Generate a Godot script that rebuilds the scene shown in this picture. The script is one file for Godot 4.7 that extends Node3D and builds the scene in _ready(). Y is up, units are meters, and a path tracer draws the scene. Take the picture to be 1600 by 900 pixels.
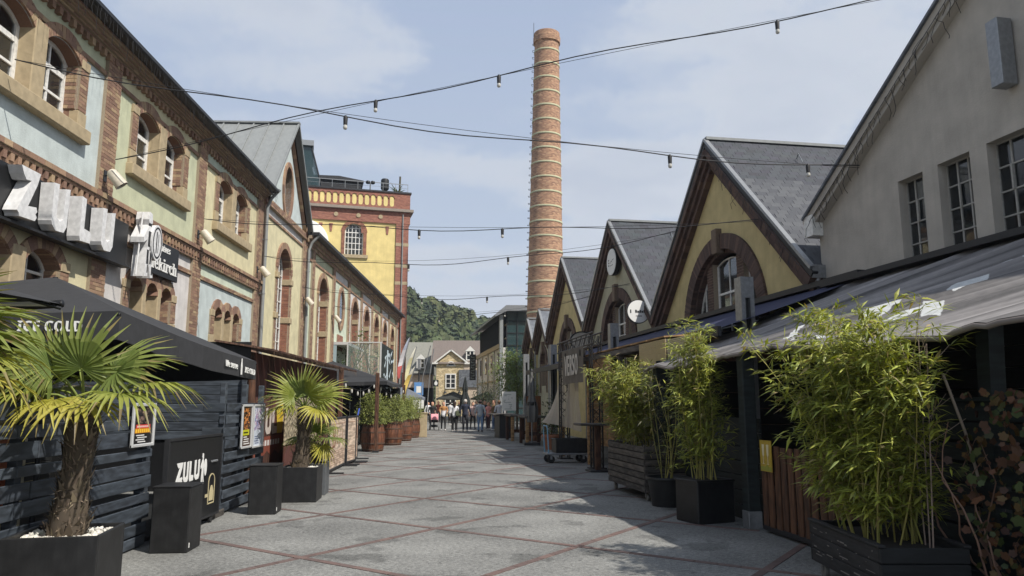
extends Node3D
# A cobbled-together brewery street: coordinates are metres, camera looks along -Z.

const RA := 7.0215            # the right-hand row of buildings is turned by this many degrees
var rng := RandomNumberGenerator.new()
var used := {}
var T := {}
var K := {}
var unit_box: ArrayMesh

class MB:
	var v := PackedVector3Array()
	var n := PackedVector3Array()
	var c := PackedColorArray()
	var t := PackedVector2Array()
	var ix := PackedInt32Array()
	var col := Color(1, 1, 1)
	var xf := Transform3D.IDENTITY
	func quad(a: Vector3, b: Vector3, d: Vector3, e: Vector3, u0 := Vector2(0, 1), u1 := Vector2(1, 0)) -> void:
		a = xf * a; b = xf * b; d = xf * d; e = xf * e
		var nn := (d - a).cross(e - b).normalized()
		var k := v.size()
		v.append(a); v.append(b); v.append(d); v.append(e)
		for i in 4:
			n.append(nn); c.append(col)
		t.append(u0); t.append(Vector2(u1.x, u0.y)); t.append(u1); t.append(Vector2(u0.x, u1.y))
		ix.append(k); ix.append(k + 2); ix.append(k + 1); ix.append(k); ix.append(k + 3); ix.append(k + 2)
	func tri(a: Vector3, b: Vector3, d: Vector3) -> void:
		a = xf * a; b = xf * b; d = xf * d
		var nn := (b - a).cross(d - a).normalized()
		var k := v.size()
		v.append(a); v.append(b); v.append(d)
		for i in 3:
			n.append(nn); c.append(col); t.append(Vector2(0.5, 0.5))
		ix.append(k); ix.append(k + 2); ix.append(k + 1)
	func vert(p: Vector3, nn: Vector3, uv := Vector2.ZERO) -> int:
		v.append(xf * p); n.append((xf.basis * nn).normalized()); c.append(col); t.append(uv)
		return v.size() - 1
	func face(a: int, b: int, d: int) -> void:
		ix.append(a); ix.append(d); ix.append(b)
	func face4(a: int, b: int, d: int, e: int) -> void:
		face(a, b, d); face(a, d, e)
	func box(p: Vector3, s: Vector3, bs := Basis.IDENTITY) -> void:
		var h := s * 0.5
		var q := []
		for i in 8:
			q.append(p + bs * Vector3(h.x * (1 if i & 1 else -1), h.y * (1 if i & 2 else -1), h.z * (1 if i & 4 else -1)))
		quad(q[4], q[5], q[7], q[6]); quad(q[1], q[0], q[2], q[3])
		quad(q[5], q[1], q[3], q[7]); quad(q[0], q[4], q[6], q[2])
		quad(q[6], q[7], q[3], q[2]); quad(q[0], q[1], q[5], q[4])
	func bb(x0: float, x1: float, y0: float, y1: float, z0: float, z1: float) -> void:
		box(Vector3((x0 + x1) / 2, (y0 + y1) / 2, (z0 + z1) / 2), Vector3(x1 - x0, y1 - y0, z1 - z0))
	func bev(p: Vector3, s: Vector3, r: float, bs := Basis.IDENTITY) -> void:   # chamfered box, 44 triangles
		var h := s * 0.5
		r = minf(r, minf(h.x, minf(h.y, h.z)) * 0.6)
		var P := func(sx: int, sy: int, sz: int, ax: int) -> Vector3:
			var d := Vector3(sx * (h.x - r), sy * (h.y - r), sz * (h.z - r))
			d[ax] = [sx, sy, sz][ax] * h[ax]
			return p + bs * d
		for ax in 3:
			var b1 := (ax + 1) % 3
			var b2 := (ax + 2) % 3
			for sg in [-1, 1]:
				var qs := []
				for e in [[-1, -1], [1, -1], [1, 1], [-1, 1]]:
					var s3 := [0, 0, 0]
					s3[ax] = sg; s3[b1] = e[0]; s3[b2] = e[1]
					qs.append(P.call(s3[0], s3[1], s3[2], ax))
				if sg > 0: quad(qs[0], qs[1], qs[2], qs[3])
				else: quad(qs[3], qs[2], qs[1], qs[0])
			for s1 in [-1, 1]:
				for s2 in [-1, 1]:
					var m0 := [0, 0, 0]
					m0[b1] = s1; m0[b2] = s2
					var lo = m0.duplicate(); lo[ax] = -1
					var hi = m0.duplicate(); hi[ax] = 1
					var q0 = P.call(lo[0], lo[1], lo[2], b1)
					var q1 = P.call(hi[0], hi[1], hi[2], b1)
					var q2 = P.call(hi[0], hi[1], hi[2], b2)
					var q3 = P.call(lo[0], lo[1], lo[2], b2)
					if s1 * s2 > 0: quad(q0, q3, q2, q1)
					else: quad(q0, q1, q2, q3)
	func prism(poly: PackedVector2Array, z0: float, z1: float) -> void:   # xy outline, anticlockwise seen from +z
		if Geometry2D.is_polygon_clockwise(poly):
			poly = poly.duplicate(); poly.reverse()
		var idx := Geometry2D.triangulate_polygon(poly)
		for i in range(0, idx.size(), 3):
			var a := poly[idx[i]]
			var b := poly[idx[i + 1]]
			var d := poly[idx[i + 2]]
			if (b - a).cross(d - a) < 0.0:
				var s := b
				b = d; d = s
			tri(Vector3(a.x, a.y, z1), Vector3(b.x, b.y, z1), Vector3(d.x, d.y, z1))
			tri(Vector3(a.x, a.y, z0), Vector3(d.x, d.y, z0), Vector3(b.x, b.y, z0))
		for i in poly.size():
			var a := poly[i]
			var b := poly[(i + 1) % poly.size()]
			quad(Vector3(a.x, a.y, z0), Vector3(b.x, b.y, z0), Vector3(b.x, b.y, z1), Vector3(a.x, a.y, z1))
	func flat(poly: PackedVector2Array, z: float) -> void:
		if Geometry2D.is_polygon_clockwise(poly):
			poly = poly.duplicate(); poly.reverse()
		var idx := Geometry2D.triangulate_polygon(poly)
		for i in range(0, idx.size(), 3):
			var a := poly[idx[i]]
			var b := poly[idx[i + 1]]
			var d := poly[idx[i + 2]]
			if (b - a).cross(d - a) < 0.0:
				var s := b
				b = d; d = s
			tri(Vector3(a.x, a.y, z), Vector3(b.x, b.y, z), Vector3(d.x, d.y, z))
	func tube(pts: Array, rad, sides := 8, caps := true) -> void:
		var N := pts.size()
		var ref := Vector3.UP
		var prev := []
		for i in N:
			var p: Vector3 = pts[i]
			var dir: Vector3 = (pts[mini(i + 1, N - 1)] - pts[maxi(i - 1, 0)]).normalized()
			if absf(dir.dot(ref)) > 0.95: ref = Vector3.RIGHT if absf(dir.x) < 0.9 else Vector3.FORWARD
			var sx := dir.cross(ref).normalized()
			var sy := sx.cross(dir)
			ref = sy
			var r: float = rad[i] if rad is Array or rad is PackedFloat32Array else rad
			var ring := []
			for k in sides:
				var a := TAU * k / sides
				var d := sx * cos(a) + sy * sin(a)
				ring.append(vert(p + d * r, d, Vector2(float(k) / sides, i)))
			if i > 0:
				for k in sides:
					face4(prev[k], ring[k], ring[(k + 1) % sides], prev[(k + 1) % sides])
			if caps and (i == 0 or i == N - 1):
				var m := vert(p, dir * (-1 if i == 0 else 1))
				for k in sides:
					if i == 0: face(m, ring[k], ring[(k + 1) % sides])
					else: face(m, ring[(k + 1) % sides], ring[k])
			prev = ring
	func lathe(prof: Array, sides := 16, at := Vector3.ZERO, caps := true) -> void:   # [radius, y] from bottom to top
		var prev := []
		for i in prof.size():
			var r: float = prof[i][0]
			var y: float = prof[i][1]
			var j0 := maxi(i - 1, 0)
			var j1 := mini(i + 1, prof.size() - 1)
			var dr: float = prof[j1][0] - prof[j0][0]
			var dy: float = prof[j1][1] - prof[j0][1]
			var ring := []
			for k in sides + 1:
				var a := TAU * k / sides
				var d := Vector3(cos(a), 0, -sin(a))
				ring.append(vert(at + d * r + Vector3(0, y, 0), d * dy - Vector3(0, dr, 0), Vector2(float(k) / sides, y)))
			if i > 0:
				for k in sides:
					face4(prev[k], prev[k + 1], ring[k + 1], ring[k])
			prev = ring
		if caps:
			for e in [0, prof.size() - 1]:
				if prof[e][0] > 0.001:
					var nn := Vector3(0, -1 if e == 0 else 1, 0)
					var m := vert(at + Vector3(0, prof[e][1], 0), nn)
					var rg := []
					for k in sides:
						var a := TAU * k / sides
						rg.append(vert(at + Vector3(cos(a) * prof[e][0], prof[e][1], -sin(a) * prof[e][0]), nn))
					for k in sides:
						if e == 0: face(m, rg[(k + 1) % sides], rg[k])
						else: face(m, rg[k], rg[(k + 1) % sides])
	func mesh() -> ArrayMesh:
		var a := []
		a.resize(Mesh.ARRAY_MAX)
		a[Mesh.ARRAY_VERTEX] = v; a[Mesh.ARRAY_NORMAL] = n; a[Mesh.ARRAY_COLOR] = c; a[Mesh.ARRAY_TEX_UV] = t; a[Mesh.ARRAY_INDEX] = ix
		var m := ArrayMesh.new()
		if v.size() > 0: m.add_surface_from_arrays(Mesh.PRIMITIVE_TRIANGLES, a)
		return m

func numbered(called: String) -> String:
	var k: int = used.get(called, 0)
	used[called] = k + 1
	return called if k == 0 else "%s_%03d" % [called, k]

func thing(called: String, label: String, category: String, at := Vector3.ZERO, turn := 0.0, group := "") -> Node3D:
	var o := Node3D.new()
	o.name = numbered(called)
	add_child(o)
	o.position = at
	o.rotation_degrees.y = turn
	tag(o, label, category, group)
	return o

func tag(o: Node, label: String, category: String, group := "") -> void:
	o.set_meta("label", label)
	o.set_meta("category", category)
	if group != "": o.set_meta("group", group)

func part(mb: MB, called: String, m: Material, parent: Node, stuff := false) -> MeshInstance3D:
	var o := MeshInstance3D.new()
	o.name = called
	o.mesh = mb.mesh()
	o.material_override = m
	parent.add_child(o, true)
	if stuff: o.set_meta("kind", "stuff")
	return o

func inst(mesh: Mesh, called: String, m: Material, parent: Node, xf: Transform3D) -> MeshInstance3D:
	var o := MeshInstance3D.new()
	o.name = called
	o.mesh = mesh
	o.material_override = m
	parent.add_child(o, true)
	o.transform = xf
	return o

func solo(mb: MB, called: String, m: Material, label: String, category: String, at := Vector3.ZERO, turn := 0.0, group := "") -> MeshInstance3D:
	var o := part(mb, numbered(called), m, self)
	o.position = at
	o.rotation_degrees.y = turn
	tag(o, label, category, group)
	return o

func dup(o: Node3D, at: Vector3, turn: float, label: String) -> Node3D:
	var r: Node3D = o.duplicate()
	var base: String = o.name
	r.name = numbered(base)
	add_child(r)
	r.position = at
	r.rotation_degrees.y = turn
	r.set_meta("label", label)
	return r

func rw(s: float, t: float, y := 0.0) -> Vector3:     # along / across / up in the right-hand row
	var a := deg_to_rad(RA)
	return Vector3(-sin(a) * s + cos(a) * t, y, -cos(a) * s - sin(a) * t)

func jit(c: Color, a: float) -> Color:
	var k := 1.0 + rng.randf_range(-a, a)
	return Color(c.r * k, c.g * k * (1.0 + rng.randf_range(-a, a) * 0.25), c.b * k)

func lin(r: int, g: int, b: int) -> Color:
	return Color(r / 255.0, g / 255.0, b / 255.0).srgb_to_linear()

# ---------------------------------------------------------------- textures
func noise_img(w: int, h: int, freq: float, oct: int, sd: int, gw := 0, gh := 0) -> PackedFloat32Array:
	# seamless; made on a gw x gh grid and stretched when grain should run one way
	var f := FastNoiseLite.new()
	f.seed = sd; f.noise_type = FastNoiseLite.TYPE_SIMPLEX_SMOOTH; f.frequency = freq
	f.fractal_octaves = oct
	var im := f.get_seamless_image(gw if gw else w, gh if gh else h, false, false, 0.2, true)
	im.convert(Image.FORMAT_L8)
	if gw or gh: im.resize(w, h, Image.INTERPOLATE_CUBIC)
	var by := im.get_data()
	var out := PackedFloat32Array()
	out.resize(w * h)
	for i in w * h: out[i] = by[i] / 255.0
	return out

func grey_tex(d: PackedFloat32Array, w: int, lo: float, hi: float, tint := Color(1, 1, 1), gain := 1.0) -> ImageTexture:
	var bytes := PackedByteArray()
	bytes.resize(d.size() * 3)
	for i in d.size():
		var k := lo + (hi - lo) * clampf((d[i] - 0.5) * gain + 0.5, 0, 1)
		bytes[i * 3] = int(255 * clampf(k * tint.r, 0, 1))
		bytes[i * 3 + 1] = int(255 * clampf(k * tint.g, 0, 1))
		bytes[i * 3 + 2] = int(255 * clampf(k * tint.b, 0, 1))
	return ImageTexture.create_from_image(Image.create_from_data(w, d.size() / w, false, Image.FORMAT_RGB8, bytes))

func bump_tex(d: PackedFloat32Array, w: int, strength: float) -> ImageTexture:
	var bytes := PackedByteArray()
	bytes.resize(d.size())
	for i in d.size():
		bytes[i] = int(255 * clampf(d[i], 0, 1))
	var im := Image.create_from_data(w, d.size() / w, false, Image.FORMAT_L8, bytes)
	im.convert(Image.FORMAT_RGB8)
	im.bump_map_to_normal_map(strength)
	return ImageTexture.create_from_image(im)

func white_noise(w: int, h: int, sd: int) -> PackedFloat32Array:
	var r := RandomNumberGenerator.new()
	r.seed = sd
	var out := PackedFloat32Array()
	out.resize(w * h)
	for i in w * h: out[i] = r.randf()
	return out

func brick_img(w: int, h: int, cols: int, rows: int, cols_lin: Array, mortar: Color, sd: int) -> Array:
	var r := RandomNumberGenerator.new()
	r.seed = sd
	var im := Image.create(w, h, false, Image.FORMAT_RGB8)
	var hm := PackedFloat32Array()
	hm.resize(w * h)
	im.fill(mortar)
	var bw := float(w) / cols
	var bh := float(h) / rows
	for j in rows:
		for i in cols:
			var c: Color = cols_lin[r.randi() % cols_lin.size()]
			var k := r.randf_range(0.88, 1.1)
			c = Color(c.r * k, c.g * k, c.b * k)
			var x0 := int(i * bw + (bw * 0.5 if j % 2 else 0.0))
			for y in range(int(j * bh) + 1, int((j + 1) * bh)):
				for x in range(x0 + 1, x0 + int(bw)):
					var g := r.randf_range(0.92, 1.06)
					im.set_pixel(posmod(x, w), y, Color(c.r * g, c.g * g, c.b * g))
					hm[y * w + posmod(x, w)] = 0.8
	return [ImageTexture.create_from_image(im), bump_tex(hm, w, 2.0)]

func make_textures() -> void:
	var m := noise_img(384, 384, 0.012, 5, 11)
	T.mottle = grey_tex(m, 384, 0.88, 1.0, Color(1, 0.995, 0.985), 1.3)
	T.mottle_strong = grey_tex(m, 384, 0.45, 1.0, Color(1, 1, 1), 1.9)
	T.lumps = bump_tex(m, 384, 3.0)
	# old render: faint rain streaks, blotches and fine grain together
	var rain := noise_img(384, 384, 0.06, 3, 14, 384, 26)
	var fg := white_noise(384, 384, 15)
	var mx := m.duplicate()
	for i in m.size(): mx[i] = 0.6 * m[i] + 0.2 * rain[i] + 0.2 * fg[i]
	T.render = grey_tex(mx, 384, 0.87, 1.0, Color(1, 0.995, 0.98), 1.5)
	for i in m.size(): mx[i] = 0.5 * m[i] + 0.3 * fg[i] + 0.2 * rain[i]
	T.dusty = grey_tex(mx, 384, 0.55, 1.0, Color(1, 0.985, 0.96), 1.9)
	var g := white_noise(256, 256, 5)
	T.grit = bump_tex(g, 256, 1.0)
	var w := noise_img(512, 256, 0.05, 4, 21, 48, 256)
	T.wood_h = grey_tex(w, 512, 0.66, 1.0, Color(1, 0.99, 0.97), 1.7)
	T.wood_hn = bump_tex(w, 512, 2.0)
	var w2 := noise_img(256, 512, 0.05, 4, 22, 256, 48)
	T.wood_v = grey_tex(w2, 256, 0.62, 1.0, Color(1, 0.99, 0.97), 1.7)
	# asphalt, 12 m of it: pale chippings in dark binder, worn patches, spilt drink, trodden gum
	var W := 2048
	var r := RandomNumberGenerator.new()
	r.seed = 77
	var big := noise_img(512, 512, 0.012, 5, 31)
	var mid := noise_img(1024, 1024, 0.16, 3, 33)
	var st := noise_img(512, 512, 0.02, 4, 35)
	var im := PackedByteArray()
	im.resize(W * W * 3)
	for y in W:
		for x in W:
			var i4 := (y / 4) * 512 + x / 4
			var k := 0.78 + 0.22 * (big[i4] - 0.5) + 0.2 * (mid[(y / 2) * 1024 + x / 2] - 0.5)
			var sv := st[i4]
			if sv > 0.7: k -= minf((sv - 0.7) * 1.6, 0.13)
			var ch := r.randf()
			if ch > 0.88: k += 0.16
			elif ch < 0.14: k -= 0.2
			var q := int(255 * clampf(k, 0, 1))
			var i := (y * W + x) * 3
			im[i] = q; im[i + 1] = q; im[i + 2] = int(q * 0.985)
	var aim := Image.create_from_data(W, W, false, Image.FORMAT_RGB8, im)
	for g2 in 420:
		var gx := r.randi_range(4, W - 5)
		var gy := r.randi_range(4, W - 5)
		var gc := r.randf_range(0.3, 0.5) if r.randf() < 0.8 else 0.95
		for dx in range(-2, 3):
			for dy in range(-2, 3):
				if dx * dx + dy * dy < 5: aim.set_pixel(gx + dx, gy + dy, Color(gc, gc, gc))
	T.asphalt = ImageTexture.create_from_image(aim)
	T.asphalt_n = bump_tex(white_noise(512, 512, 9), 512, 1.2)
	var bl := [Color8(168, 132, 106), Color8(158, 122, 98), Color8(176, 142, 114), Color8(148, 114, 94), Color8(172, 136, 108)]
	var br := brick_img(384, 384, 12, 32, bl, Color8(166, 148, 130), 3)
	T.brick = br[0]; T.brick_n = br[1]
	var tr := brick_img(384, 384, 12, 32, [Color8(146, 96, 80), Color8(156, 106, 88), Color8(136, 88, 76)], Color8(150, 120, 104), 4)
	T.brick_red = tr[0]; T.brick_red_n = tr[1]
	var sb := brick_img(256, 256, 6, 10, [Color8(196, 178, 140), Color8(188, 170, 132), Color8(204, 188, 152), Color8(180, 162, 126)], Color8(190, 176, 148), 6)
	T.stone = sb[0]; T.stone_n = sb[1]
	var sl := brick_img(384, 384, 16, 24, [Color8(104, 108, 114), Color8(96, 100, 107), Color8(112, 116, 121)], Color8(70, 74, 80), 8)
	T.slate = sl[0]; T.slate_n = sl[1]

func mat(c: Color, rough := 0.85, tex = null, sc := 1.0, nrm = null, nsc := 0.6, metal := 0.0) -> StandardMaterial3D:
	var m := StandardMaterial3D.new()
	m.albedo_color = c
	m.roughness = rough
	m.metallic = metal
	if tex != null or nrm != null:
		m.uv1_triplanar = true
		m.uv1_world_triplanar = true
		m.uv1_scale = Vector3.ONE * sc
	if tex != null: m.albedo_texture = tex
	if nrm != null:
		m.normal_enabled = true
		m.normal_texture = nrm
		m.normal_scale = nsc
	return m

func vmat(rough := 0.85, nrm = null, sc := 2.0, nsc := 0.5, back := 0.0, tex = null) -> StandardMaterial3D:
	var m := mat(Color(1, 1, 1), rough, tex, sc, nrm, nsc)
	m.vertex_color_use_as_albedo = true
	if back > 0.0:
		m.backlight_enabled = true
		m.backlight = Color(back, back, back * 0.55)
		m.cull_mode = BaseMaterial3D.CULL_DISABLED
	return m

func uvmat(tex: Texture2D, rough := 0.7, nrm = null, scale := Vector2.ONE) -> StandardMaterial3D:
	var m := StandardMaterial3D.new()
	m.albedo_texture = tex
	m.roughness = rough
	m.uv1_scale = Vector3(scale.x, scale.y, 1)
	if nrm != null:
		m.normal_enabled = true
		m.normal_texture = nrm
		m.normal_scale = 0.7
	return m

func glass(c: Color, a: float) -> StandardMaterial3D:
	var m := StandardMaterial3D.new()
	m.transparency = BaseMaterial3D.TRANSPARENCY_ALPHA
	m.albedo_color = Color(c.r, c.g, c.b, a)
	m.roughness = 0.04
	m.metallic_specular = 0.6
	return m

func make_materials() -> void:
	K.brick = vmat(0.9, T.grit, 6.0, 0.5, 0.0, T.mottle)
	K.brick_tex = mat(Color(1, 1, 1), 0.9, T.brick, 0.42, T.brick_n, 0.8)
	K.brick_red = mat(Color(1, 1, 1), 0.9, T.brick_red, 0.42, T.brick_red_n, 0.8)
	K.sandstone = mat(Color8(176, 160, 130), 0.9, T.mottle, 0.9, T.lumps, 0.5)
	K.white_paint = mat(Color8(236, 236, 232), 0.5, T.mottle, 2.0)
	K.render_blue = mat(Color8(196, 207, 208), 0.92, T.render, 0.35, T.grit, 0.25)
	K.render_sage = mat(Color8(197, 201, 172), 0.92, T.render, 0.35, T.grit, 0.25)
	K.render_straw = mat(Color8(216, 208, 172), 0.92, T.render, 0.35, T.grit, 0.25)
	K.render_pale = mat(Color8(212, 209, 208), 0.92, T.render, 0.35, T.grit, 0.25)
	K.render_mint = mat(Color8(202, 212, 194), 0.92, T.render, 0.35, T.grit, 0.25)
	K.render_yellow = mat(Color8(232, 212, 146), 0.92, T.render, 0.2, T.grit, 0.25)
	K.render_ochre = mat(Color8(204, 188, 138), 0.92, T.render, 0.35, T.grit, 0.25)
	K.render_olive = mat(Color8(182, 179, 156), 0.92, T.render, 0.35, T.grit, 0.25)
	K.render_grey = mat(Color8(186, 180, 171), 0.92, T.render, 0.3, T.grit, 0.25)
	K.zinc = mat(Color8(142, 146, 147), 0.6, T.render, 0.8, T.lumps, 0.08, 0.1)
	K.dark_metal = mat(Color8(38, 39, 42), 0.55, T.mottle, 2.0)
	K.black_metal = mat(Color8(24, 25, 27), 0.5, T.mottle, 2.0)
	K.alu = mat(Color8(150, 153, 156), 0.42, T.mottle, 2.0, null, 0.5, 0.5)
	K.alu_frame = mat(Color8(205, 206, 205), 0.4, null, 1.0, null, 0.5, 0.3)
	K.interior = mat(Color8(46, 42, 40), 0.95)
	K.pane = glass(Color8(40, 46, 50), 0.32)
	K.pane_clear = glass(Color8(150, 170, 165), 0.16)
	K.pane_green = glass(Color8(58, 82, 84), 0.55)
	K.slate = vmat(0.88, T.grit, 3.0, 0.35, 0.0, T.mottle)
	K.slate_tex = mat(Color(1, 1, 1), 0.72, T.slate, 0.3, T.slate_n, 0.5)
	K.wood_blue = mat(Color8(70, 79, 90), 0.62, T.wood_h, 0.9, T.wood_hn, 0.35)
	K.wood_blue2 = mat(Color8(78, 87, 98), 0.62, T.wood_h, 0.7, T.wood_hn, 0.35)
	K.wood_blue3 = mat(Color8(64, 72, 83), 0.66, T.wood_h, 1.1, T.wood_hn, 0.35)
	K.wood_black = mat(Color8(30, 33, 34), 0.7, T.wood_h, 1.0, T.wood_hn, 0.5)
	K.wood_green = mat(Color8(34, 44, 45), 0.7, T.wood_h, 1.0, T.wood_hn, 0.4)
	K.wood_gate = mat(Color8(112, 76, 52), 0.75, T.wood_v, 1.0)
	K.wood_gate2 = mat(Color8(98, 66, 46), 0.75, T.wood_v, 1.3)
	K.wood_post = mat(Color8(98, 66, 48), 0.8, T.wood_v, 1.2)
	K.wood_pale = mat(Color8(178, 142, 98), 0.75, T.wood_h, 0.8, T.wood_hn, 0.3)
	K.wood_grey = mat(Color8(104, 98, 92), 0.85, T.wood_h, 0.9, T.wood_hn, 0.5)
	K.wood_grey2 = mat(Color8(88, 84, 80), 0.85, T.wood_h, 1.2, T.wood_hn, 0.5)
	K.wood_brown = mat(Color8(86, 56, 44), 0.8, T.wood_v, 0.8)
	K.barrel = mat(Color8(122, 76, 52), 0.7, T.wood_v, 1.4)
	K.barrel2 = mat(Color8(106, 64, 44), 0.7, T.wood_v, 1.1)
	K.maroon = mat(Color8(92, 54, 46), 0.8, T.mottle, 0.9)
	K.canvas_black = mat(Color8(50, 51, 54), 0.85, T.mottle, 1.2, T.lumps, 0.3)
	K.canvas_blue = mat(Color8(38, 44, 78), 0.8, T.mottle, 0.8, T.lumps, 0.3)
	K.plastic_black = mat(Color8(40, 41, 43), 0.5, T.dusty, 1.1, T.lumps, 0.15)
	K.planter_grey = mat(Color8(92, 96, 100), 0.6, T.mottle, 1.5)
	K.rubber = mat(Color8(34, 34, 34), 0.9)
	K.letter_white = mat(Color8(226, 227, 228), 0.45, T.mottle, 1.5)
	K.paint_white = mat(Color8(222, 222, 218), 0.7)
	K.pebble = vmat(0.8)
	K.leaf = vmat(0.5, null, 1.0, 0.5, 0.75)
	K.leaf_far = vmat(0.8, null, 1.0, 0.5, 0.25)
	K.fibre = vmat(0.95)
	K.cloth = vmat(0.9)
	K.cane = vmat(0.55)
	K.terracotta = mat(Color8(176, 118, 88), 0.85, T.mottle, 3.0)
	K.wire = mat(Color8(30, 30, 32), 0.6)
	K.bulb = mat(Color8(190, 188, 180), 0.15)
	K.red_strip = vmat(0.9, T.grit, 4.0, 0.5)
	K.print = vmat(0.6)
	K.spot = mat(Color8(206, 198, 182), 0.5, T.mottle, 3.0)

# ---------------------------------------------------------------- shared builders
var PAL_L := []
var PAL_R := []
var PAL_T := []
func palettes() -> void:
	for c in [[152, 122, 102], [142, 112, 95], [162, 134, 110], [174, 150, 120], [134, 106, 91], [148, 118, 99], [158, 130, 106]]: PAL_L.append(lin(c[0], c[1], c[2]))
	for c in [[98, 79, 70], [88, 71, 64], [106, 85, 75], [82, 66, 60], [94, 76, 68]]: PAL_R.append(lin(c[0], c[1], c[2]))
	for c in [[150, 104, 84], [160, 114, 92], [140, 96, 80]]: PAL_T.append(lin(c[0], c[1], c[2]))

func pick(p: Array) -> Color:
	return jit(p[rng.randi() % p.size()], 0.12)

func arc(x0: float, x1: float, ys: float, rise: float, n := 10) -> PackedVector2Array:
	var out := PackedVector2Array()
	var a := (x1 - x0) / 2
	var R := (a * a + rise * rise) / (2 * rise)
	var cy := ys + rise - R
	var h := asin(clampf(a / R, -1, 1))
	if rise > a: h = PI - h
	for i in n + 1:
		var q := -h + 2 * h * i / n
		out.append(Vector2((x0 + x1) / 2 + R * sin(q), cy + R * cos(q)))
	return out

# Wall face with arched openings [xa, xb, sill, spring, rise], and reveals running back by depth
func wall_open(mb: MB, x0: float, x1: float, y0: float, y1: float, z: float, ops: Array, depth: float, rv: MB = null) -> void:
	var x := x0
	if rv == null: rv = mb
	for o in ops:
		if o[0] > x: mb.quad(Vector3(x, y0, z), Vector3(o[0], y0, z), Vector3(o[0], y1, z), Vector3(x, y1, z))
		if o[2] > y0: mb.quad(Vector3(o[0], y0, z), Vector3(o[1], y0, z), Vector3(o[1], o[2], z), Vector3(o[0], o[2], z))
		var ap := arc(o[0], o[1], o[3], o[4])
		var pl := ap.duplicate()
		pl.append(Vector2(o[1], y1)); pl.append(Vector2(o[0], y1))
		mb.flat(pl, z)
		var zb := z - depth
		rv.quad(Vector3(o[0], o[2], z), Vector3(o[0], o[2], zb), Vector3(o[0], o[3], zb), Vector3(o[0], o[3], z))
		rv.quad(Vector3(o[1], o[2], zb), Vector3(o[1], o[2], z), Vector3(o[1], o[3], z), Vector3(o[1], o[3], zb))
		rv.quad(Vector3(o[0], o[2], zb), Vector3(o[0], o[2], z), Vector3(o[1], o[2], z), Vector3(o[1], o[2], zb))
		for i in ap.size() - 1:
			rv.quad(Vector3(ap[i].x, ap[i].y, z), Vector3(ap[i].x, ap[i].y, zb), Vector3(ap[i + 1].x, ap[i + 1].y, zb), Vector3(ap[i + 1].x, ap[i + 1].y, z))
		x = o[1]
	if x < x1: mb.quad(Vector3(x, y0, z), Vector3(x1, y0, z), Vector3(x1, y1, z), Vector3(x, y1, z))

# Bricks in running bond filling a rectangle of the local xy plane, proud of a mortar bed
func bricks(mb: MB, pal: Array, x0: float, x1: float, y0: float, y1: float, zb: float, zf: float, L := 0.23, H := 0.078) -> void:
	mb.col = lin(160, 146, 126)
	mb.bb(x0, x1, y0, y1, zb, zf - 0.008)
	var rows := maxi(1, int(round((y1 - y0) / H)))
	var hh := (y1 - y0) / rows
	for j in rows:
		var x := x0 - (L * 0.5 if j % 2 else 0.0)
		while x < x1 - 0.02:
			var a := maxf(x, x0)
			var b := minf(x + L, x1)
			if b - a > 0.03:
				mb.col = pick(pal)
				var p := zf + rng.randf_range(-0.003, 0.003)
				mb.bb(a + 0.004, b - 0.004, y0 + j * hh + 0.005, y0 + (j + 1) * hh - 0.005, zb + 0.004, p)
			x += L

func brick_parts(parent: Node, pal_m: Array, x0: float, x1: float, y0: float, y1: float, zb: float, zf: float, bs := Basis.IDENTITY, org := Vector3.ZERO, L := 0.23, H := 0.078) -> void:
	var mb := MB.new()
	mb.xf = Transform3D(bs, org)
	mb.col = lin(160, 146, 126)
	mb.bb(x0, x1, y0, y1, zb, zf - 0.008)
	part(mb, "mortar", K.brick, parent)
	var rows := maxi(1, int(round((y1 - y0) / H)))
	var hh := (y1 - y0) / rows
	for j in rows:
		var x := x0 - (L * 0.5 if j % 2 else 0.0)
		while x < x1 - 0.02:
			var a := maxf(x, x0)
			var b := minf(x + L, x1)
			if b - a > 0.03:
				var f := zf + rng.randf_range(-0.003, 0.003)
				var cen := Vector3((a + b) / 2, y0 + (j + 0.5) * hh, (zb + f) / 2 + 0.002)
				var sz := Vector3(b - a - 0.008, hh - 0.01, f - zb - 0.004)
				inst(unit_box, "brick", pal_m[rng.randi() % pal_m.size()], parent, Transform3D(bs * Basis.from_scale(sz), org + bs * cen))
			x += L

# Voussoirs round an arch
func arch_ring(mb: MB, pal: Array, x0: float, x1: float, ys: float, rise: float, thick: float, zb: float, zf: float, nb: int) -> void:
	var a := (x1 - x0) / 2
	var R := (a * a + rise * rise) / (2 * rise)
	var cy := ys + rise - R
	var h := asin(clampf(a / R, -1, 1))
	if rise > a: h = PI - h
	var cx := (x0 + x1) / 2
	for i in nb:
		var q0 := -h + 2 * h * i / nb + 0.006
		var q1 := -h + 2 * h * (i + 1) / nb - 0.006
		mb.col = pick(pal)
		var pl := PackedVector2Array([Vector2(cx + R * sin(q0), cy + R * cos(q0)), Vector2(cx + R * sin(q1), cy + R * cos(q1)), Vector2(cx + (R + thick) * sin(q1), cy + (R + thick) * cos(q1)), Vector2(cx + (R + thick) * sin(q0), cy + (R + thick) * cos(q0))])
		mb.prism(pl, zb, zf + rng.randf_range(-0.004, 0.004))

func arc_y(x: float, x0: float, x1: float, ys: float, rise: float) -> float:
	var a := (x1 - x0) / 2
	var R := (a * a + rise * rise) / (2 * rise)
	var d := x - (x0 + x1) / 2
	return ys + rise - R + sqrt(maxf(0.0, R * R - d * d))

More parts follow.
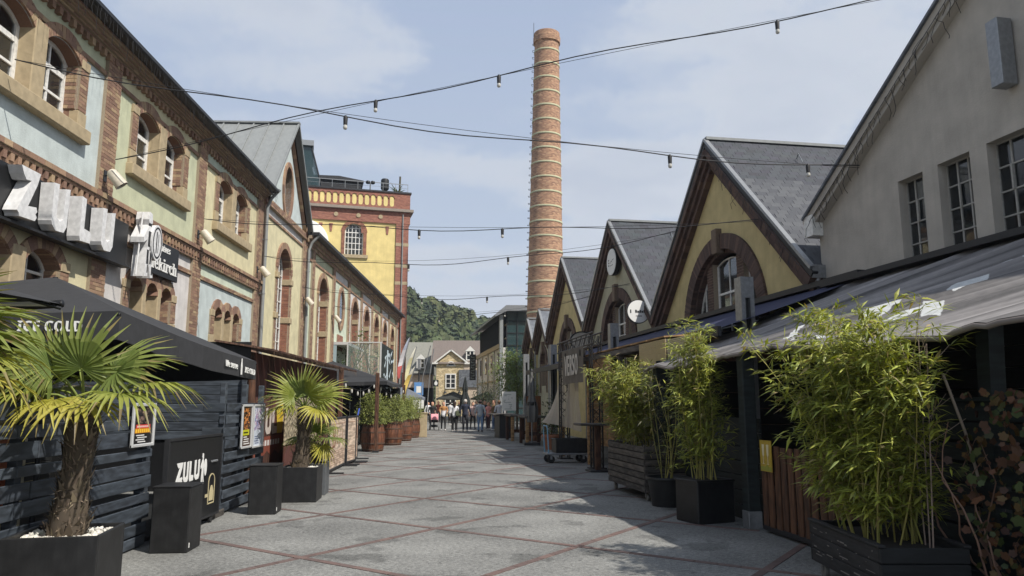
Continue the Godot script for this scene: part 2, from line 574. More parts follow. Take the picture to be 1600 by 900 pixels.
# A window: frame and glazing bars as one part, the pane as its sub-part
func window(parent: Node, x0: float, x1: float, yb: float, ys: float, rise: float, z: float, cols: int, rows: Array, fw: float, mf: Material, mg: Material, bar := 0.028) -> MeshInstance3D:
	var mb := MB.new()
	var d := 0.06
	mb.bb(x0, x0 + fw, yb, ys, z, z + d); mb.bb(x1 - fw, x1, yb, ys, z, z + d)
	mb.bb(x0 + fw, x1 - fw, yb, yb + fw, z, z + d)
	var ap := arc(x0, x1, ys, rise, 10)
	for i in 10:
		var c := Vector2((x0 + x1) / 2, ys)
		var p := ap[i]
		var q := ap[i + 1]
		var pi := p + (c - p).normalized() * fw
		var qi := q + (c - q).normalized() * fw
		mb.prism(PackedVector2Array([p, q, qi, pi]), z, z + d)
	for i in range(1, cols):
		var x := x0 + (x1 - x0) * i / cols
		mb.bb(x - bar / 2, x + bar / 2, yb + fw, arc_y(x, x0, x1, ys, rise) - 0.01, z + 0.012, z + d - 0.01)
	for y in rows:
		var w := bar
		if y is Array:
			w = y[1]; y = y[0]
		var half := (x1 - x0) / 2
		if y > ys:
			var k := arc_y(x0 + 0.001, x0, x1, ys, rise)
			var lo := 0.0
			var hi := half
			for it in 20:
				var md := (lo + hi) / 2
				if arc_y((x0 + x1) / 2 + md, x0, x1, ys, rise) > y: lo = md
				else: hi = md
			half = lo
		mb.bb((x0 + x1) / 2 - half + 0.01, (x0 + x1) / 2 + half - 0.01, y - w / 2, y + w / 2, z + 0.009, z + d - 0.004)
	var f := part(mb, "window", mf, parent)
	var g := MB.new()
	var pl := ap.duplicate()
	pl.append(Vector2(x1, yb)); pl.append(Vector2(x0, yb))
	g.prism(pl, z + 0.02, z + 0.026)
	part(g, "pane", mg, f)
	return f

func text(s: String, parent: Node, called: String, m: Material, h: float, depth: float, xf: Transform3D, font := "Droid Sans", weight := 700, stretch := 1.0) -> MeshInstance3D:
	var tm := TextMesh.new()
	var sf := SystemFont.new()
	sf.font_names = PackedStringArray([font])
	sf.font_weight = weight
	tm.font = sf
	tm.text = s
	tm.font_size = 48
	tm.pixel_size = h / 34.0
	tm.depth = depth
	tm.curve_step = 2.0
	var o := MeshInstance3D.new()
	o.name = called
	o.mesh = tm
	o.material_override = m
	parent.add_child(o, true)
	o.transform = xf * Transform3D(Basis.from_scale(Vector3(stretch, 1, 1)), Vector3.ZERO)
	return o

# hand-cut capitals with uneven feet, unit box 0..1
func glyph(ch: String) -> PackedVector2Array:
	var q := []
	match ch:
		"Z": q = [0.02, 1.0, 0.98, 1.0, 0.86, 0.74, 0.5, 0.26, 0.92, 0.3, 0.98, 0.22, 0.9, 0.16, 0.98, 0.1, 0.9, 0.02, 0.14, 0.0, 0.1, 0.06, 0.0, 0.1, 0.06, 0.2, 0.56, 0.78, 0.3, 0.76, 0.14, 0.86]
		"U": q = [0.0, 0.98, 0.32, 1.0, 0.28, 0.3, 0.5, 0.22, 0.72, 0.3, 0.7, 0.96, 1.0, 1.0, 0.96, 0.16, 0.8, 0.02, 0.3, 0.0, 0.08, 0.1, 0.02, 0.18]
		"L": q = [0.0, 1.0, 0.38, 0.98, 0.36, 0.3, 0.9, 0.28, 1.0, 0.2, 0.92, 0.12, 0.96, 0.02, 0.1, 0.0, 0.02, 0.1]
	var o := PackedVector2Array()
	for i in range(0, q.size(), 2): o.append(Vector2(q[i], q[i + 1]))
	return o

func scaled(p: PackedVector2Array, at: Vector2, s: Vector2) -> PackedVector2Array:
	var o := PackedVector2Array()
	for q in p: o.append(at + q * s)
	return o

func ell(cx: float, cy: float, a: float, b: float, n := 20) -> PackedVector2Array:
	var o := PackedVector2Array()
	for i in n: o.append(Vector2(cx + a * cos(TAU * i / n), cy + b * sin(TAU * i / n)))
	return o

# standing figure with a shield, unit box about 0..1 (emblem of the sign)
func emblem_body() -> PackedVector2Array:
	var q := [0.36, 1.0, 0.52, 0.98, 0.55, 0.86, 0.5, 0.8, 0.62, 0.74, 0.66, 0.6, 0.6, 0.46, 0.62, 0.3, 0.7, 0.12, 0.78, 0.02, 0.62, 0.0, 0.52, 0.16, 0.46, 0.32, 0.42, 0.14, 0.46, 0.02, 0.28, 0.0, 0.28, 0.2, 0.32, 0.44, 0.3, 0.56, 0.12, 0.5, 0.1, 0.58, 0.26, 0.7, 0.38, 0.8, 0.32, 0.88]
	var o := PackedVector2Array()
	for i in range(0, q.size(), 2): o.append(Vector2(q[i], q[i + 1]))
	return o

func _ready() -> void:
	rng.seed = 20240
	# --- camera
	var cam := Camera3D.new()
	cam.name = "camera"
	add_child(cam)
	cam.position = Vector3(0, 1.6, 0)
	cam.rotation_degrees = Vector3(8.858, -2.449, 0)
	cam.fov = 42.58
	cam.near = 0.05
	cam.far = 2000.0
	cam.current = true
	# --- sky, sun, exposure
	var we := WorldEnvironment.new()
	var env := Environment.new()
	env.background_mode = Environment.BG_SKY
	env.sky = Sky.new()
	env.sky.sky_material = make_sky()
	env.background_energy_multiplier = 1.0
	env.tonemap_mode = Environment.TONE_MAPPER_LINEAR
	env.tonemap_exposure = 1.08
	env.sdfgi_enabled = true
	env.ssao_enabled = true
	env.ssil_enabled = true
	env.fog_enabled = true
	env.fog_density = 0.0003
	env.fog_light_color = Color8(190, 202, 218)
	we.environment = env
	we.name = "world_environment"
	add_child(we)
	var sun := DirectionalLight3D.new()
	sun.name = "sun"
	add_child(sun)
	sun.look_at_from_position(Vector3(48, 72, 42), Vector3.ZERO)
	sun.light_energy = 1.6
	sun.light_color = Color(1.0, 0.975, 0.94)
	sun.light_angular_distance = 0.9
	sun.shadow_enabled = true
	# --- build
	var ub := MB.new()
	ub.box(Vector3.ZERO, Vector3.ONE)
	unit_box = ub.mesh()
	make_textures()
	palettes()
	make_materials()
	ground()
	brewery_wing()
	gabled_wing()
	long_wing()
	tower()
	left_details()
	right_row()
	white_hall()
	far_end()
	left_terrace()
	left_far()
	right_terrace()
	right_far()
	plants()
	people()
	wires()

func make_sky() -> PanoramaSkyMaterial:
	var W := 1536
	var H := 768
	var f := FastNoiseLite.new()
	f.seed = 9; f.frequency = 0.8; f.fractal_octaves = 6; f.noise_type = FastNoiseLite.TYPE_SIMPLEX_SMOOTH
	f.domain_warp_enabled = true; f.domain_warp_amplitude = 0.6; f.domain_warp_frequency = 0.5
	var g := FastNoiseLite.new()
	g.seed = 31; g.frequency = 0.23; g.fractal_octaves = 4
	var by := PackedByteArray()
	by.resize(W * H * 3)
	var zen := Color8(148, 165, 198)
	var hor := Color8(206, 216, 226)
	for y in H:
		var th := PI * (y + 0.5) / H
		var sy := cos(th)
		for x in W:
			var i := (y * W + x) * 3
			var c := Color8(150, 150, 146)
			if sy > -0.02:
				var ph := TAU * (x + 0.5) / W
				var hy := maxf(sy, 0.0)
				var k := 1.0 / (hy + 0.22)
				var px := sin(ph) * sin(th) * k
				var pz := -cos(ph) * sin(th) * k
				var lo := g.get_noise_2d(px * 1.0 + 3.0, pz * 1.6)
				var n := f.get_noise_2d(px * 1.0, pz * 1.9)
				var cl := smoothstep(-0.26, 0.16, n * 1.1 + lo * 0.6)
				c = hor.lerp(zen, pow(hy, 0.62))
				var white := Color8(222, 226, 231).lerp(Color8(190, 198, 212), clampf(0.5 + 0.9 * n, 0, 1))
				c = c.lerp(white, cl * 0.9)
			by[i] = int(c.r * 255); by[i + 1] = int(c.g * 255); by[i + 2] = int(c.b * 255)
	var m := PanoramaSkyMaterial.new()
	m.panorama = ImageTexture.create_from_image(Image.create_from_data(W, H, false, Image.FORMAT_RGB8, by))
	return m

func ground() -> void:
	var root := Node3D.new()
	root.name = "street"
	root.set_meta("kind", "structure")
	add_child(root)
	var mb := MB.new()
	mb.quad(Vector3(-400, 0, 60), Vector3(400, 0, 60), Vector3(400, 0, -700), Vector3(-400, 0, -700))
	part(mb, "asphalt", mat(Color8(156, 156, 154), 0.93, T.asphalt, 0.0833, T.asphalt_n, 0.35), root)
	# thin strips of red setts in a diagonal lattice
	var a1 := Vector2(cos(deg_to_rad(37.4)), sin(deg_to_rad(37.4)))
	var b1 := Vector2(cos(deg_to_rad(-53.6)), sin(deg_to_rad(-53.6)))
	var na := Vector2(-a1.y, a1.x)
	var nb := Vector2(-b1.y, b1.x)
	var pm := []
	for c in [[112, 92, 87], [104, 87, 83], [118, 98, 92], [108, 92, 88]]: pm.append(mat(Color8(c[0], c[1], c[2]), 0.92, T.mottle, 4.0, T.grit, 0.5))
	var rest := MB.new()
	var near := []
	for fam in 2:
		var d := a1 if fam == 0 else b1
		var nn := na if fam == 0 else nb
		var o := na.dot(Vector2(-0.56, -9.94)) if fam == 0 else nb.dot(Vector2(-0.56, -9.94))
		for k in range(-30, 31):
			var off := o + k * (2.2 if fam == 0 else 2.1)
			for j in range(-240, 240):
				var p := nn * off + d * (j * 0.24)
				var s := -p.y
				if s < 4.0 or s > 46.0: continue
				var xr := 4.7 - 0.118 * s
				if p.x < -3.6 or p.x > xr: continue
				var cx := Transform3D(Basis(Vector3(d.x, 0, d.y), Vector3.UP, Vector3(d.x, 0, d.y).cross(Vector3.UP)), Vector3(p.x, 0.002, p.y))
				near.append([s, cx])
	near.sort_custom(func(u, v): return u[0] < v[0])
	for i in near.size():
		var sz := Vector3(0.232, 0.006 + rng.randf() * 0.002, 0.085)
		var cx: Transform3D = near[i][1]
		if i < 300:
			inst(unit_box, "brick", pm[rng.randi() % 4], root, cx * Transform3D(Basis.from_scale(sz), Vector3.ZERO))
		else:
			rest.col = jit(lin(112, 94, 89), 0.15)
			rest.xf = cx
			rest.box(Vector3.ZERO, sz)
	part(rest, "brick_strips", K.red_strip, root, true)

# ---------------------------------------------------------------- left: two-storey brewery wing
func brewery_wing() -> void:
	var D0 := 4.9
	var b := thing("brewery_building", "two-storey brewery building with pastel panels, brick pilasters and paired arched windows on the left", "building", Vector3(-8, 0, -D0), 90)
	var P := [4.9, 10.3, 15.55, 20.8, 26.45]
	var pal_m := []
	for c in [[152, 122, 102], [142, 112, 95], [162, 134, 110], [174, 150, 120], [134, 106, 91]]: pal_m.append(mat(Color8(c[0], c[1], c[2]), 0.9, T.mottle, 4.0, T.grit, 0.5))
	var up := [K.render_sage, K.render_blue, K.render_sage, K.render_straw]
	var fr := [K.render_pale, K.render_straw, K.render_pale, K.render_mint]
	var lo := [K.render_blue, K.render_straw, K.render_pale, K.render_blue]
	var ft := [K.render_straw, K.render_sage, K.render_straw, K.render_mint]
	var bw := MB.new()
	var st := MB.new()
	for i in 4:
		var x0: float = P[i] - D0 + 0.3
		var x1: float = P[i + 1] - D0 - 0.3
		var c := (x0 + x1) / 2
		var ops := [[c - 1.36, c - 0.19, 7.02, 8.26, 0.24], [c + 0.19, c + 1.36, 7.02, 8.26, 0.24]]
		var mb := MB.new()
		bw.col = lin(134, 104, 88)
		wall_open(mb, x0, x1, 5.93, 8.5, -0.05, [[c - 1.36, c - 0.19, 7.02, 8.25, 0.235], [c + 0.19, c + 1.36, 7.02, 8.25, 0.235]], 0.38, bw)
		part(mb, "upper_panel", up[i], b)
		mb = MB.new()
		mb.bb(x0, x1, 8.6, 9.02, -0.3, -0.05)
		part(mb, "frieze_panel", ft[i], b)
		bricks(bw, PAL_L, x0, x1, 8.5, 8.6, -0.3, 0.0)
		mb = MB.new()
		mb.bb(x0, x1, 5.22, 5.58, -0.3, -0.05)
		part(mb, "frieze_panel", fr[i], b)
		bricks(bw, PAL_L, x0, x1, 5.1, 5.22, -0.3, 0.005)
		# lower storey
		var lops := []
		if i < 2: lops = [[c - 1.3, c - 0.2, 2.6, 4.1, 0.3], [c + 0.2, c + 1.3, 2.6, 4.1, 0.3]]
		else: lops = [[c - 1.15, c - 0.5, 3.3, 4.2, 0.3], [c - 0.32, c + 0.32, 3.3, 4.2, 0.3], [c + 0.5, c + 1.15, 3.3, 4.2, 0.3]]
		mb = MB.new()
		wall_open(mb, x0, x1, 0.0, 5.1, -0.05, lops, 0.38, bw)
		part(mb, "lower_panel", lo[i], b)
		# sandstone: sills, mullions, shoulder blocks
		var groups := [[ops, 7.02, 8.24], [lops, lops[0][2], lops[0][3]]]
		for gi in 2:
			var g: Array = groups[gi]
			var q: Array = g[0]
			var sa: float = q[0][0] - 0.3
			var sb: float = q[q.size() - 1][1] + 0.3
			st = MB.new()
			st.bev(Vector3((sa + sb) / 2, g[1] - 0.15, 0.0), Vector3(sb - sa + 0.1, 0.28, 0.24), 0.02)
			part(st, "sill", K.sandstone, b)
			for k in q.size() - 1:
				st = MB.new()
				st.bev(Vector3((q[k][1] + q[k + 1][0]) / 2, (g[1] + g[2] + 0.22) / 2, -0.19), Vector3(q[k + 1][0] - q[k][1] + 0.012, g[2] + 0.22 - g[1], 0.4), 0.02)
				part(st, "mullion", K.sandstone, b)
			for e in [[sa, q[0][0]], [q[q.size() - 1][1], sb]]:
				st = MB.new()
				st.bev(Vector3((e[0] + e[1]) / 2, g[1] + 0.16, -0.08), Vector3(0.31, 0.33, 0.19), 0.012)
				part(st, "quoin", K.sandstone, b)
				st = MB.new()
				st.bev(Vector3((e[0] + e[1]) / 2, g[2] + 0.08, -0.08), Vector3(0.31, 0.2, 0.19), 0.012)
				part(st, "quoin", K.sandstone, b)
				bricks(bw, PAL_L, e[0] + 0.004, e[1] - 0.004, g[1] + 0.34, g[2] - 0.02, -0.12, 0.0)
			# lined far reveal, one brick at a time where it shows large
			var xe: float = q[q.size() - 1][1]
			var bs := Basis(Vector3(0, 0, 1), Vector3.UP, Vector3(-1, 0, 0))
			if (i == 1 or i == 2) :
				brick_parts(b, pal_m, 0.0, 0.36, g[1] + 0.34, g[2] - 0.02, -0.02, 0.03, bs, Vector3(xe, 0, -0.42))
			else:
				var keep := bw.xf
				bw.xf = Transform3D(bs, Vector3(xe, 0, -0.42))
				bricks(bw, PAL_L, 0.0, 0.36, g[1] + 0.34, g[2] - 0.02, -0.02, 0.03)
				bw.xf = keep
			for o in q:
				arch_ring(bw, PAL_L, o[0], o[1], o[3], o[4], 0.25, -0.3, 0.0, int((o[1] - o[0]) / 0.085))
				if gi == 0:
					window(b, o[0], o[1], o[2], o[3], o[4], -0.34, 2, [[7.98, 0.1], 7.5], 0.1, K.white_paint, K.pane, 0.05)
				else:
					window(b, o[0], o[1], o[2], o[3], o[4], -0.36, 2 if o[1] - o[0] > 0.8 else 1, [o[2] + 0.55, [o[3] - 0.1, 0.05]], 0.06, K.white_paint, K.pane)
	for i in 5:
		var x: float = P[i] - D0
		if i == 0: x += 0.3
		if i == 2:
			brick_parts(b, pal_m, x - 0.3, x + 0.3, 5.95, 9.0, -0.3, 0.03)
		else:
			bricks(bw, PAL_L, x - 0.3, x + 0.3, 5.95, 9.0, -0.3, 0.03)
		bricks(bw, PAL_L, x - 0.3, x + 0.3, 0.0, 5.56, -0.3, 0.03)
	# string course with a row of dentils
	var L := 26.75 - D0
	bricks(bw, PAL_L, 0, L, 5.84, 5.95, -0.3, 0.13)
	bricks(bw, PAL_L, 0, L, 5.78, 5.84, -0.3, 0.09)
	bricks(bw, PAL_L, 0, L, 5.56, 5.64, -0.3, 0.05)
	var x := 0.0
	while x < L:
		bw.col = pick(PAL_L)
		bw.bb(x, x + 0.1, 5.64, 5.78, -0.1, 0.085)
		x += 0.2
	bw.col = lin(120, 86, 66)
	bw.bb(0, L, 5.64, 5.78, -0.3, 0.0)
	# corbelled cornice under the eaves
	for k in 5:
		bricks(bw, PAL_L, 0, L, 9.0 + k * 0.05, 9.05 + k * 0.05, -0.3, 0.05 + k * 0.06, 0.23, 0.05)
	x = 0.0
	while x < L:
		bw.col = pick(PAL_L)
		bw.bb(x, x + 0.11, 8.86, 9.0, -0.1, 0.05)
		x += 0.24
	part(bw, "brickwork", K.brick, b, true)
	# roof: gutter, eaves board, slope, end wall and the room behind the panes
	var r := MB.new()
	r.xf = Transform3D(Basis(Vector3(0, 0, 1), Vector3.UP, Vector3(-1, 0, 0)), Vector3.ZERO)
	r.prism(PackedVector2Array([Vector2(0.2, 9.25), Vector2(0.48, 9.25), Vector2(0.54, 9.29), Vector2(0.54, 9.37), Vector2(0.2, 9.39)]), -L, 0)
	part(r, "gutter", K.dark_metal, b)
	r = MB.new()
	r.quad(Vector3(0, 9.38, 0.5), Vector3(L, 9.38, 0.5), Vector3(L, 12.9, -6), Vector3(0, 12.9, -6))
	r.quad(Vector3(0, 9.5, -12), Vector3(0, 12.9, -6), Vector3(L, 12.9, -6), Vector3(L, 9.5, -12))
	part(r, "roof", K.slate_tex, b)
	r = MB.new()
	r.bb(-0.3, 0.0, 0, 9.4, -12, 0)
	r.quad(Vector3(L, 0, 0), Vector3(L, 0, -12), Vector3(L, 9.4, -12), Vector3(L, 9.4, 0))
	r.quad(Vector3(0, 0, -12), Vector3(L, 0, -12), Vector3(L, 9.4, -12), Vector3(0, 9.4, -12))
	part(r, "end_wall", K.render_pale, b)
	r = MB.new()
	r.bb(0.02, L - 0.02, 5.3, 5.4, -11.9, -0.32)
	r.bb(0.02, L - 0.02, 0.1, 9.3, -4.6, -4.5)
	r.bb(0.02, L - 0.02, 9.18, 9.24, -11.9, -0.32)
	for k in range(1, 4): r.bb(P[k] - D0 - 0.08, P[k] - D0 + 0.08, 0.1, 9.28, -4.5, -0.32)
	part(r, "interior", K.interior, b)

# ---------------------------------------------------------------- left: gabled wing with zinc roof
func gabled_wing() -> void:
	var D0 := 26.8
	var b := thing("gabled_building", "gabled brewery wing with ribbed zinc roof and oval window, between long wing and pastel building", "building", Vector3(-8, 0, -D0), 90)
	var L := 6.6
	var c := L / 2
	var bw := MB.new()
	bw.col = lin(128, 96, 80)
	var mb := MB.new()
	wall_open(mb, 0.42, L - 0.42, 0.0, 8.55, -0.05, [[c - 0.95, c + 0.95, 3.55, 6.9, 0.95]], 0.45, bw)
	part(mb, "lower_panel", K.render_straw, b)
	mb = MB.new()
	mb.bb(0.42, L - 0.42, 8.66, 8.95, -0.3, -0.06)
	part(mb, "frieze_panel", K.render_pale, b)
	bricks(bw, PAL_L, 0.42, L - 0.42, 8.55, 8.66, -0.3, 0.0)
	bricks(bw, PAL_L, 0.0, L, 8.95, 9.22, -0.3, 0.08)
	for e in [[0.0, 0.42], [L - 0.42, L]]: bricks(bw, PAL_L, e[0], e[1], 0.0, 8.95, -0.3, 0.03)
	# gable with a vesica-shaped window
	var ov := PackedVector2Array()
	for i in 25:
		var q := TAU * i / 24
		ov.append(Vector2(c + 0.62 * cos(q), 10.35 + 0.98 * sin(q) * (1.0 if sin(q) > 0 else 1.15)))
	var gp := PackedVector2Array([Vector2(0.2, 9.22), Vector2(L - 0.2, 9.22), Vector2(c, 12.95)])
	var half_l := PackedVector2Array([Vector2(0.2, 9.22), Vector2(c, 9.22)])
	var half_r := PackedVector2Array([Vector2(c, 9.22), Vector2(L - 0.2, 9.22), Vector2(c, 12.95)])
	for i in range(18, 5, -1): half_l.append(ov[i % 24])
	half_l.append(Vector2(c, 12.95))
	for i in range(6, -1, -1): half_r.append(ov[i])
	for i in range(23, 17, -1): half_r.append(ov[i])
	mb = MB.new()
	mb.flat(half_l, -0.05); mb.flat(half_r, -0.05)
	for i in 24: mb.quad(Vector3(ov[i + 1].x, ov[i + 1].y, -0.05), Vector3(ov[i + 1].x, ov[i + 1].y, -0.45), Vector3(ov[i].x, ov[i].y, -0.45), Vector3(ov[i].x, ov[i].y, -0.05))
	part(mb, "gable_panel", K.render_blue, b)
	for i in 24:
		var p := ov[i]
		var q := ov[i + 1]
		var m := Vector2(c, 10.35)
		bw.col = pick(PAL_L)
		bw.prism(PackedVector2Array([p, q, q + (q - m).normalized() * 0.2, p + (p - m).normalized() * 0.2]), -0.3, 0.02)
	mb = MB.new()
	for i in 24:
		var p := ov[i]
		var q := ov[i + 1]
		var m := Vector2(c, 10.35)
		mb.prism(PackedVector2Array([p, q, q + (m - q).normalized() * 0.07, p + (m - p).normalized() * 0.07]), -0.4, -0.34)
	mb.bb(c - 0.02, c + 0.02, 9.4, 11.2, -0.39, -0.35); mb.bb(c - 0.55, c + 0.55, 10.33, 10.37, -0.388, -0.352)
	var ow := part(mb, "window", K.white_paint, b)
	mb = MB.new()
	mb.prism(ov.slice(0, 24), -0.375, -0.37)
	part(mb, "pane", K.pane, ow)
	# stepped brick verge
	for sgn in [-1.0, 1.0]:
		for k in 30:
			var t := k / 30.0
			var xx: float = c + sgn * (c + 0.02) * (1.0 - t)
			var yy := 9.25 + 3.8 * t
			bw.col = pick(PAL_L)
			bw.box(Vector3(xx - sgn * 0.14, yy - 0.16, -0.1), Vector3(0.42, 0.2, 0.44), Basis(Vector3.BACK, -sgn * 0.86))
	arch_ring(bw, PAL_L, c - 0.95, c + 0.95, 6.9, 0.94, 0.26, -0.3, 0.02, 26)
	for e in [[c - 1.2, c - 0.95], [c + 0.95, c + 1.2]]: bricks(bw, PAL_L, e[0], e[1], 3.6, 6.9, -0.12, 0.0)
	var bs := Basis(Vector3(0, 0, 1), Vector3.UP, Vector3(-1, 0, 0))
	bw.xf = Transform3D(bs, Vector3(c + 0.95, 0, -0.46))
	bricks(bw, PAL_T, 0.0, 0.42, 3.6, 6.9, -0.02, 0.02)
	bw.xf = Transform3D.IDENTITY
	part(bw, "brickwork", K.brick, b, true)
	for y in [3.42, 5.0, 6.6]:
		var st := MB.new()
		if y < 4: st.bev(Vector3(c, y, 0.0), Vector3(2.6, 0.25, 0.26), 0.02)
		else:
			st.bev(Vector3(c - 1.07, y, -0.04), Vector3(0.34, 0.25, 0.2), 0.02)
			part(st, "quoin", K.sandstone, b)
			st = MB.new()
			st.bev(Vector3(c + 1.07, y, -0.2), Vector3(0.36, 0.25, 0.52), 0.02)
		part(st, "sill" if y < 4 else "quoin", K.sandstone, b)
	window(b, c - 0.95, c + 0.95, 3.55, 6.9, 0.94, -0.4, 4, [4.1, 4.65, 5.2, 5.75, 6.3, 6.85, 7.35], 0.07, K.white_paint, K.pane, 0.04)
	# zinc roof: standing-seam panels, ridge running away from the street
	var apx := 13.25
	for sgn in [-1.0, 1.0]:
		var nrm := 0.0
		for k in 12:
			var z0 := 0.3 - k * 0.62
			var m := MB.new()
			var e: Vector2 = Vector2(c + sgn * (c + 0.12), 9.2)
			var a := Vector2(c, apx)
			var q0 := Vector3(e.x, e.y, z0); var q1 := Vector3(e.x, e.y, z0 - 0.6)
			var q2 := Vector3(a.x, a.y, z0 - 0.6); var q3 := Vector3(a.x, a.y, z0)
			if sgn > 0: m.quad(q0, q1, q2, q3)
			else: m.quad(q1, q0, q3, q2)
			var dir := (a - e).normalized()
			var perp: Vector2 = Vector2(-dir.y, dir.x) * -sgn
			var mid := (a + e) / 2
			m.box(Vector3(mid.x, mid.y, z0 - 0.61) + Vector3(perp.x, perp.y, 0) * 0.02, Vector3((a - e).length(), 0.07, 0.05), Basis(Vector3.BACK, atan2(dir.y, dir.x)))
			part(m, "roof_panel", K.zinc, b)
	mb = MB.new()
	mb.bb(c - 0.12, c + 0.12, apx - 0.02, apx + 0.05, -7.2, 0.34)
	part(mb, "ridge_cap", K.zinc, b)
	mb = MB.new()
	for sgn in [-1.0, 1.0]:
		mb.box(Vector3(c + sgn * (c + 0.12) / 2, (9.2 + apx) / 2, 0.3), Vector3(5.3, 0.1, 0.06), Basis(Vector3.BACK, -sgn * atan2(apx - 9.2, c + 0.12)))
	part(mb, "verge_trim", K.zinc, b)
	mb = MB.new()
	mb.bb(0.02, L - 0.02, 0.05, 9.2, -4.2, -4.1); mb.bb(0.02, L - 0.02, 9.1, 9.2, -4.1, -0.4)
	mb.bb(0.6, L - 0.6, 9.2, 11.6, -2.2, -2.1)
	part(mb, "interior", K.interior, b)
	downpipe(26.78, 9.4, "grey downpipe at the joint between pastel building and gabled wing")
	downpipe(33.5, 9.2, "grey downpipe at the joint between gabled wing and long wing")

func downpipe(d: float, top: float, label: String) -> void:
	var p := thing("downpipe", label, "downpipe", Vector3(-7.86, 0, -d), 0, "downpipes on the left facades")
	var mb := MB.new()
	mb.tube([Vector3(0, 0, 0), Vector3(0, top - 0.7, 0), Vector3(0.12, top - 0.35, 0), Vector3(0.42, top, 0)], 0.06, 10)
	part(mb, "pipe", K.zinc, p)
	for y in [1.5, 3.5, 5.5, 7.5]:
		mb = MB.new()
		mb.lathe([[0.075, 0.0], [0.075, 0.04]], 10, Vector3(0, y, 0))
		mb.bb(-0.16, -0.07, y, y + 0.04, -0.02, 0.02)
		part(mb, "bracket", K.zinc, p)

